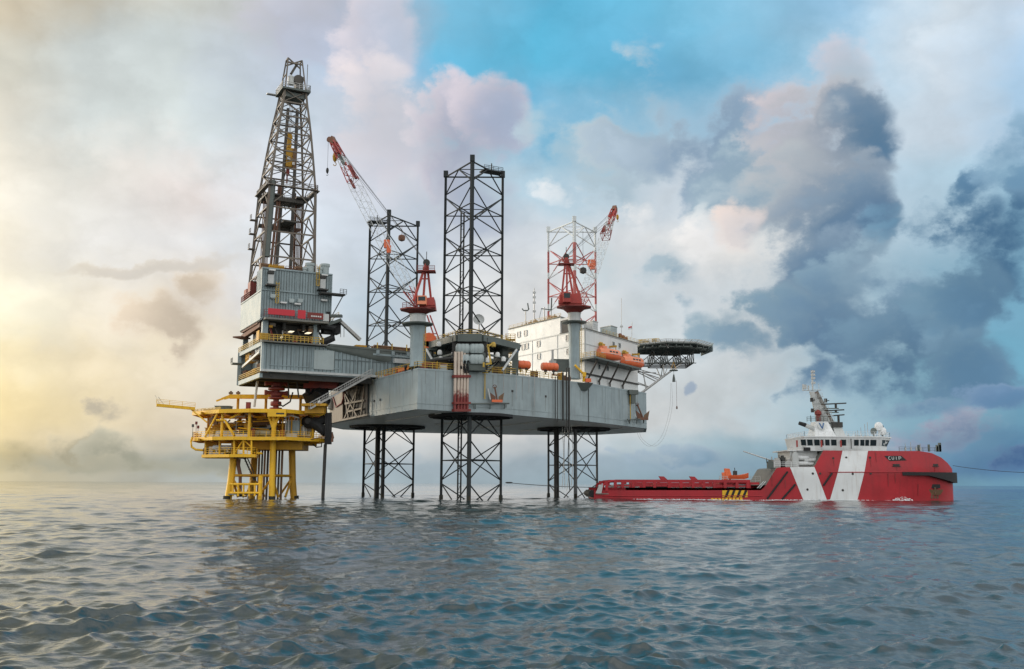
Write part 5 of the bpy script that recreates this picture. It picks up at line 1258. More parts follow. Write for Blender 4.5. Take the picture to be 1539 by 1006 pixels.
for k in range(3):
    o = XY(qn + W2 * (19.5 + k * 1.7) + W1 * .8, zq_top); mb = MB(); hh = 1.5 - k * .3; mb.box(o + Z * hh * .4, (.9, .8, hh * .8), (W2, W1, Z)); mb.lathe(o + Z * hh * .75, [(.45, 0), (.5, .1), (.3, .35), (.02, .45)], 10)
    solo(mb, 'roof_fan', M['oxide'], ['dark red roof fan on the quarters roof edge, tallest of the three', 'dark red roof fan on the quarters roof edge, middle of the three', 'dark red roof fan on the quarters roof, lowest of three and nearest the helideck'][k], 'fan', o)
root = thing('flag', 'small red and white flag on a short pole above the quarters roof', 'flag', P(949.5, 505, 246))
mb = MB(); mb.bar(P(949.5, 507, 246), P(950, 484, 246), .06); part(mb, 'pole', M['steel'], root)
for k, (m_, dz) in enumerate((('banner', .0), ('white', -.38))):
    mb = MB(); q = P(949.8, 490, 246) + Z * dz; mb.hexa([q, q + V((-.9, .1, -.25)), q + V((-.9, .1, -.63)), q + V((0, 0, -.38))], [v + V((0, .04, 0)) for v in (q, q + V((-.9, .1, -.25)), q + V((-.9, .1, -.63)), q + V((0, 0, -.38)))]); part(mb, 'cloth_stripe', M[m_], root)
# yellow stair tower and blue skip near the jacking house
root = thing('stair_tower', 'yellow scaffold stair tower between jacking house and white quarters', 'stairs', P(767, 553, 214))
for k in range(5):
    mb = MB(); z0 = P(767, 551 - k * 10, 214).z; o = XY(P(767, 551, 214), z0); mb.box(o, (2.0, 2.4, .15)); mb.rail([o + V((-1, -1.2, 0)), o + V((1, -1.2, 0))], 1.1, 1, .06)
    if k < 4: mb.beam(o + V((-.9 if k % 2 else .9, -.6, 0)), o + V((.9 if k % 2 else -.9, -.6, 1.4)), .5, .12)
    part(mb, 'flight', M['railyel'], root)
mb = MB()
for dx in (-1, 1):
    for dy in (-1.2, 1.2): o = P(767, 553, 214); mb.beam(o + V((dx, dy, 0)), XY(o, P(767, 503, 214).z) + V((dx, dy, 0)), .14)
part(mb, 'scaffold_post', M['yellow_dark'], root)
root = thing('skip', 'dark blue open skip beside the stair tower on deck', 'skip', P(773, 531, 216))
o = P(773, 530, 216); mb = MB(); mb.hexa([o + V((-.9, -.8, 0)), o + V((.9, -.8, 0)), o + V((.9, .8, 0)), o + V((-.9, .8, 0))], [o + V((-1.4, -1, 1.4)), o + V((1.4, -1, 1.4)), o + V((1.4, 1, 1.4)), o + V((-1.4, 1, 1.4))]); part(mb, 'bin', M['blue'], root)
mb = MB(); mb.box(o + Z * 1.5, (3.0, 2.2, .18)); mb.bar(o, XY(o, zq_bot - 1), .2); part(mb, 'rim', M['dark'], root)

# ------------------------------------------------------------------ lifeboats
def lifeboat(label, px, py, Y, big=1.0):
    c = P(px, py, Y); d = (W2 * .985 - W1 * .17).normalized(); d = V((d.x, d.y, 0)).normalized(); n_ = d.cross(Z)
    if n_.dot(c) > 0: n_ = -n_
    root = thing('lifeboat', label, 'lifeboat', c - Z * 1.6, 'enclosed lifeboats on the muster deck')
    L_ = 8.6 * big
    def ring(t, zs):
        w = math.sin(math.pi * min(1, max(0, t * .92 + .04))) ** .42
        return [c + d * L_ * (t - .5) + n_ * (y * w) + Z * z * (1 if z > 0 else w ** .5) for y, z in zs]
    lower = [(-1.32, .0), (-1.25, -.5), (-.9, -1.05), (0, -1.38), (.9, -1.05), (1.25, -.5), (1.32, .0), (0, .05)]
    upper = [(1.25, 0.03), (1.2, .5), (.95, 1.05), (.4, 1.3), (-.4, 1.3), (-.95, 1.05), (-1.2, .5), (-1.25, .03)]
    ts = [0.0, .03, .1, .22, .36, .5, .64, .78, .9, .97, 1.0]
    mb = MB(); mb.loft([ring(t, lower) for t in ts]); part(mb, 'hull', M['orange'], root)
    mb = MB(); mb.loft([[p + Z * (-.25 if t < .1 or t > .9 else 0) if i in (2, 3, 4, 5) else p for i, p in enumerate(ring(t, upper))] for t in ts[1:-1]]); cano = part(mb, 'canopy', M['canopy'], root)
    mb = MB(); e0, e1 = c - d * L_ * .47, c + d * L_ * .47; mb.beam(e0 + n_ * .72 + Z * .02, c + n_ * 1.36 + Z * .02, .16, .14); mb.beam(c + n_ * 1.36 + Z * .02, e1 + n_ * .72 + Z * .02, .16, .14); part(mb, 'rubbing_strake', M['offwhite'], root)
    for t in (-.9, .3, 1.5):
        mb = MB(); mb.box(c + d * t + n_ * 1.17 + Z * .55, (.75, .16, .34), (d, n_, Z)); part(mb, 'window', M['glass'], cano)
    mb = MB(); mb.box(c - d * 2.4 + Z * 1.45, (1.5, 1.3, .6), (d, n_, Z)); part(mb, 'helm_cupola', M['canopy'], root)
    return c, d, n_
def davit(label, c, d, n_):
    root = thing('lifeboat_davit', label, 'davit', XY(c - n_ * 2, zb_ + .1), 'yellow boat davits')
    for t in (-2.9, 2.7):
        o = c + d * t
        mb = MB(); mb.beam(XY(o - n_ * 2.3, zb_), XY(o - n_ * 2.1, c.z + 2.4), .4, .4); mb.beam(XY(o - n_ * 2.2, c.z + 2.3), o + n_ * .2 + Z * 2.2, .4, .45); mb.beam(o + Z * 2.1, o + Z * 1.1, .16); part(mb, 'arm', M['railyel'], root)
    mb = MB(); mb.beam(XY(c - d * 2.9 - n_ * 2.1, c.z + 2.2), XY(c + d * 2.7 - n_ * 2.1, c.z + 2.2), .3); mb.lathe(c - n_ * 1.2 - d * 2.0 + Z * 2.3, [(.1, -.7), (.6, -.6), (.6, .6), (.1, .7)], 12, 0, (n_, Z, d)); mb.box(c - n_ * .8 - d * 2.2 + Z * 2.0, (1.6, 1.4, .7), (d, n_, Z)); part(mb, 'winch', M['yellow_dark'], root)
b1 = lifeboat('orange enclosed lifeboat in front of the white quarters, the one nearer the crane', 915.5, 533, 233.0)
davit('yellow davit over the lifeboat nearer the crane', *b1)
b2 = lifeboat('orange enclosed lifeboat in front of the white quarters, the one nearer the helideck', 950.5, 544.5, 243.5, 1.0)
davit('yellow davit over the lifeboat nearer the helideck', *b2)

# ------------------------------------------------------------------ helideck
hc = XY(P(1007, 520, 262), 0)
zhd = P(1008, 513.2, 252).z
heli = thing('helideck', 'dark octagonal helideck cantilevered out from the bow on trusses', 'helideck', XY(hc, zhd))
Rh = 10.0
oct_ = [V((hc.x + Rh * math.cos(R(22.5 + 45 * k + 8)), hc.y + Rh * 1.05 * math.sin(R(22.5 + 45 * k + 8)), 0)) for k in range(8)]
mb = MB(); mb.prism(oct_, zhd - .5, zhd); hdk = part(mb, 'deck', M['green'], heli)
mb = MB()
for k in range(-5, 6): mb.beam(XY(hc + V((k * 1.9, -math.sqrt(max(1, 100 - (k * 1.9) ** 2)), 0)), zhd - .95), XY(hc + V((k * 1.9, math.sqrt(max(1, 100 - (k * 1.9) ** 2)), 0)), zhd - .75), .2, .4)
for k in range(-4, 5): mb.beam(XY(hc + V((-math.sqrt(max(1, 96 - (k * 2.2) ** 2)), k * 2.2, 0)), zhd - 1.15), XY(hc + V((math.sqrt(max(1, 96 - (k * 2.2) ** 2)), k * 2.2, 0)), zhd - 1.15), .2, .35)
part(mb, 'deck_girders', M['green'], heli)
mb = MB()
for k in range(8):                             # sloping safety net frames
    a_, b_ = oct_[k], oct_[(k + 1) % 8]; oa, ob = hc + (a_ - hc) * 1.13, hc + (b_ - hc) * 1.13
    mb.beam(XY(oa, zhd + .45), XY(ob, zhd + .45), .10); mb.beam(XY(a_, zhd - .05), XY(b_, zhd - .05), .22, .35)
    for i in range(6): t = i / 5; mb.beam(XY(lerp(a_, b_, t), zhd - .2), XY(lerp(oa, ob, t), zhd + .45), .10)
    for i in range(1, 4): t = i / 4; mb.beam(XY(lerp(a_, oa, t), zhd - .1 + .5 * t), XY(lerp(b_, ob, t), zhd - .1 + .5 * t), .05)
    for i in range(1, 14): t = i / 14; mb.beam(XY(lerp(a_, b_, t), zhd - .1), XY(lerp(oa, ob, t), zhd + .43), .04)
part(mb, 'safety_net', M['offwhite'], hdk)
e0 = max(range(8), key=lambda k: (oct_[k] + oct_[(k + 1) % 8]).x); a_, b_ = oct_[e0], oct_[(e0 + 1) % 8]
mb = MB(); mb.beam(XY(lerp(a_, b_, -.15), zhd - .7) + V((.7, 0, 0)), XY(lerp(a_, b_, 1.05), zhd - .7) + V((.7, 0, 0)), .15, 2.0); part(mb, 'edge_screen', M['clad'], heli)
# deep support truss under the deck
zt0 = P(1008, 548, 260).z
mb = MB(); gx = [-8.5, -5.1, -1.7, 1.7, 5.1]; gy = [-6, -3, 0, 3, 6]
for y_ in gy:
    w_ = math.sqrt(max(0, 92 - y_ * y_)); xs = [x for x in gx if abs(x) <= w_ + .6]
    for i, x_ in enumerate(xs):
        p = XY(hc + V((x_, y_, 0)), zt0); mb.beam(p, XY(p, zhd - 1.9), .16)
        if i: q = XY(hc + V((xs[i - 1], y_, 0)), zt0); mb.beam(q, p, .24); mb.beam(q, XY(p, zhd - 1.9), .16) if i % 2 else mb.beam(XY(q, zhd - 1.9), p, .16)
for x_ in gx:
    ys = [y for y in gy if abs(y) <= math.sqrt(max(0, 92 - x_ * x_)) + .6]
    for i in range(1, len(ys)):
        p, q = XY(hc + V((x_, ys[i - 1], 0)), zt0), XY(hc + V((x_, ys[i], 0)), zt0); mb.beam(p, q, .22); mb.beam(p, XY(q, zhd - 1.9), .14)
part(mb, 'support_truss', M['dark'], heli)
mb = MB(); mb.rail([XY(hc + V((-8, -6.5, 0)), zt0 - .1), XY(hc + V((5, -6.5, 0)), zt0 - .1)], 1.0, 1.6, .04); mb.beam(XY(hc + V((-8, -6.5, 0)), zt0 - .15), XY(hc + V((5.6, -6.5, 0)), zt0 - .15), .8, .12); part(mb, 'inspection_walkway', M['green'], heli)
ends = [P(963, 591, 249.0), P(966, 590, 257)]
for i, e in enumerate(ends):                   # the two raking legs with their webs
    tp = XY(hc + V((2.2, -6 + 12 * i, 0)), zt0); mid = lerp(e, tp, .42); up_ = P(957, 556 + 3 * i, 250 + 8 * i)
    mb = MB(); mb.bar(e, tp, .24, 8); mb.bar(up_, XY(tp - V((9.5, 0, 0)), zt0), .15, 6); part(mb, 'raking_leg', M['steel'], heli)
    mb = MB(); mb.bar(up_, mid, .13, 6); mb.bar(lerp(e, tp, .12), up_ + V((1.6, 0, -.3)), .14, 6); mb.bar(lerp(e, tp, .55), XY(tp - V((5.0, 0, 0)), zt0), .14, 6); mb.bar(lerp(e, tp, .55), XY(tp - V((3.4, 0, 0)), zt0), .12, 6); mb.bar(lerp(e, tp, .55), up_ + V((.2, 0, .2)), .12, 6); mb.bar(lerp(e, tp, .2), up_ + V((-.3, 0, -3.0)), .12, 6); part(mb, 'web_brace', M['steel'], heli)
p, q = P(957, 553, 251), P(968, 549, 252); mb = MB(); mb.beam(p, q, .6, .4); mb.bar(p - Z * 1.0, q + V((3, 0, -2)), .12); part(mb, 'fixing_bracket', M['dark'], heli)
mb = MB(); o = XY(hc + V((-9, -5, 0)), zhd); mb.rail([o, o + V((5, -2.5, 0))], 1.1, 1.0, .07); mb.box(o + V((1.5, 0, .5)), (2.6, 1.0, .9)); mb.box(o + V((4, -1.2, .6)), (1.2, .8, 1.1)); mb.box(o + V((-2.6, .5, .3)), (3.6, .8, .5)); part(mb, 'foam_monitor', M['railyel'], heli)
mb = MB(); mb.tube([XY(hc + V((-4, -8.4, 0)), zhd - .3), XY(hc + V((-2.4, -9.0, 0)), zhd - .6), XY(hc + V((-1.9, -9.1, 0)), zhd - 1.6)], .12, 6); part(mb, 'foam_hose', M['steel'], heli)
# hanging landing ring with its hook, and the slack bunkering hoses
hp = P(1012.5, 557, 252)
root = thing('hanging_basket', 'flat round transfer basket hanging by ropes under the helideck', 'basket', hp)
mb = MB(); mb.lathe(hp, [(.02, -.12), (1.05, -.12), (1.12, 0), (1.05, .12), (.02, .12)], 18); part(mb, 'ring_float', M['green'], root)
for k in range(4):
    mb = MB(); a_ = math.pi / 2 * k + .4; mb.bar(hp + V((.95 * math.cos(a_), .95 * math.sin(a_), .1)), XY(hp, zt0 - .3), .045, 4); part(mb, 'rope', M['yellow_dark'], root)
mb = MB(); mb.lathe(hp - Z * 1.9, [(.02, 1.0), (.16, .8), (.34, -.2), (.42, -1.0), (.05, -1.05)], 10); mb.bar(hp - Z * .9, hp, .04, 4); part(mb, 'hook_weight', M['green'], root)
for k, dx in enumerate((0, 3.5)):
    pts = [P(1008 + dx * .4, 576, 251), P(1007 + dx, 610, 251), P(1000 + dx, 642, 250), P(990 + dx * 1.5, 662, 249), P(975 + dx * 2, 671, 248), P(962 + dx, 660, 247), P(957 + dx, 648, 247)]
    fine_ = []
    for i in range(len(pts) - 1):
        p0, p1, p2, p3 = pts[max(i - 1, 0)], pts[i], pts[i + 1], pts[min(i + 2, len(pts) - 1)]
        for t in np.linspace(0, 1, 6)[:-1]:
            t = float(t); fine_.append(.5 * (2 * p1 + (p2 - p0) * t + (2 * p0 - 5 * p1 + 4 * p2 - p3) * t * t + (3 * p1 - p0 - 3 * p2 + p3) * t ** 3))
    mb = MB(); mb.tube(fine_ + [pts[-1]], .028, 5); solo(mb, 'slack_rope', M['steel'], 'thin pale rope hanging in a slack loop from the basket hook to the hull bow', 'rope', group='slack ropes at the bow')
mb = MB(); a_ = P(1016.5, 572, 251); b_ = P(1017.5, 613, 251); mb.bar(a_, XY(a_, b_.z), .035, 4); mb.lathe(XY(a_, b_.z), [(.02, -.4), (.22, -.2), (.16, .3), (.02, .5)], 8); solo(mb, 'tag_line', M['rust'], 'thin red-brown line with a small weight hanging under the basket', 'rope')
# ------------------------------------------------------------------ yellow wellhead platform
YP = 203.0
wn = P(408, 747, YP - 2)                      # nearest leg
E1 = V((.235, .972, 0)); E2 = V((-.972, .235, 0)); LS = 8.9
feet = [XY(wn, 0), XY(wn + E1 * LS, 0), XY(wn + E1 * LS + E2 * LS, 0), XY(wn + E2 * LS, 0)]
pc = sum(feet, V()) / 4
zU, zM, zL = P(400, 616, YP - 4).z, P(400, 657, YP - 4).z, P(340, 683, YP - 4).z
wp = thing('wellhead_platform', 'bright yellow wellhead platform on four legs standing beside the rig', 'platform', XY(pc, -2))
for i, f in enumerate(feet):
    mb = MB(); top = XY(lerp(f, pc, .06), zL - 1); ft = XY(f + (f - pc) * (.05 if i in (0,) else .14), -3)
    r0, r1 = (.62, .66) if i == 0 else (.72, .48)
    mb.tube([ft, lerp(ft, top, .35), lerp(ft, top, .62), XY(lerp(f, pc, .06), zM)], r0, 14)
    if i in (1, 2, 3): mb.tube([XY(ft, -2), XY(lerp(ft, top, .52), lerp(ft, top, .52).z)], .78, 12, 0, .5)
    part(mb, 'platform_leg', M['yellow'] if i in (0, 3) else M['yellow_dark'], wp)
    g0 = lerp(ft, top, .10 + .03 * i / 3); mb = MB(); mb.tube([XY(ft, -2.5), XY(lerp(ft, g0, .9), .3), XY(g0, .62)], (.65 if i == 0 else .82), 12, 0, (.64 if i == 0 else .80)); part(mb, 'growth_band', M['growth'], wp)
zb1, zb2 = P(400, 715, YP).z, P(380, 731, YP).z
for i in range(4):
    a_, b_ = feet[i], feet[(i + 1) % 4]
    mb = MB(); mb.bar(XY(a_, zb1), XY(b_, zb1), .26, 8); part(mb, 'leg_tie', M['yellow_dark'], wp)
    mb = MB(); mb.bar(XY(a_, zb1 - .3), XY(lerp(a_, b_, .32), .4), .24, 8); mb.bar(XY(b_, zb1 - .3), XY(lerp(b_, a_, .32), .4), .24, 8); part(mb, 'knee_brace', M['yellow_dark'], wp)
def deck(poly, z, th, name, mat=M['yellow'], beams=True):
    mb = MB(); pts = [XY(p, 0) for p in poly]
    mb.prism(pts, z - .22, z)
    for a_, b_ in zip(pts, pts[1:] + pts[:1]): mb.beam(XY(a_, z - th / 2 + .03), XY(b_, z - th / 2 + .03), .28, th)
    part(mb, name, mat, wp, smooth=0)
    if beams:
        c = sum(pts, V()) / len(pts); mb = MB()
        for k in range(-4, 5):
            o = c + V((1, .2, 0)) * k * 2.6; mb.beam(XY(o + V((.4, -6.5 + abs(k) * .8, 0)), z - .55), XY(o + V((-.4, 6.5 - abs(k) * .8, 0)), z - .55), .3, .55)
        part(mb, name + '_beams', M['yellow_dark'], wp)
pp = lambda px, Y, z: V((P(px, 727, Y).x * 1.0, Y, 0)) if z is None else XY(PZ(px, proj(V((P(px, 727, Y).x, Y, z)))[1], z), 0) * 0 + V(((px - proj(V((0, Y, z)))[0]) / (proj(V((1, Y, z)))[0] - proj(V((0, Y, z)))[0]), Y, 0))
upper = [pp(290, 206, zU), pp(330, 199, zU), pp(376, 196.5, zU), pp(430, 197.5, zU), pp(487, 207, zU), pp(478, 217, zU), pp(400, 218, zU), pp(305, 216, zU)]
main = [pp(288, 204, zM), pp(320, 199, zM), pp(352, 197.5, zM), pp(390, 198.5, zM), pp(430, 197.5, zM), pp(494, 206, zM), pp(480, 216, zM), pp(400, 218, zM), pp(300, 215, zM)]
lower = [pp(304, 203, zL), pp(345, 198.5, zL), pp(384, 198, zL), pp(388, 206, zL), pp(350, 212, zL), pp(310, 211, zL)]
deck(upper, zU, .75, 'upper_deck'); deck(main, zM, .7, 'main_deck'); deck(lower, zL, .6, 'cellar_deck', beams=False)
zC = P(420, 676, YP).z
mb = MB(); o = pc + E1 * .5; mb.prism([o + V((-4.2, -5, 0)), o + V((8.5, -4, 0)), o + V((8, 5, 0)), o + V((-4.5, 5, 0))], zC, zM - .7); part(mb, 'cellar_beams', M['yellow_dark'], wp)
# posts and bracing between the decks
posts = [(316, 200.5, 296, 330), (348, 198.6, 0, 0), (375, 198.0, 0, 0), (411, 198.2, 0, 0), (452, 202, 0, 0), (483, 206, 0, 0)]
for px, Y in ((333, 200), (374, 198.2), (411, 198.6), (470, 205), (312, 212), (360, 215), (420, 216), (468, 215)):
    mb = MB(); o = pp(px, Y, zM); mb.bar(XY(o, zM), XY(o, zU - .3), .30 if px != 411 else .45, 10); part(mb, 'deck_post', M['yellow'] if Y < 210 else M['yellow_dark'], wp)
def brace(p0, Y0, z0, p1, Y1, z1, r_=.2, m_='yellow'):
    mb = MB(); mb.bar(XY(pp(p0, Y0, z0), z0), XY(pp(p1, Y1, z1), z1), r_, 8); part(mb, 'deck_brace', M[m_], wp)
brace(308, 200.5, zM, 328, 200, zU - .4); brace(325, 199.5, zM + 3.3, 338, 199.5, zM + 3.3, .22); brace(338, 199.5, zM + 3.3, 352, 198.4, zM + .2, .24); brace(345, 199.2, zM + 3.6, 366, 198.8, zU - .4, .2)
brace(404, 198.4, zU - 1.3, 411, 198.4, zM + 1.4, .26); brace(419, 198.4, zU - 1.3, 411, 198.4, zM + 1.4, .26)
mb = MB(); a_ = pp(416.5, 197.0, zU); mb.box(XY(a_, zU - .75), (3.6, .5, 1.5)); part(mb, 'deck_bracket', M['yellow'], wp, 'deep yellow bracket plate on the near edge of the upper deck')
mb = MB(); mb.box(XY(a_, zU - .9) + V((.7, -.27, 0)), (1.6, .05, .3)); part(mb, 'dark_marking', M['dark'], wp)
# hand-rails
def rail_on(poly, idx, z, name='handrail', m_='yellow', h=1.15):
    mb = MB(); mb.rail([XY(poly[i] + (pc - poly[i]).normalized() * .2, z) for i in idx], h, 1.5, .055); part(mb, name, M[m_], wp)
rail_on(main, (8, 0, 1, 2, 3, 4, 5, 6), zM); rail_on(lower, (5, 0, 1, 2, 3), zL, h=1.3); rail_on(upper, (7, 0, 1), zU, m_='railyel', h=.5)
# hangers between main and cellar deck
for px, Y in ((309, 203), (330, 200.5), (352, 198.6), (366, 198.4), (378, 198.4), (320, 211)):
    mb = MB(); mb.bar(XY(pp(px, Y, zL), zL), XY(pp(px, Y, zM), zM - .3), .2, 8); part(mb, 'hanger', M['yellow'], wp)
brace(352, 198.8, zL + .2, 366, 198.6, zM - .6, .14); brace(378, 198.6, zL + 1.4, 366, 198.6, zM - .6, .14); brace(382, 199, zL + .3, 394, 199.5, zC - .9, .22); 
mb = MB(); o = pp(306, 205, zL); mb.box(XY(o + V((1.2, 2, 0)), (zL + zM) / 2), (2.6, 3, zM - zL - 1)); part(mb, 'cellar_cabin', M['yellow_dark'], wp)
mb = MB(); a_ = [(305, 677), (294, 676), (288, 672), (287, 664), (289, 657)]; mb.tube([P(x, y, 203) for x, y in a_], .22, 8); part(mb, 'bumper_loop', M['yellow'], wp)
# flare boom pointing left, with its stay
mb = MB(); a_, b_ = P(293, 614.5, 203), P(235, 609, 200); mb.beam(b_, a_, .55, .6); mb.rail([b_ + Z * .3, a_ + Z * .3], .9, 2.2, .035); part(mb, 'vent_boom', M['yellow'], wp)
mb = MB(); mb.bar(P(288, 616, 203), P(311, 635, 202), .15, 6); part(mb, 'boom_stay', M['yellow'], wp)
mb = MB(); mb.bar(P(246, 608, 201), P(238, 597, 201), .05, 5); mb.bar(P(240, 608, 201), P(233, 594, 201), .03, 4); part(mb, 'boom_aerial', M['steel'], wp)
# crane girder over the top deck
mb = MB(); mb.hexa([P(332, 598.5, 210), P(338, 601, 210), P(338, 601, 211.2), P(332, 598.5, 211.2)], [P(345, 593.5, 210), P(345, 599, 210), P(345, 599, 211.2), P(345, 593.5, 211.2)]); a_, b_ = P(345, 596.3, 210.6), P(465, 597, 213); mb.beam(a_, b_, 1.2, .85); mb.beam(P(325, 603, 210), P(340, 597.5, 210.4), .35); part(mb, 'girder', M['yellow'], wp)
for px in (358, 400, 452):
    mb = MB(); mb.bar(P(px, 597, 212), XY(P(px, 597, 212), zU), .3, 8); part(mb, 'girder_post', M['yellow_dark'], wp)
for px in (347, 358):
    mb = MB(); mb.bar(P(px, 593.5, 210.5), P(px, 588, 210.5), .22, 6); mb.box(P(px, 591, 210.5), (.8, .5, .4)); part(mb, 'girder_lamp', M['brown'], wp)
# equipment on the decks
def gear(px, Y, z, w, d, h, m_, name='deck_equipment', ribs=0, base=None):
    mb = MB(); o = XY(pp(px, Y, z), z); mb.box(o + Z * h / 2, (w, d, h))
    mb.box(o + Z * (h + .06), (w * 1.08, d * 1.08, .12)); mb.box(o + Z * .08, (w * 1.1, d * 1.1, .16))
    for k in range(ribs): mb.box(o + V((-w / 2 + (k + .5) * w / ribs, -d / 2 - .04, h / 2)), (.1, .1, h * .86))
    return part(mb, name, M[m_], wp)
def vessel(px, Y, z, L_, r_, m_, name='pressure_vessel'):
    mb = MB(); o = XY(pp(px, Y, z), z + r_ + .3); mb.lathe(o - V((L_ / 2, 0, 0)), [(.02, -.2), (r_ * .7, -.1), (r_, .2), (r_, L_ - .2), (r_ * .7, L_ + .1), (.02, L_ + .2)], 14, 0, (V((0, 1, 0)), Z, V((1, 0, 0))))
    for t in (-.3, .3): mb.box(o + V((t * L_, 0, -r_ - .1)), (.3, r_ * 1.4, .6))
    part(mb, name, M[m_], wp)
for g in ((336, 205, zU, 3.0, 2.2, 1.0, 'green', 'generator_skid', 4), (322, 206, zU, 4.2, 1.4, .45, 'brown', 'skid', 0), (373, 201, zU, .8, .8, 1.5, 'oxide', 'red_drum', 0)): gear(*g)
for px, Y, z, w, d, h, m_, nm, rb in ((326, 205, zM, 4.0, 3.0, 1.9, 'yellow_dark', 'pump_skid', 5), (322, 203, zM, 3.0, .4, .55, 'white', 'pale_panel', 0), (342, 203, zM, 3.2, .4, .55, 'white', 'pale_panel', 0), (362, 201, zM, 3.6, .5, .55, 'white', 'pale_panel', 0), (379, 200.5, zM, 1.0, .8, 1.6, 'oxide', 'fire_box', 0), (392, 203, zM, 4.0, 2.6, 1.9, 'green', 'control_skid', 4), (393, 205, zM + 2.6, 4.4, 2, 1.2, 'brown', 'valve_skid', 5), (425, 202, zM, .9, .7, 1.5, 'redcrane', 'fire_box', 0), (441, 204, zM, 2.6, 2.2, 3.4, 'clad', 'control_cabin', 0), (438, 201.5, zM, 2.2, .4, .7, 'offwhite', 'pale_panel', 0), (462, 207, zM, 1.6, 1.4, 2.2, 'steel', 'cabinet', 0), (456, 205.5, zM, .8, .8, 3.1, 'white', 'cabinet', 0), (330, 206, zL, 5.0, 2.0, 1.5, 'dark', 'sump_skid', 0), (325, 203, zL, 3.0, .5, .35, 'white', 'pale_panel', 0), (317, 203, zL, .7, .6, 1.5, 'white', 'pale_panel', 0)): gear(px, Y, z, w, d, h, m_, nm, rb)
rg8 = random.Random(8)
for i in range(46):
    px = rg8.uniform(316, 446); Y = rg8.uniform(201.5, 213); z = zM + rg8.choice([.3, .9, 1.6, 2.3, 3.0, 3.7, 4.2]); L_ = rg8.uniform(1.5, 6.5); o = XY(pp(px, Y, z), z); r_ = rg8.uniform(.07, .2); mb = MB()
    if i % 3 == 0: mb.bar(o, XY(o, min(zU - .5, z + rg8.uniform(1, 3.6))), r_, 7)
    else: mb.tube([o, o + V((L_ * .5, rg8.uniform(-.5, .5), 0)), o + V((L_ * .5 + .1, 0, rg8.uniform(-.8, .8))), o + V((L_, 0, 0))], r_, 7)
    part(mb, 'process_pipe', M[rg8.choice(['yellow', 'yellow_dark', 'offwhite', 'offwhite', 'brown', 'rust', 'steel', 'yellow_dark', 'green'])], wp)
for i in range(34):
    px = rg8.uniform(318, 474); Y = rg8.uniform(202, 211); z = zM + rg8.choice([.05, .05, .05, 1.4, 2.6]); mb = MB(); o = XY(pp(px, Y, z), z); w, d, h = rg8.uniform(.5, 2.2), rg8.uniform(.5, 1.4), rg8.uniform(.5, 1.7)
    mb.box(o + Z * h / 2, (w, d, h)); mb.lathe(o + Z * h, [(w * .3, 0), (w * .3, .25), (.02, .35)], 8); mb.box(o + V((0, -d / 2 - .05, h * .5)), (w * .5, .1, h * .4)); part(mb, 'process_unit', M[rg8.choice(['offwhite', 'brown', 'green', 'yellow_dark', 'dark', 'rust', 'steel', 'yellow_dark'])], wp)
for k in range(5):
    mb = MB(); a_, b_ = pp(312 + k * 2, 212 - k * 2, zM), pp(478 - k * 2, 213 - k * 2, zM); mb.beam(XY(a_, zM + 2.2 + .5 * (k % 3)), XY(b_, zM + 2.2 + .5 * (k % 3)), .2, .35); part(mb, 'pipe_rack_beam', M['yellow_dark'], wp)
vessel(340, 203.5, zM, 4.0, .6, 'offwhite'); vessel(392, 201.5, zM + .1, 3.4, .55, 'clad'); vessel(334, 201.5, zL + .6, 3.6, .5, 'offwhite', 'drain_vessel')
for k in range(9):
    px = 424 + k * 4.5; mb = MB(); o = pp(px, 201 + k * .5, zM); mb.bar(XY(o, zM), XY(o, zM + 4.3), .11 + .05 * (k % 3 == 0), 6); part(mb, 'riser_post', M['offwhite' if k % 3 else 'yellow_dark'], wp)
mb = MB(); mb.tube([XY(pp(426, 200.5, zM), zM + 4.0), XY(pp(436, 200.5, zM), zM + 4.4), XY(pp(448, 202, zM), zM + 4.0)], .16, 7); part(mb, 'header_pipe', M['offwhite'], wp)
for (p0, y0), (p1, y1) in (((380, 634), (404, 633)), ((380, 644), (404, 646)), ((355, 634), (372, 633)), ((358, 643), (373, 645))):
    mb = MB(); mb.bar(P(p0, y0, 201), P(p1, y1, 201), .14, 6); part(mb, 'flow_pipe', M['yellow_dark' if p0 > 370 else 'yellow'], wp)
for px, py in ((289, 648), (294, 644), (297, 650)):
    mb = MB(); o = pp(px, 205, zM); mb.bar(XY(o, zM), XY(o, P(px, py - 8, 205).z), .05, 5); mb.box(XY(o, P(px, py - 8, 205).z), (.4, .3, .6)); part(mb, 'navigation_light', M['oxide' if px != 289 else 'green'], wp)
# conductors running down to the sea
for k, (px, Y, r_) in enumerate(((389.5, 207, .22), (394, 209, .20), (398, 206, .22), (402.5, 208, .24), (415, 207, .2), (419.5, 209, .22), (424, 207, .24))):
    mb = MB(); o = pp(px, Y, 8.0); mb.bar(XY(o, -3), XY(o, zM - .5), r_, 8); part(mb, 'conductor', M['derrick_dark'] if k % 2 else M['brown'], wp)
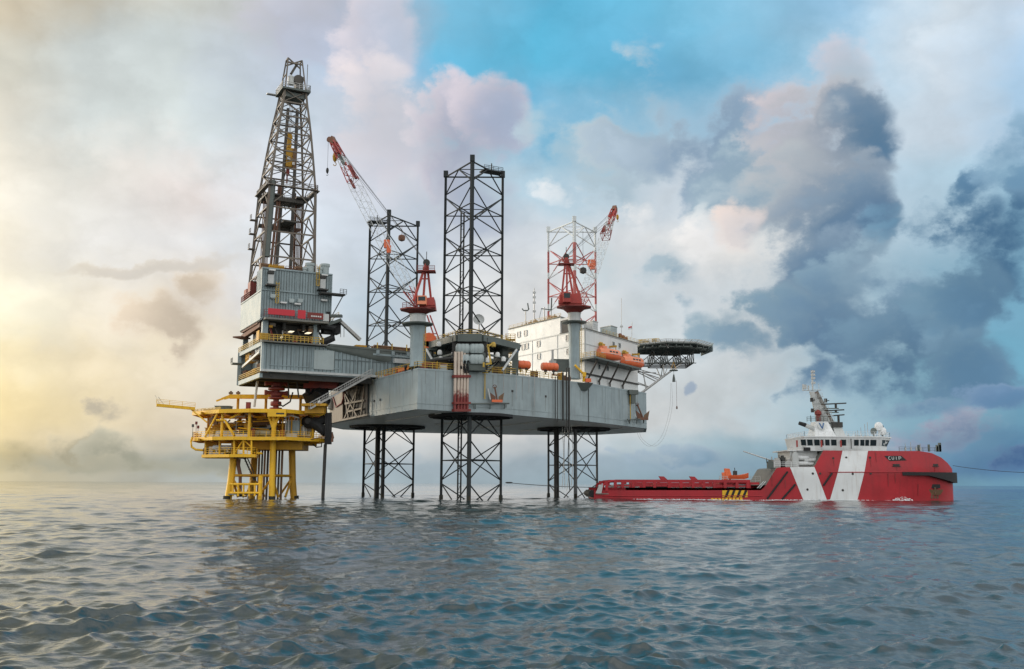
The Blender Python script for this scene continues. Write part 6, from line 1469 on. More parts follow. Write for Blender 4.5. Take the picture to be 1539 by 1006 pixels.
# stairs down to the boat landing
mb = MB(); a_, b_ = P(366, 684, 203), P(360, 712, 203); mb.tube([P(368, 690, 203), P(376, 708, 203), P(382, 722, 203)], .16, 6); mb.tube([P(372, 689, 203), P(380, 707, 203), P(384, 722, 203)], .12, 6)
for k in range(9): t = k / 8; mb.beam(lerp(P(366, 690, 203), P(380, 722, 203), t), lerp(P(370, 690, 203), P(384, 722, 203), t), .25, .08)
part(mb, 'landing_stair', M['dark'], wp)
mb = MB(); mb.box(P(361, 686, 203), (2.2, 1.6, 1.0)); mb.tube([P(359, 690, 203), P(358, 700, 203), P(361, 714, 203)], .4, 8); mb.bar(P(361, 712, 203), P(361, 747, 203), .34, 8); part(mb, 'sump_caisson', M['rust'], wp)
for py in (728, 741):
    mb = MB(); a_, b_, c_ = P(346, py, 201.5), P(391, py, 199.0), P(393, py, 206); mb.bar(a_, b_, .22, 8); mb.bar(b_, c_, .2, 8); part(mb, 'landing_rail', M['yellow'], wp)
for px in (350, 358, 366, 374.5, 383, 391):
    mb = MB(); t = (px - 346) / 45; Y = lerp(201.5, 199, t); mb.bar(P(px, 746, Y), P(px, 726, Y), .2 if px < 390 else .3, 8); part(mb, 'landing_fender', M['yellow'], wp)
mb = MB(); o = P(392, 715, 200); mb.bar(o, XY(o, -2), .42, 10); part(mb, 'landing_post', M['yellow'], wp)
mb = MB(); mb.box(P(368, 743, 203), (5.6, 4, .25)); part(mb, 'landing_grating', M['grating'], wp)
mb = MB(); a_ = P(445, 668, 206); mb.beam(a_, P(441, 681, 205.5), .25); mb.beam(P(455, 668, 207), P(476, 669, 207), .3, .5); part(mb, 'side_bracket', M['yellow_dark'], wp)
mb = MB(); o = P(470, 668, 206); mb.tube([o, o + V((.8, 0, -.6)), o + V((1.8, 0, -.5)), o + V((1.9, 0, .8))], .14, 6); part(mb, 'drain_pipe', M['dark'], wp)

# ------------------------------------------------------------------ gear between the platform and the rig's stern
root = thing('gangway', 'aluminium gangway sloping from the rig deck down to the yellow platform', 'gangway', P(465, 614, 200))
a_, b_ = P(465, 614.5, 200), P(558, 563.5, 206)
d = (b_ - a_).normalized(); nx = d.cross(Z).normalized()
for k in (0, 1):
    mb = MB(); o = nx * (-.6 + 1.2 * k); mb.beam(a_ + o, b_ + o, .16, .34); part(mb, 'stringer', M['steel'], root)
mb = MB()
for i in range(34): p = lerp(a_, b_, (i + .5) / 34); mb.beam(p - nx * .6, p + nx * .6, .3, .06)
part(mb, 'tread_lattice', M['grating'], root)
for k in (0, 1):
    mb = MB(); o = nx * (-.6 + 1.2 * k)
    mb.beam(a_ + o + Z * 1.15, b_ + o + Z * 1.15, .08); mb.beam(a_ + o + Z * .6, b_ + o + Z * .6, .06)
    for i in range(15): p = lerp(a_, b_, i / 14) + o; mb.beam(p, p + Z * 1.15, .07)
    part(mb, 'handrail', M['steel'], root)
mb = MB(); mb.box(P(473, 609, 201), (5.0, 2.2, .5)); mb.box(P(474, 616, 202), (4, 2, 1.6)); part(mb, 'landing_pad', M['yellow_dark'], root)
# grey-brown girder work at the stern end
root = thing('stern_outrigger', 'weathered grey-brown outrigger truss at the stern end of the hull', 'rig structure', PV(520, 633, N1, C1, 1))
SP = lambda x, y, off=.5: PV(x, y, N1, C1, off)
mb = MB(); q = [SP(498, 637, .35), SP(518, 632.5, .35), SP(518, 584, .35), SP(500, 590, .35)]; mb.hexa(q, [v - S * .0 - A * .5 for v in q]); part(mb, 'end_plate', M['derrick'], root)
mb = MB(); q = [SP(518.5, 632, .2), SP(553, 624.5, .2), SP(553, 572, .2), SP(518.5, 584, .2)]; mb.hexa(q, [v - A * .12 for v in q]); part(mb, 'back_plate', M['dark'], root)
mb = MB()
for (x0, y0), (x1, y1) in (((517, 586), (553, 574)), ((513, 632), (553, 623.5)), ((518, 590), (525, 630)), ((538, 580), (530, 628)), ((519, 607), (548, 602)), ((518, 630), (538, 584)), ((538, 627), (519, 592)), ((549, 576), (543, 625)), ((522, 619), (545, 614)), ((551, 574), (551, 624))): mb.beam(SP(x0, y0, .85), SP(x1, y1, .85), .38)
part(mb, 'truss', M['derrick'], root)
mb = MB(); mb.tube([SP(500, 596, 1), SP(505, 612, 1), SP(514, 606, 1), SP(518, 590, 1)], .18, 7); part(mb, 'slack_cable', M['oxide'], root)
mb = MB(); mb.lathe(SP(497.5, 605, 1.0), [(.05, -1.8), (.9, -1.5), (1.0, 1.2), (.05, 1.8)], 12); part(mb, 'float_tank', M['offwhite'], root)
# black bundled hoses
root = thing('hose_bundle', 'bulky black bundle of hoses hanging under the cantilever by the gangway', 'hose', P(480, 608, 208))
for k in range(9):
    mb = MB(); x = 463 + k * 3.2; y0 = 583 + 2 * math.sin(k * 1.7); y1 = 600 + 7 * math.sin(k * .9 + .3)
    mb.tube([P(x - 1, y0, 208 + k * .2), P(x - 3 * math.cos(k), (y0 + y1) / 2, 207.2), P(x + 1, y1, 208), P(x + 3, y1 - 6, 208.4)], .85, 8); part(mb, 'hose', M['black'], root)
mb = MB(); mb.tube([P(490, 578, 208), P(470, 582, 208), P(466, 590, 208)], .4, 7); mb.box(P(483, 579.5, 208.5), (7, 2.6, 1.4)); part(mb, 'hose_saddle', M['oxide'], root)
root = thing('dark_hose_reel', 'tall dark hose reel frame at the right edge of the yellow platform', 'hose reel', P(493, 668, 204))
mb = MB(); mb.hexa([P(489, 666, 203), P(497, 667, 203), P(497, 667, 205), P(489, 666, 205)], [P(487.5, 621, 203), P(499, 620, 203), P(499, 620, 205), P(487.5, 621, 205)]); 
part(mb, 'frame', M['dark'], root)
for k in range(4):
    mb = MB(); x = 489.5 + k * 2.4; mb.tube([P(x, 622, 202.8), P(x + .4, 640, 202.6), P(x - .2, 655, 202.7), P(x, 668, 203)], .25, 7); part(mb, 'hose', M['black'], root)
mb = MB(); mb.tube([P(498, 650, 203), P(500, 658, 203), P(497, 664, 203)], .3, 7); mb.box(P(498.5, 661, 203), (.6, .6, .9)); part(mb, 'valve', M['rust'], root)
root = thing('mooring_bag', 'sagging black rubber bag hanging between the yellow platform and the hose reel', 'bag', P(480, 645, 204))
mb = MB(); mb.tube([P(459, 632, 205), P(464, 636, 204.5), P(472, 636, 204), P(480, 641, 204), P(486, 648, 204), P(490, 640, 204)], 1.15, 9); mb.tube([P(470, 634, 204.5), P(480, 634, 204), P(489, 630, 204)], .95, 8); part(mb, 'bag_body', M['black'], root)
mb = MB(); mb.lathe(P(463, 633, 203.6), [(.05, -.5), (.62, -.45), (.7, 0), (.62, .45), (.05, .5)], 12, 0, (V((1, 0, 0)), Z, V((0, 1, 0)))); part(mb, 'end_cap', M['dark'], root)
o = P(489, 668, 204); mb = MB(); mb.bar(XY(o + V((-.2, 0, 0)), -3), o, .34, 10); mb.bar(o, P(490.5, 600, 204.4), .22, 8)
solo(mb, 'suction_pipe', M['dark'], 'single dark pipe dropping straight into the sea right of the yellow platform', 'pipe')
# ------------------------------------------------------------------ offshore supply ship
YS, YC, HB = 224.0, 232.5, 8.6                                    # starboard side; the ship lies along +X, bow to the right

def ydep(px):                                 # distance of the visible side: it curves in to the centre line at the bow
    u = min(1, max(0, (px - 1330) / 100)); return lerp(YS, YC, 1 - math.sqrt(max(0, 1 - u ** 2.4)))
def sx(px): return P(px, 729, ydep(px)).x
def szz(px, py): return P(px, py, ydep(px)).z
X0, X1 = sx(893), P(1430, 729, YC).x
ship = thing('supply_ship', 'red offshore supply ship with a white V stripe, lying to the right of the rig', 'ship', V(((X0 + X1) / 2, YC, -.5)))
zbul, zfc = szz(1000, 736), szz(1320, 677)
_tp = list(range(880, 1431, 2)); _tx = [P(p, 729, ydep(p)).x for p in _tp]
def half(t, f=0.0):
    """half breadth along the length; f = 0 at the waterline, 1 at the foredeck"""
    if t < .06: return HB * (.90 + .10 * t / .06)
    e = .70 + .10 * f
    if t < e: return HB
    u = (t - e) / (1 - e)
    return HB * math.sqrt(max(0, 1 - u ** (2.0 + .5 * f)))
def top_z(x):
    px = float(np.interp(x, _tx, _tp))
    pts = [(880, 738), (905, 737), (1143, 737), (1150, 731), (1168, 703), (1197, 702), (1224, 702), (1226, 700), (1241, 677), (1385, 678), (1402, 681), (1415, 688), (1424, 697), (1430, 707), (1440, 709)]
    for (a_, ya), (b_, yb) in zip(pts[:-1], pts[1:]):
        if px <= b_: return szz(px, lerp(ya, yb, min(1, max(0, (px - a_) / (b_ - a_)))))
    return szz(px, 709)
def stripe(x, z):
    px, py = proj(V((x, YS, z)))
    t = (py - 702) / (751 - 702); l, r_ = lerp(1188, 1206.6, t), lerp(1225, 1242, t)
    if l < px < r_: return 1
    t = (py - 677) / (750 - 677); l, r_ = lerp(1270.6, 1246.6, t), lerp(1309.4, 1287.7, t)
    return 1 if l < px < r_ else 0
# hull: rings across the ship, the red and white paint meets on real edges of the plating
zk = szz(1300, 709)                           # knuckle
def hull_rows(x): 
    zt = top_z(x); return [-2.2, -.6, .4, 1.2, 2.0, 2.6] + ([lerp(2.6, min(zk, zt), k / 4) for k in (1, 2, 3, 4)] if zt > 3.2 else [lerp(2.6, zt, k / 4) for k in (1, 2, 3, 4)]) + [lerp(min(zk, zt), zt, k / 3) for k in (1, 2, 3)]
Lh = X1 - X0
def side_y(x, z):
    t = min(1, max(0, (x - X0) / Lh)); f = min(1, max(0, z / zfc))
    y = half(t, f)
    if z > zk: y *= 1 - .13 * min(1, (z - zk) / (zfc - zk)) * min(1, max(0, (t - .5) * 6))
    return y
xs_px = sorted(set([893, 897, 905, 920, 940] + list(range(960, 1143, 14)) + list(range(1143, 1431, 4)) + [1428, 1429, 1429.6, 1430] + [1188, 1206.6, 1225, 1242, 1241, 1246.6, 1270.6, 1287.7, 1309.4]))
cols_ = [sx(p) for p in xs_px]
mb = MB(); nr = len(hull_rows(cols_[0]))
for sgn in (-1, 1):
    k0 = len(mb.v)
    for x in cols_:
        for z in hull_rows(x): mb.v.append(V((x, YC + sgn * side_y(x, z), z)))
    for i in range(len(cols_) - 1):
        for j in range(nr - 1):
            q = [k0 + i * nr + j, k0 + (i + 1) * nr + j, k0 + (i + 1) * nr + j + 1, k0 + i * nr + j + 1]
            c = sum((mb.v[v] for v in q), V()) / 4
            mb.f.append(q if sgn < 0 else q[::-1]); mb.m.append(0)
n2 = len(cols_) * nr
mb.f.append([j for j in range(nr)] + [n2 + j for j in range(nr)][::-1]); mb.m.append(0)
for i in range(len(cols_) - 1):              # decks close the top
    a_, b_ = i * nr + nr - 1, (i + 1) * nr + nr - 1
    if xs_px[i] >= 1150: mb.f.append([a_, b_, n2 + b_, n2 + a_]); mb.m.append(1)
shull = part(mb, 'hull', [M['shipred'], M['grating']], ship, smooth=32)
# white V: plates of paint 2 mm proud of the side
def paint_band(lt, lb, rt, rb, pyt, pyb, name='white_stripe'):
    mb = MB(); nz = 22
    for k in range(nz + 1):
        t = k / nz; py = lerp(pyt, pyb, t)
        for s_ in (0, .25, .5, .75, 1):
            px = lerp(lerp(lt, lb, t), lerp(rt, rb, t), s_); x = sx(px); z = szz(px, py); z = min(z, top_z(x) - .01)
            mb.v.append(V((x, YC - side_y(x, z) - .035, z)))
    for k in range(nz):
        for s_ in range(4): q = k * 5 + s_; mb.f.append([q, q + 1, q + 6, q + 5]); mb.m.append(0)
    part(mb, name, M['shipwhite'], ship)
paint_band(1188, 1207.8, 1225, 1243, 702, 756); paint_band(1270.6, 1244.7, 1309.4, 1286, 677.3, 756)
m2 = MB()
main_z = zbul - .9
mb = MB(); mb.hexa([V((X0 + .5, YC - HB + .3, main_z - .2)), V((sx(1165), YC - HB + .3, main_z - .2)), V((sx(1165), YC + HB - .3, main_z - .2)), V((X0 + .5, YC + HB - .3, main_z - .2))], [V((X0 + .5, YC - HB + .3, main_z)), V((sx(1165), YC - HB + .3, main_z)), V((sx(1165), YC + HB - .3, main_z)), V((X0 + .5, YC + HB - .3, main_z))]); part(mb, 'cargo_deck', M['grating'], ship)
def on_side(px, py, off=.05):
    x, z = sx(px), szz(px, py); return V((x, YC - side_y(x, z) - off, z))
# black rubbing bars and bow fender
for (x0, y0), (x1, y1) in (((1184, 709), (1152, 750)), ((1195, 728), (1174, 751)), ((1251, 711), (1237, 730))):
    mb = MB(); mb.tube([on_side(lerp(x0, x1, t), lerp(y0, y1, t), .12) for t in np.linspace(0, 1, 6).tolist()], .22, 6); part(mb, 'rubbing_bar', M['black'], ship)
mb = MB(); zf0, zf1 = szz(1400, 726), szz(1400, 710); pts = []
for px in list(range(1357, 1425, 4)) + [1426, 1428, 1429, 1429.7]:
    x = sx(px); pts.append((x, -side_y(x, zk)))
ring = pts + [(x, -y) for x, y in pts[::-1]]
b0, b1 = [], []
rows = []
for k, (x, y) in enumerate(ring):
    t = min(1, max(0, (x - sx(1357)) / (sx(1380) - sx(1357)))); t2 = min(1, max(0, (x - sx(1370)) / (sx(1426) - sx(1370)))); n_ = V((x - sx(1380), y * 1.2, 0)).normalized() * lerp(.15, .95, t)
    lo, hi = zf1 - lerp(.75, zf1 - zf0, max(0, (t2 - .35) / .65)), zf1
    rows.append([V((x, YC + y, lo)), V((x, YC + y, hi)), V((x, YC + y, hi)) + n_, V((x, YC + y, lo)) + n_])
mb.loft(rows); part(mb, 'bow_fender', M['black'], ship, 'heavy black rubber fender wrapped round the bow', smooth=30)
mb = MB()
for x0, x1, py in ((905, 1145, 745.5), (1246, 1356, 710)):
    mb.tube([on_side(px, py, .06) for px in np.linspace(x0, x1, 40).tolist()], .10, 5)
part(mb, 'side_strake', M['shipred'], ship)
mb = MB(); mb.box(V((X0 - .2, YC, 1.2)), (1.0, 15.0, 1.6)); mb.tube([V((X0 - .5, YC - 7.6, 1.2)), V((X0 - .5, YC + 7.6, 1.2))], .7, 8); part(mb, 'stern_roller', M['black'], ship)
mb = MB(); mb.hexa([V((X0 + .3, YC - HB + .2, main_z)), V((X0 + 1.6, YC - HB + .2, main_z)), V((X0 + 1.6, YC - HB + 1.4, main_z)), V((X0 + .3, YC - HB + 1.4, main_z))], [V((X0 + 1.2, YC - HB + .2, main_z + 1.9)), V((X0 + 2.0, YC - HB + .2, main_z + 1.9)), V((X0 + 2.0, YC - HB + 1.4, main_z + 1.9)), V((X0 + 1.2, YC - HB + 1.4, main_z + 1.9))]); part(mb, 'stern_quarter_plate', M['offwhite'], ship)
# port holes
for px, py in ((1222, 712), (1213, 736), (1233, 712), (1275, 688), (1282, 712.5), (1266, 737), (1311, 688), (1255, 689), (1309, 712)):
    p = on_side(px, py, .03); mb = MB(); mb.lathe(p, [(.02, -.02), (.24, -.02), (.27, .04), (.02, .05)], 12, 0, (V((1, 0, 0)), Z, V((0, -1, 0)))); part(mb, 'porthole', M['dark'], shull)
for px, py in ((1349, 699), (1405, 699)):
    mb = MB(); p = on_side(px, py, 0); mb.box(p, (1.5, .3, .42)); mb.box(p - Z * .32, (1.8, .5, .14)); part(mb, 'fairlead', M['dark'], ship)
mb = MB(); p = on_side(1404, 731, .0); mb.box(p, (2.4, .5, .9)); part(mb, 'anchor_pocket', M['black'], ship)
sh_a = thing('bow_anchor', 'rusty ship anchor housed in the pocket low on the ship bow', 'anchor', on_side(1404, 741, .3))
mb = MB(); p = on_side(1404, 738, .25); mb.beam(p + Z * .8, p - Z * .6, .35); part(mb, 'shank', M['rust'], sh_a)
mb = MB(); mb.hexa([p + V((-1.6, -.15, -.2)), p + V((1.6, -.15, -.2)), p + V((1.2, .1, -.9)), p + V((-1.2, .1, -.9))], [p + V((-1.8, -.3, .3)), p + V((1.8, -.3, .3)), p + V((.4, .0, -.2)), p + V((-.4, .0, -.2))]); part(mb, 'fluke', M['brown'], sh_a)
mb = MB()
for k in range(3): q = on_side(1404 + (k - 1) * 4, 744, .02); mb.box(q, (.5, .04, 1.6))
part(mb, 'rust_run', M['rust'], ship)
for px, py, h in ((1349, 701, 1.6), (1405, 701, 1.5), (1311, 689.5, 1.8), (1320, 680, 2.2), (1255, 690.5, 1.6), (1380, 728, 2.6), (1160, 715, 2.4), (1335, 712, 3.0), (1346, 712, 2.2), (1180, 722, 2.0)):
    q = [on_side(px - .9, py, .06), on_side(px + .9, py, .06)]; mb = MB(); y1 = py + h * 6.6; q += [on_side(px + .35, y1, .06), on_side(px - .35, y1, .06)]; mb.hexa(q, [v + V((0, -.012, 0)) for v in q]); part(mb, 'stain_run', M['shiprun'], shull)
# name plate: slanting dark letters with pale ones reversed out of them, as far as they can be read
mb = MB()
def glyph(mb, px, strokes, w=4.6, h=6.2, py=687.2, th=.22, off=.05):
    for x0, y0, x1, y1 in strokes:
        a_, b_ = on_side(px + x0 * w, py + (1 - y0) * h, off), on_side(px + x1 * w, py + (1 - y1) * h, off); mb.beam(a_, b_, .05, th, up=V((0, 1, 0))) if False else mb.bar(a_, b_, th * .5, 4)
pl_ = [on_side(x, y, .04) for x, y in ((1332.5, 685.2), (1358.5, 685.2), (1365.5, 692.2), (1340.0, 693.2))]
mb.hexa(pl_, [v + V((0, -.02, 0)) for v in pl_]); npl = part(mb, 'name_plate', M['black'], ship)
GL = {'C': [(.9, .95, .2, .95), (.2, .95, 0, .5), (0, .5, .2, .05), (.2, .05, .9, .05)], 'S': [(0, .9, .9, 1), (0, .9, .1, .5), (.1, .5, .9, .5), (.9, .5, .8, 0), (.8, 0, 0, .1)], 'E': [(0, 0, 0, 1), (0, 1, .9, 1), (0, .5, .7, .5), (0, 0, .9, 0)], 'I': [(.4, 0, .4, 1)], 'U': [(0, 1, .1, .1), (.1, .1, .8, .1), (.8, .1, .9, 1)], 'T': [(0, 1, 1, 1), (.5, 0, .5, 1)], 'P': [(0, 0, 0, 1), (0, 1, .9, .9), (.9, .9, .9, .5), (.9, .5, 0, .5)]}
mb = MB()
for k, ch in enumerate('CUIP'): glyph(mb, 1338.5 + k * 5.2, GL[ch], 3.4, 4.6, 686.6, .16, .10)
part(mb, 'name_lettering', M['offwhite'], npl)
# hazard panel and yellow lettering row above the waterline
hz0, hz1, hy0, hy1 = 1085, 1123, 737.2, 747.5
mb = MB(); q = [on_side(x, y, .05) for x, y in ((hz0, hy0), (hz1, hy0), (hz1, hy1), (hz0, hy1))]; mb.hexa(q, [v + V((0, -.03, 0)) for v in q]); hzp = part(mb, 'hazard_panel', M['yellow'], ship)
for k in range(4):
    mb = MB(); x = hz0 + 5.0 + k * 8.8; q = [on_side(a_, b_, .095) for a_, b_ in ((x + 2.4, hy0), (x + 6.4, hy0), (x + 2.0, hy1), (x - 2.0, hy1))]; mb.hexa(q, [v + V((0, -.02, 0)) for v in q]); part(mb, 'hazard_stripe', M['black'], hzp)
mb = MB()
for k in range(9):
    x = 1068 + k * 5.4; hh = 749.0 if k < 4 else 748.2; q = [on_side(a_, b_, .05) for a_, b_ in ((x, hh), (x + 3.8, hh), (x + 3.8, 752.4), (x, 752.4))]; mb.hexa(q, [v + V((0, -.03, 0)) for v in q])
part(mb, 'yellow_lettering', M['yellow'], ship)
# crash rail along the cargo deck
zr = szz(1000, 723.5)
for y_, nm in ((YC - HB + .5, 'near'), (YC + HB - .5, 'far')):
    mb = MB(); xa, xb = sx(910), sx(1128)
    mb.tube([V((X0 + 1.6, y_, zbul - .2)), V((X0 + 2.2, y_, zr - .7)), V((X0 + 3.6, y_, zr - .1)), V((xa + 2.5, y_, zr))], .3, 8)
    mb.beam(V((xa + 2.2, y_, zr)), V((xb, y_, zr + .1)), .55, .62); mb.beam(V((xa + 2.2, y_, (zr + zbul) / 2 - .1)), V((xb, y_, (zr + zbul) / 2 - .1)), .25, .3)
    part(mb, 'crash_rail', M['shipred'], ship)
    for px in (912, 925, 936, 952, 968, 984, 1006, 1024, 1042, 1058, 1074, 1090, 1108, 1124):
        mb = MB(); mb.box(V((sx(px), y_, (zbul + zr) / 2 - .2)), (.65, .7, zr - zbul + .5)); part(mb, 'rail_post', M['shipred'], ship)
mb = MB(); mb.wall(V((sx(958), YC + HB - 1.2, 0)), V((sx(1128), YC + HB - 1.2, 0)), main_z, zr - .3, .2); part(mb, 'far_bulwark', M['shipred'], ship)
for px in (999, 1045):
    mb = MB(); p = V((sx(px), YC - HB + .5, zr + .3)); mb.hexa([p + V((-.8, -.3, 0)), p + V((.7, -.3, 0)), p + V((.7, .3, 0)), p + V((-.8, .3, 0))], [p + V((-1.3, -.25, .8)), p + V((-.1, -.25, .75)), p + V((-.1, .25, .75)), p + V((-1.3, .25, .8))]); part(mb, 'rail_chock', M['shipred'], ship)
# superstructure above the hull
zdk = szz(1210, 702); zbr0, zbr1 = szz(1270, 676.5), szz(1270, 657.5)
mb = MB(); mb.box(V((sx(1216), YC, (zdk + zbr0) / 2)), (sx(1240) - sx(1198), 10.5, zbr0 - zdk)); mb.box(V((sx(1212), YC, zbr0 - .1)), (sx(1240) - sx(1193), 12.5, .25)); part(mb, 'aft_house', M['shipwhite'], ship)
for px, py, w, h in ((1212, 688, 2.8, 1.1), (1224, 691, 2.6, .9), (1212, 696.5, 2.6, 1.0), (1225, 697, 2.4, .7)):
    mb = MB(); p = V((sx(px), YC - 5.9, szz(px, py))); mb.lathe(p - V((w / 2, 0, 0)), [(.02, -.1), (h * .45, 0), (h * .5, .15), (h * .5, w - .15), (h * .45, w), (.02, w + .1)], 10, 0, (V((0, 1, 0)), Z, V((1, 0, 0)))); part(mb, 'raft_canister', M['shipwhite'], ship)
mb = MB(); mb.rail([V((sx(1166), YC - HB + .6, szz(1168, 702))), V((sx(1200), YC - HB + .6, zdk))], 1.1, 1.2, .05); mb.rail([V((sx(1196), YC - 6.2, zbr0)), V((sx(1238), YC - 6.2, zbr0))], 1.1, 1.3, .05); mb.rail([V((sx(1232), YC - HB + .9, zfc)), V((sx(1300), YC - HB + .9, zfc))], .9, 1.5, .04); part(mb, 'deck_rail', M['shipwhite'], ship)
for px, py, w, h, k in ((1162, 699, 1.2, 1.6, 'green'), (1173, 697, 2.0, 1.8, 'steel'), (1181, 696, 1.2, 2.6, 'dark'), (1190, 698, 1.6, 1.4, 'steel'), (1200, 693, 1.4, 3.4, 'offwhite'), (1236, 671.5, 1.6, 1.0, 'steel')):
    mb = MB(); p = V((sx(px), YC - 6.4, szz(px, py))); mb.box(p, (w, 1.2, h)); mb.box(p + Z * h * .5, (w * .5, .7, .8)); mb.bar(p + V((-w * .6, 0, h * .3)), p + V((-w * .6, 0, h * .3 + 1.0)), .12); part(mb, 'deck_machinery', M[k], ship)
# bridge with leaning windows all round
bx0, bx1 = P(1209, 665, YC - 7).x, P(1331, 665, YC - 4).x
hb = 7.3
zs0, zs1 = szz(1270, 670.5), szz(1270, 660.2)   # sill and head of windows
def bring(z, lean): 
    f = .8 * lean; return [V((bx0 - f * .3, YC - hb - f * .55, z)), V((bx1 - 2.2, YC - hb - f * .55, z)), V((bx1 + f, YC - hb * .62, z)), V((bx1 + f, YC + hb * .62, z)), V((bx1 - 2.2, YC + hb + f * .55, z)), V((bx0 - f * .3, YC + hb + f * .55, z))]
mb = MB(); mb.loft([bring(zbr0 - .2, 0), bring(zs0, 0), bring(zs1, 1), bring(zbr1, 1.15)]); brg = part(mb, 'bridge', M['shipwhite'], ship, smooth=0)
mb = MB(); r0_ = bring(zbr1 + .01, 1.5); mb.loft([r0_, bring(zbr1 + .3, 1.5)]); part(mb, 'bridge_roof', M['shipwhite'], ship, smooth=0)
a0, a1 = bring(zs0, 0)[0], bring(zs0, 0)[1]; c0, c1_ = bring(zs1, 1)[0], bring(zs1, 1)[1]
for l, r_ in ((1209, 1216.5), (1218.5, 1226.5), (1229, 1237), (1239, 1243), (1245.5, 1252), (1254.5, 1262.5), (1269, 1277), (1289, 1296), (1298.5, 1304.5), (1306, 1311.5), (1313.5, 1322.5)):
    tl, tr = (sx(l) - bx0) / (a1.x - bx0), (sx(r_) - bx0) / (a1.x - bx0)
    mb = MB(); q = [lerp(a0, a1, tl), lerp(a0, a1, tr), lerp(c0, c1_, tr), lerp(c0, c1_, tl)]; o = V((0, -.05, .0)); q = [lerp(q[0], q[3], .08) + o, lerp(q[1], q[2], .08) + o, lerp(q[1], q[2], .94) + o, lerp(q[0], q[3], .94) + o]
    mb.hexa(q, [v + V((0, .1, 0)) for v in q]); part(mb, 'bridge_window', M['glass'], brg)
for i in (1, 2):
    f0, f1, g0, g1 = bring(zs0, 0)[i], bring(zs0, 0)[i + 1], bring(zs1, 1)[i], bring(zs1, 1)[i + 1]
    for k in range(2 if i == 1 else 5):
        n_ = 2 if i == 1 else 5; ta, tb = (k + .1) / n_, (k + .9) / n_; o = V((.06, -.04 if i == 1 else 0, 0))
        q = [lerp(lerp(f0, f1, ta), lerp(g0, g1, ta), .08) + o, lerp(lerp(f0, f1, tb), lerp(g0, g1, tb), .08) + o, lerp(lerp(f0, f1, tb), lerp(g0, g1, tb), .94) + o, lerp(lerp(f0, f1, ta), lerp(g0, g1, ta), .94) + o]
        mb = MB(); mb.hexa(q, [v - V((.1, -.06, 0)) for v in q]); part(mb, 'bridge_window', M['glass'], brg)
mb = MB(); p = V((sx(1217), YC - 7.4, szz(1217, 675))); mb.box(p, (1.5, .2, .8)); part(mb, 'vent_grille', M['black'], ship)
for px, k in ((1238, 0), (1267.5, 0), (1283, 1), (1201, 0)):
    mb = MB(); p = V((sx(px), YC - hb - .75, szz(px, 667))); mb.box(p, (.35, .12, 1.5) if not k else (.16, .12, 2.2)); part(mb, 'lifebuoy_rack' if not k else 'pillar', M['redcrane'] if not k else M['dark'], ship)
mb = MB(); p0 = [V((x, YC + y, zbr1 + .3)) for x, y in ((bx0, -hb), (bx1 - 2, -hb), (bx1 + 1, -4), (bx1 + 1, 4), (bx1 - 2, hb), (bx0, hb), (bx0, -hb))]; mb.rail(p0, 1.0, 1.6, .04); part(mb, 'roof_rail', M['shipwhite'], ship)
# funnel with its emblem, leaning mast, radars
fz0 = zbr1 + .3
fx = lambda px: P(px, 640, YC).x
_szz = szz
def szz(px, py): return P(px, py, YC - 1).z
mb = MB(); mb.hexa([V((fx(1218), YC - 3.2, fz0)), V((fx(1250), YC - 3.0, fz0)), V((fx(1250), YC + 3.0, fz0)), V((fx(1218), YC + 3.2, fz0))], [V((fx(1222.5), YC - 1.9, szz(1230, 634))), V((fx(1241), YC - 1.7, szz(1230, 634))), V((fx(1241), YC + 1.7, szz(1230, 634))), V((fx(1222.5), YC + 1.9, szz(1230, 634)))]); part(mb, 'funnel', M['shipwhite'], ship, smooth=0)
ep = V((fx(1229.5), YC - 2.75, szz(1229.5, 640.5))); en = V((0, -1, .36)).normalized(); eu = V((0, .36, 1)).normalized()
mb = MB(); mb.lathe(ep, [(.02, .02), (.95, .02), (.95, .06), (.02, .07)], 20, 0, (V((1, 0, 0)), eu, en)); emb = part(mb, 'emblem_disc', M['offwhite'], ship)
mb = MB(); t_ = ep + en * .1
for sg in (-1, 1): mb.beam(t_ - eu * .75, t_ + eu * .62 + V((sg * .5, 0, 0)), .26, .06, up=en)
part(mb, 'emblem_mark', M['blue'], emb)
mb = MB(); mb.tube([V((fx(1222), YC - 1, szz(1222, 645))), V((fx(1212), YC - 1, szz(1212, 641))), V((fx(1209), YC - 1, szz(1209, 639.5)))], .5, 10); part(mb, 'exhaust_pipe', M['offwhite'], ship)
mb = MB(); mb.tube([V((fx(1209), YC - 1, szz(1209, 639.3))), V((fx(1199), YC - 1, szz(1199, 636)))], .5, 10, 0, .42); part(mb, 'exhaust_tip', M['black'], ship)
mast_b, mast_t = V((fx(1243), YC, szz(1243, 650))), V((fx(1222.5), YC, szz(1222, 588)))
mb = MB(); mb.loft([[V((c.x + dx * w, c.y + dy * w, c.z)) for dx, dy in ((-1, -.5), (1, -.5), (1, .5), (-1, .5))] for c, w in ((mast_b, 1.8), (lerp(mast_b, mast_t, .4), 1.25), (lerp(mast_b, mast_t, .75), .85), (mast_t, .6))]); part(mb, 'mast', M['offwhite'], ship)
mb = MB(); mb.beam(mast_b + V((2.1, -.4, .2)), mast_t + V((.9, -.2, 0)), .6, .8); part(mb, 'mast_ladder', M['derrick'], ship)
mb = MB(); tb = V((fx(1223.5), YC, szz(1223, 587)))
for s_ in (-1, 1): pass
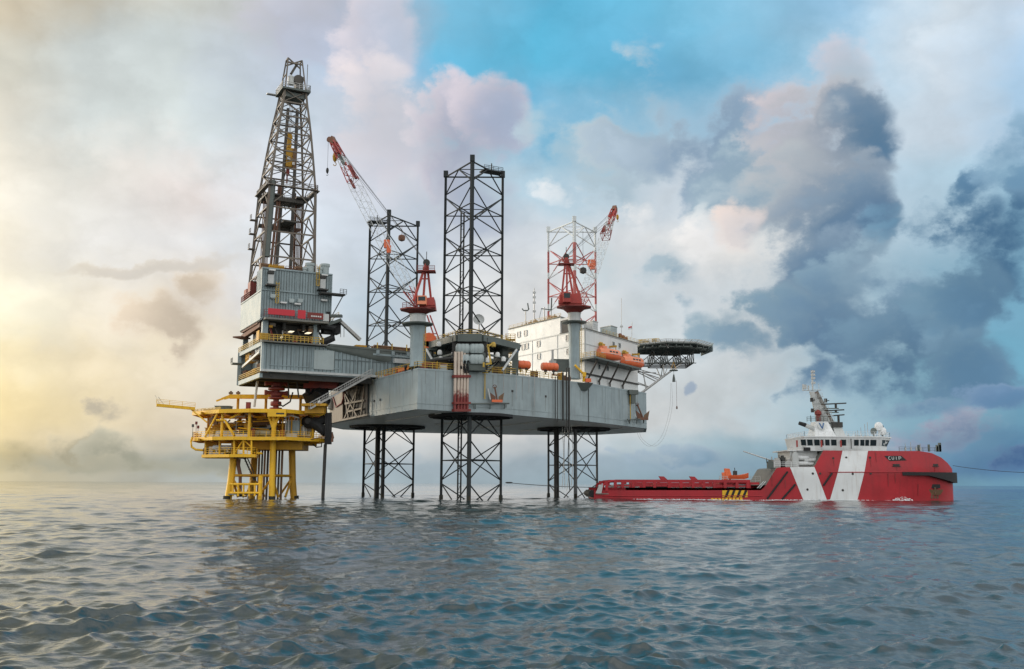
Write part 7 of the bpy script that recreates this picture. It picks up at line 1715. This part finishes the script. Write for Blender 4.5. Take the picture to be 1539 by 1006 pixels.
mb.beam(V((fx(1208.5), YC, tb.z + .1)), V((fx(1236), YC, tb.z + .2)), .5, .16); mb.bar(V((fx(1209), YC, tb.z)), V((fx(1209.5), YC, szz(1209, 577))), .2); mb.bar(V((fx(1217), YC, tb.z)), V((fx(1217.5), YC, szz(1217, 579))), .2); mb.box(V((fx(1211.5), YC, szz(1211, 581))), (.8, .6, 1.0)); mb.bar(V((fx(1233), YC, tb.z)), V((fx(1233), YC, szz(1233, 576))), .05); mb.beam(tb, V((fx(1224), YC, szz(1224, 556))), .3); 
for py in (558, 563, 568, 575): mb.box(V((fx(1225), YC, szz(1225, py))), (.85, .5, .5))
part(mb, 'mast_head', M['offwhite'], ship)
for x0, x1, py, ypost in ((1240, 1271.5, 606.6, 614), (1243, 1268, 616.5, 620), (1250, 1268, 624, 636)):
    mb = MB(); mb.beam(V((fx(x0), YC - .8, szz(x0, py + 1))), V((fx(x1), YC - .8, szz(x1, py - .5))), .35, .28); xm = (x0 + x1) / 2; mb.bar(V((fx(xm), YC - .8, szz(xm, py))), V((fx(xm), YC - .8, szz(xm, ypost))), .28); part(mb, 'radar_scanner', M['dark'], ship)
    mb = MB(); mb.beam(V((fx(1236 + (py - 606) * .3), YC - .6, szz(1236, ypost))), V((fx(xm + 4), YC - .8, szz(xm, ypost))), .5, .2); part(mb, 'radar_platform', M['green'], ship)
for px, py in ((1220, 601), (1220.5, 617), (1241, 602)):
    mb = MB(); mb.box(V((fx(px), YC - .7, szz(px, py))), (.6, .5, .9)); mb.beam(V((fx(px), YC - .7, szz(px, py))), V((fx(px + 6), YC - .4, szz(px, py))), .16); part(mb, 'mast_lamp', M['dark'], ship)
mb = MB(); c = V((fx(1228), YC - 1.2, szz(1228, 627))); mb.lathe(c, [(.05, -1.4), (.55, -1.0), (.5, .4), (.8, .6), (.75, 1.2), (.3, 1.6), (.05, 1.7)], 12); part(mb, 'searchlight', M['oxide'], ship)
mb = MB(); mb.rail([V((fx(1209), YC - 2.2, szz(1215, 634.5))), V((fx(1240), YC - 2.2, szz(1240, 634.5)))], 1.1, 1.0, .05); mb.bar(V((fx(1215), YC - 2, szz(1215, 635))), V((fx(1215), YC - 2, szz(1215, 625))), .08); part(mb, 'funnel_rail', M['green'], ship)
mb = MB(); mb.hexa([V((fx(1250), YC - 2.4, fz0)), V((fx(1266), YC - 2.4, fz0)), V((fx(1266), YC + 2.4, fz0)), V((fx(1250), YC + 2.4, fz0))], [V((fx(1247.5), YC - 1.8, szz(1250, 636))), V((fx(1259), YC - 1.8, szz(1255, 636))), V((fx(1259), YC + 1.8, szz(1255, 636))), V((fx(1247.5), YC + 1.8, szz(1250, 636)))]); 
part(mb, 'vent_trunk', M['offwhite'], ship)
mb = MB(); mb.box(V((fx(1254), YC - 2.0, szz(1254, 639))), (2.4, .7, 1.2)); part(mb, 'trunk_louvre', M['dark'], ship)
# domes and aerials on the bridge roof
for px, py, r_, k in ((1317, 641, .95, 'shipwhite'), (1309, 648, .7, 'green'), (1322.5, 648, .85, 'shipwhite'), (1322, 641.5, .35, 'dark')):
    mb = MB(); c = V((fx(px), YC - 1.5, szz(px, py))); mb.lathe(c, [(.02, -r_ * 1.2), (r_ * .8, -r_ * 1.0), (r_, -.2), (r_ * .92, r_ * .4), (r_ * .6, r_ * .85), (.02, r_ * 1.05)], 14); mb.bar(XY(c, zbr1), c, .18, 6); part(mb, 'radome', M[k], ship)
for px, y0 in ((1270, 652), (1284, 647), (1289, 643), (1295, 638), (1299, 635), (1281, 650), (1345, 668), (1353, 666), (1361, 671), (1367, 668)):
    mb = MB(); yb = YC - 2 if px < 1335 else YC - 5.5; z0 = zbr1 if px < 1335 else zfc; mb.bar(V((fx(px), yb, z0)), V((fx(px), yb, szz(px, y0))), .06, 5); mb.box(V((fx(px), yb, z0 + .4)), (.3, .3, .7)); part(mb, 'aerial', M['steel'], ship)
for px, w, h in ((1367, .35, 1.5), (1382, .3, 1.6), (1394, .3, 1.2), (1396, 1.0, 1.5), (1398, .5, 2.0)):
    mb = MB(); mb.box(V((fx(px), YC - 4.5, zfc + h / 2 - .1)), (w, .6, h)); part(mb, 'bow_bollard', M['green'], ship)
mb = MB(); mb.rail([V((fx(1335), YC - 5.8, zfc - .1)), V((fx(1400), YC - 4.2, zfc - .2))], 1.0, 1.5, .04); part(mb, 'bow_rail', M['green'], ship)
szz = _szz
# stern deck crane arm
mb = MB(); a_, b_ = V((fx(1164), YC - 5, szz(1164, 697))), V((fx(1108.5), YC - 5, szz(1108, 677.5))); mb.bar(a_, b_, .2, 8, r2=.12); mb.box(a_ + V((1, 0, -.8)), (2.0, 1.2, 2.2)); mb.lathe(V((fx(1151), YC - 6, szz(1151, 702.5))), [(.05, -.5), (.75, -.45), (.8, 0), (.75, .45), (.05, .5)], 12, 0, (V((1, 0, 0)), Z, V((0, 1, 0)))); mb.box(V((fx(1154), YC - 6, szz(1153, 709))), (1.6, 1.0, 1.6)); part(mb, 'deck_crane', M['offwhite'], ship)
mb = MB(); xa, xb = sx(1083), sx(1143); zp = szz(1110, 725); mb.box(V(((xa + xb) / 2, YC - 4.2, zp - .25)), (xb - xa, 6.5, .5)); mb.beam(V((sx(1127), YC - 7.2, main_z)), V((sx(1127), YC - 7.2, zp)), .8, .8); mb.beam(V((sx(1090), YC - 7.2, main_z)), V((sx(1090), YC - 7.2, zp)), .7, .7); part(mb, 'boat_platform', M['shipred'], ship)
mb = MB(); mb.rail([V((xa, YC - 7.3, zp)), V((sx(1095), YC - 7.3, zp))], 1.3, 1.0, .06); mb.rail([V((sx(1130), YC - 7.3, zp)), V((sx(1145), YC - 7.3, zp))], 1.3, 1.2, .04); part(mb, 'platform_rail', M['steel'], ship)
mb = MB(); mb.beam(V((sx(1094), YC - 6, zp)), V((sx(1093), YC - 6, szz(1093, 710))), 1.2, 1.0); mb.hexa([V((sx(1094), YC - 6.6, szz(1094, 719))), V((sx(1104), YC - 6.6, szz(1104, 719))), V((sx(1104), YC - 5.4, szz(1104, 719))), V((sx(1094), YC - 5.4, szz(1094, 719)))], [V((sx(1093), YC - 6.6, szz(1094, 704))), V((sx(1100), YC - 6.6, szz(1104, 704.5))), V((sx(1100), YC - 5.4, szz(1104, 704.5))), V((sx(1093), YC - 5.4, szz(1094, 704)))]); part(mb, 'boat_davit', M['orange'], ship)
mb = MB(); mb.bar(V((sx(1136), YC - 7.9, szz(1136, 737))), V((sx(1149), YC - 7.9, szz(1149, 724))), .12); mb.bar(V((sx(1139), YC - 7.9, szz(1139, 738))), V((sx(1152), YC - 7.9, szz(1152, 724))), .12); part(mb, 'side_ladder', M['offwhite'], ship)
rg9 = random.Random(9)
for k in range(16):
    px = rg9.uniform(930, 1080); h = rg9.uniform(.8, 2.0); w = rg9.uniform(.8, 3.2); o = V((sx(px), YC + rg9.uniform(-4.6, 3), main_z)); mb = MB()
    if k % 2: mb.box(o + Z * h / 2, (w, 1.6, h)); mb.box(o + Z * h, (w * 1.1, 1.7, .15))
    else:
        for dx in (-.5, 0, .5): mb.beam(o + V((dx * w, -.6, 0)), o + V((dx * w, -.6, h)), .18)
        mb.beam(o + V((-.5 * w, -.6, h)), o + V((.5 * w, -.6, h)), .2); mb.beam(o + V((-.5 * w, -.6, h * .5)), o + V((.5 * w, -.6, h * .5)), .14)
    part(mb, 'cargo_frame' if k % 2 == 0 else 'deck_fitting', M[rg9.choice(['shipred', 'shipred', 'offwhite', 'dark', 'steel', 'brown'])], ship)
for k in range(5):
    t = .25 + .15 * k; c = lerp(mast_b, mast_t, t); w = lerp(3.2, 1.6, t); mb = MB(); mb.beam(c + V((-w * .5, -1.0, 0)), c + V((w, -1.0, .1)), .16, .12); mb.rail([c + V((-w * .3, -1.3, .05)), c + V((w * .8, -1.3, .1))], .9, .7, .035); part(mb, 'mast_gallery', M['offwhite'], ship)
# rescue boat on its platform
rb = thing('rescue_boat', 'small orange rescue boat on the platform over the hazard stripes of the ship', 'boat', V((sx(1115), YC - 6, zp)))
bz = szz(1115, 718)
mb = MB(); rings = []
for t in (0, .1, .4, .7, .88, 1.0):
    x = lerp(sx(1100), sx(1129.5), t); w = 1.15 * (1 - max(0, (t - .5) / .5) ** 2.2 * .96); up_ = .55 * max(0, (t - .4) / .6) ** 1.6
    rings.append([V((x, YC - 6 - w, bz + .55 + up_)), V((x, YC - 6 - w * .9, bz + up_ * .9)), V((x, YC - 6 - w * .3, bz - .62 + up_ * 1.1)), V((x, YC - 6 + w * .3, bz - .62 + up_ * 1.1)), V((x, YC - 6 + w * .9, bz + up_ * .9)), V((x, YC - 6 + w, bz + .55 + up_))])
mb.loft(rings); part(mb, 'boat_hull', M['orange'], rb)
mb = MB(); mb.box(V((sx(1109), YC - 6, bz + 1.0)), (.8, .8, 1.0)); mb.bar(V((sx(1109), YC - 6, bz + 1)), V((sx(1108.5), YC - 6, bz + 2.2)), .08); part(mb, 'console', M['dark'], rb)
mb = MB(); mb.box(V((sx(1113), YC - 6, zp + .35)), (3.6, 1.6, .7)); part(mb, 'cradle', M['offwhite'], rb)
# cargo on deck seen through the rail
for k, (px, w, h, m_, lab, nm, cat) in enumerate(((938, 2.6, 1.9, 'offwhite', 'pale cargo box on the ship cargo deck nearest the stern', 'cargo_box', 'box'), (918, 1.6, 1.5, 'steel', 'low grey winch box at the extreme stern of the ship deck', 'winch_box', 'winch'), (958, 1.2, 1.6, 'shipwhite', 'small white deck locker behind the red crash rail', 'deck_locker', 'locker'), (990, 5.6, 1.4, 'dark', 'long dark cargo skid on the ship deck', 'cargo_skid', 'cargo'), (1018, 3.6, 1.2, 'offwhite', 'low grey cargo skid in the middle of the ship deck', 'cargo_skid', 'cargo'), (1050, 4.0, 1.3, 'brown', 'rust-brown cargo skid right of the middle of the ship deck', 'cargo_skid', 'cargo'), (1070, 1.2, 1.5, 'shipwhite', 'narrow white locker left of the hazard stripes', 'deck_locker', 'locker'), (1117, 2.8, 1.9, 'shipwhite', 'rounded white container above the right half of the hazard stripes', 'container', 'container'), (1102, 3.2, 1.4, 'offwhite', 'pale container above the left half of the hazard stripes', 'container', 'container'))):
    o = V((sx(px), YC - 5.6, main_z)); root = thing(nm, lab, cat, o)
    mb = MB(); mb.box(o + Z * h / 2, (w, 2, h)); 
    for t in (-.48, 0, .48): mb.box(o + V((w * t, -1.03, h / 2)), (.12, .12, h))
    part(mb, 'case', M[m_], root)
    mb = MB(); mb.box(o + Z * (h + .08), (w * 1.05, 2.1, .16)); part(mb, 'lid', M['steel'] if m_ != 'dark' else M['dark'], root)
# lines
def rope(pts, r_, label, nm='mooring_line', cat='rope', mat='dark'):
    mb = MB(); mb.tube(pts, r_, 6); solo(mb, nm, M[mat], label, cat)
a_, b_ = P(761, 725.4, 207), V((X0 + 1.0, YC - 7.8, 2.6)); rope([lerp(a_, b_, t) - Z * (1.1 * 4 * t * (1 - t) * .22) for t in np.linspace(0, 1, 14).tolist()], .07, 'taut dark mooring line from the middle leg to the stern of the ship')
mb = MB(); mb.lathe(P(765, 725.7, 208), [(.02, -.8), (.16, -.5), (.16, .5), (.02, .8)], 8, 0, (Z, V((0, 1, 0)), V((1, 0, 0)))); solo(mb, 'line_float', M['dark'], 'small dark float on the mooring line close to the middle leg', 'float')
a_, b_ = P(1432, 700, YC), P(1600, 711, 212); rope([lerp(a_, b_, t) - Z * (.55 * 4 * t * (1 - t)) for t in np.linspace(0, 1, 16).tolist()], .06, 'thin dark bow line running from the ship out to the right')

# white water thrown up where the swell meets the hull
def spray(px0, px1, h, n, y_, label):
    mb = MB(); rg = random.Random(int(px0))
    for k in range(n):
        t = rg.random(); x = lerp(sx(px0), sx(px1), t); env = math.sin(math.pi * t) ** .7
        z = -.1 + h * env * rg.random() ** 1.6; r_ = rg.uniform(.025, .095) * (1.2 - .5 * z / max(h, .1))
        c = V((x + rg.uniform(-.3, .3), y_ - rg.uniform(.1, 1.3), z))
        rr = [[c + V((math.cos(a_ + q) * r_ * w * 1.6, math.sin(a_) * r_ * w, r_ * dz)) for a_ in np.linspace(0, 2 * math.pi, 7)[:-1].tolist()] for w, dz, q in ((.15, -.8, 0), (.9, -.35, .3), (1, .3, .1), (.2, .9, .5))]
        mb.loft(rr)
    o = solo(mb, 'spray', M['foam'], label, 'spray', kind='stuff')
m, N_, L_, b_ = new_mat('white_water'); b_.inputs['Base Color'].default_value = (.74, .78, .79, 1); b_.inputs['Roughness'].default_value = .8; M['foam'] = m
spray(1338, 1368, .95, 260, YC - HB, 'burst of white water against the ship side just behind the bow')
spray(1135, 1330, .30, 800, YC - HB, 'broken line of white wash along the forward half of the ship side')
spray(900, 1130, .26, 700, YC - HB, 'broken line of white wash along the cargo deck half of the ship side')
# ------------------------------------------------------------------ sea last: foam where hulls and legs cut the water
FOAM_LINES = [(sx(980), YC - HB - .3, sx(990), YC - HB - .5, 1.5, .95), (sx(1140), YC - HB - .2, sx(1250), YC - HB - .6, 1.2, .62), (sx(1338), YC - HB - .2, sx(1365), YC - HB - 1.2, 2.6, 1.15), (sx(1395), YC - 6.8, sx(1434), YC - .5, 1.2, .65), (X0 - 8, YC - 7, X0 + 2, YC - HB - .5, 2.0, .6), (X0 - 1, YC - HB, sx(1140), YC - HB - .3, .9, .5)]
for ch in (ch_mid, ch_far, ch_bow):
    for c in ch: FOAM_LINES.append((c.x - .6, c.y - .6, c.x + .6, c.y - .6, 1.1, .62))
for f in feet: FOAM_LINES.append((f.x - 1, f.y - 1, f.x + 1, f.y - 1, 1.5, .6))
sea = build_sea()
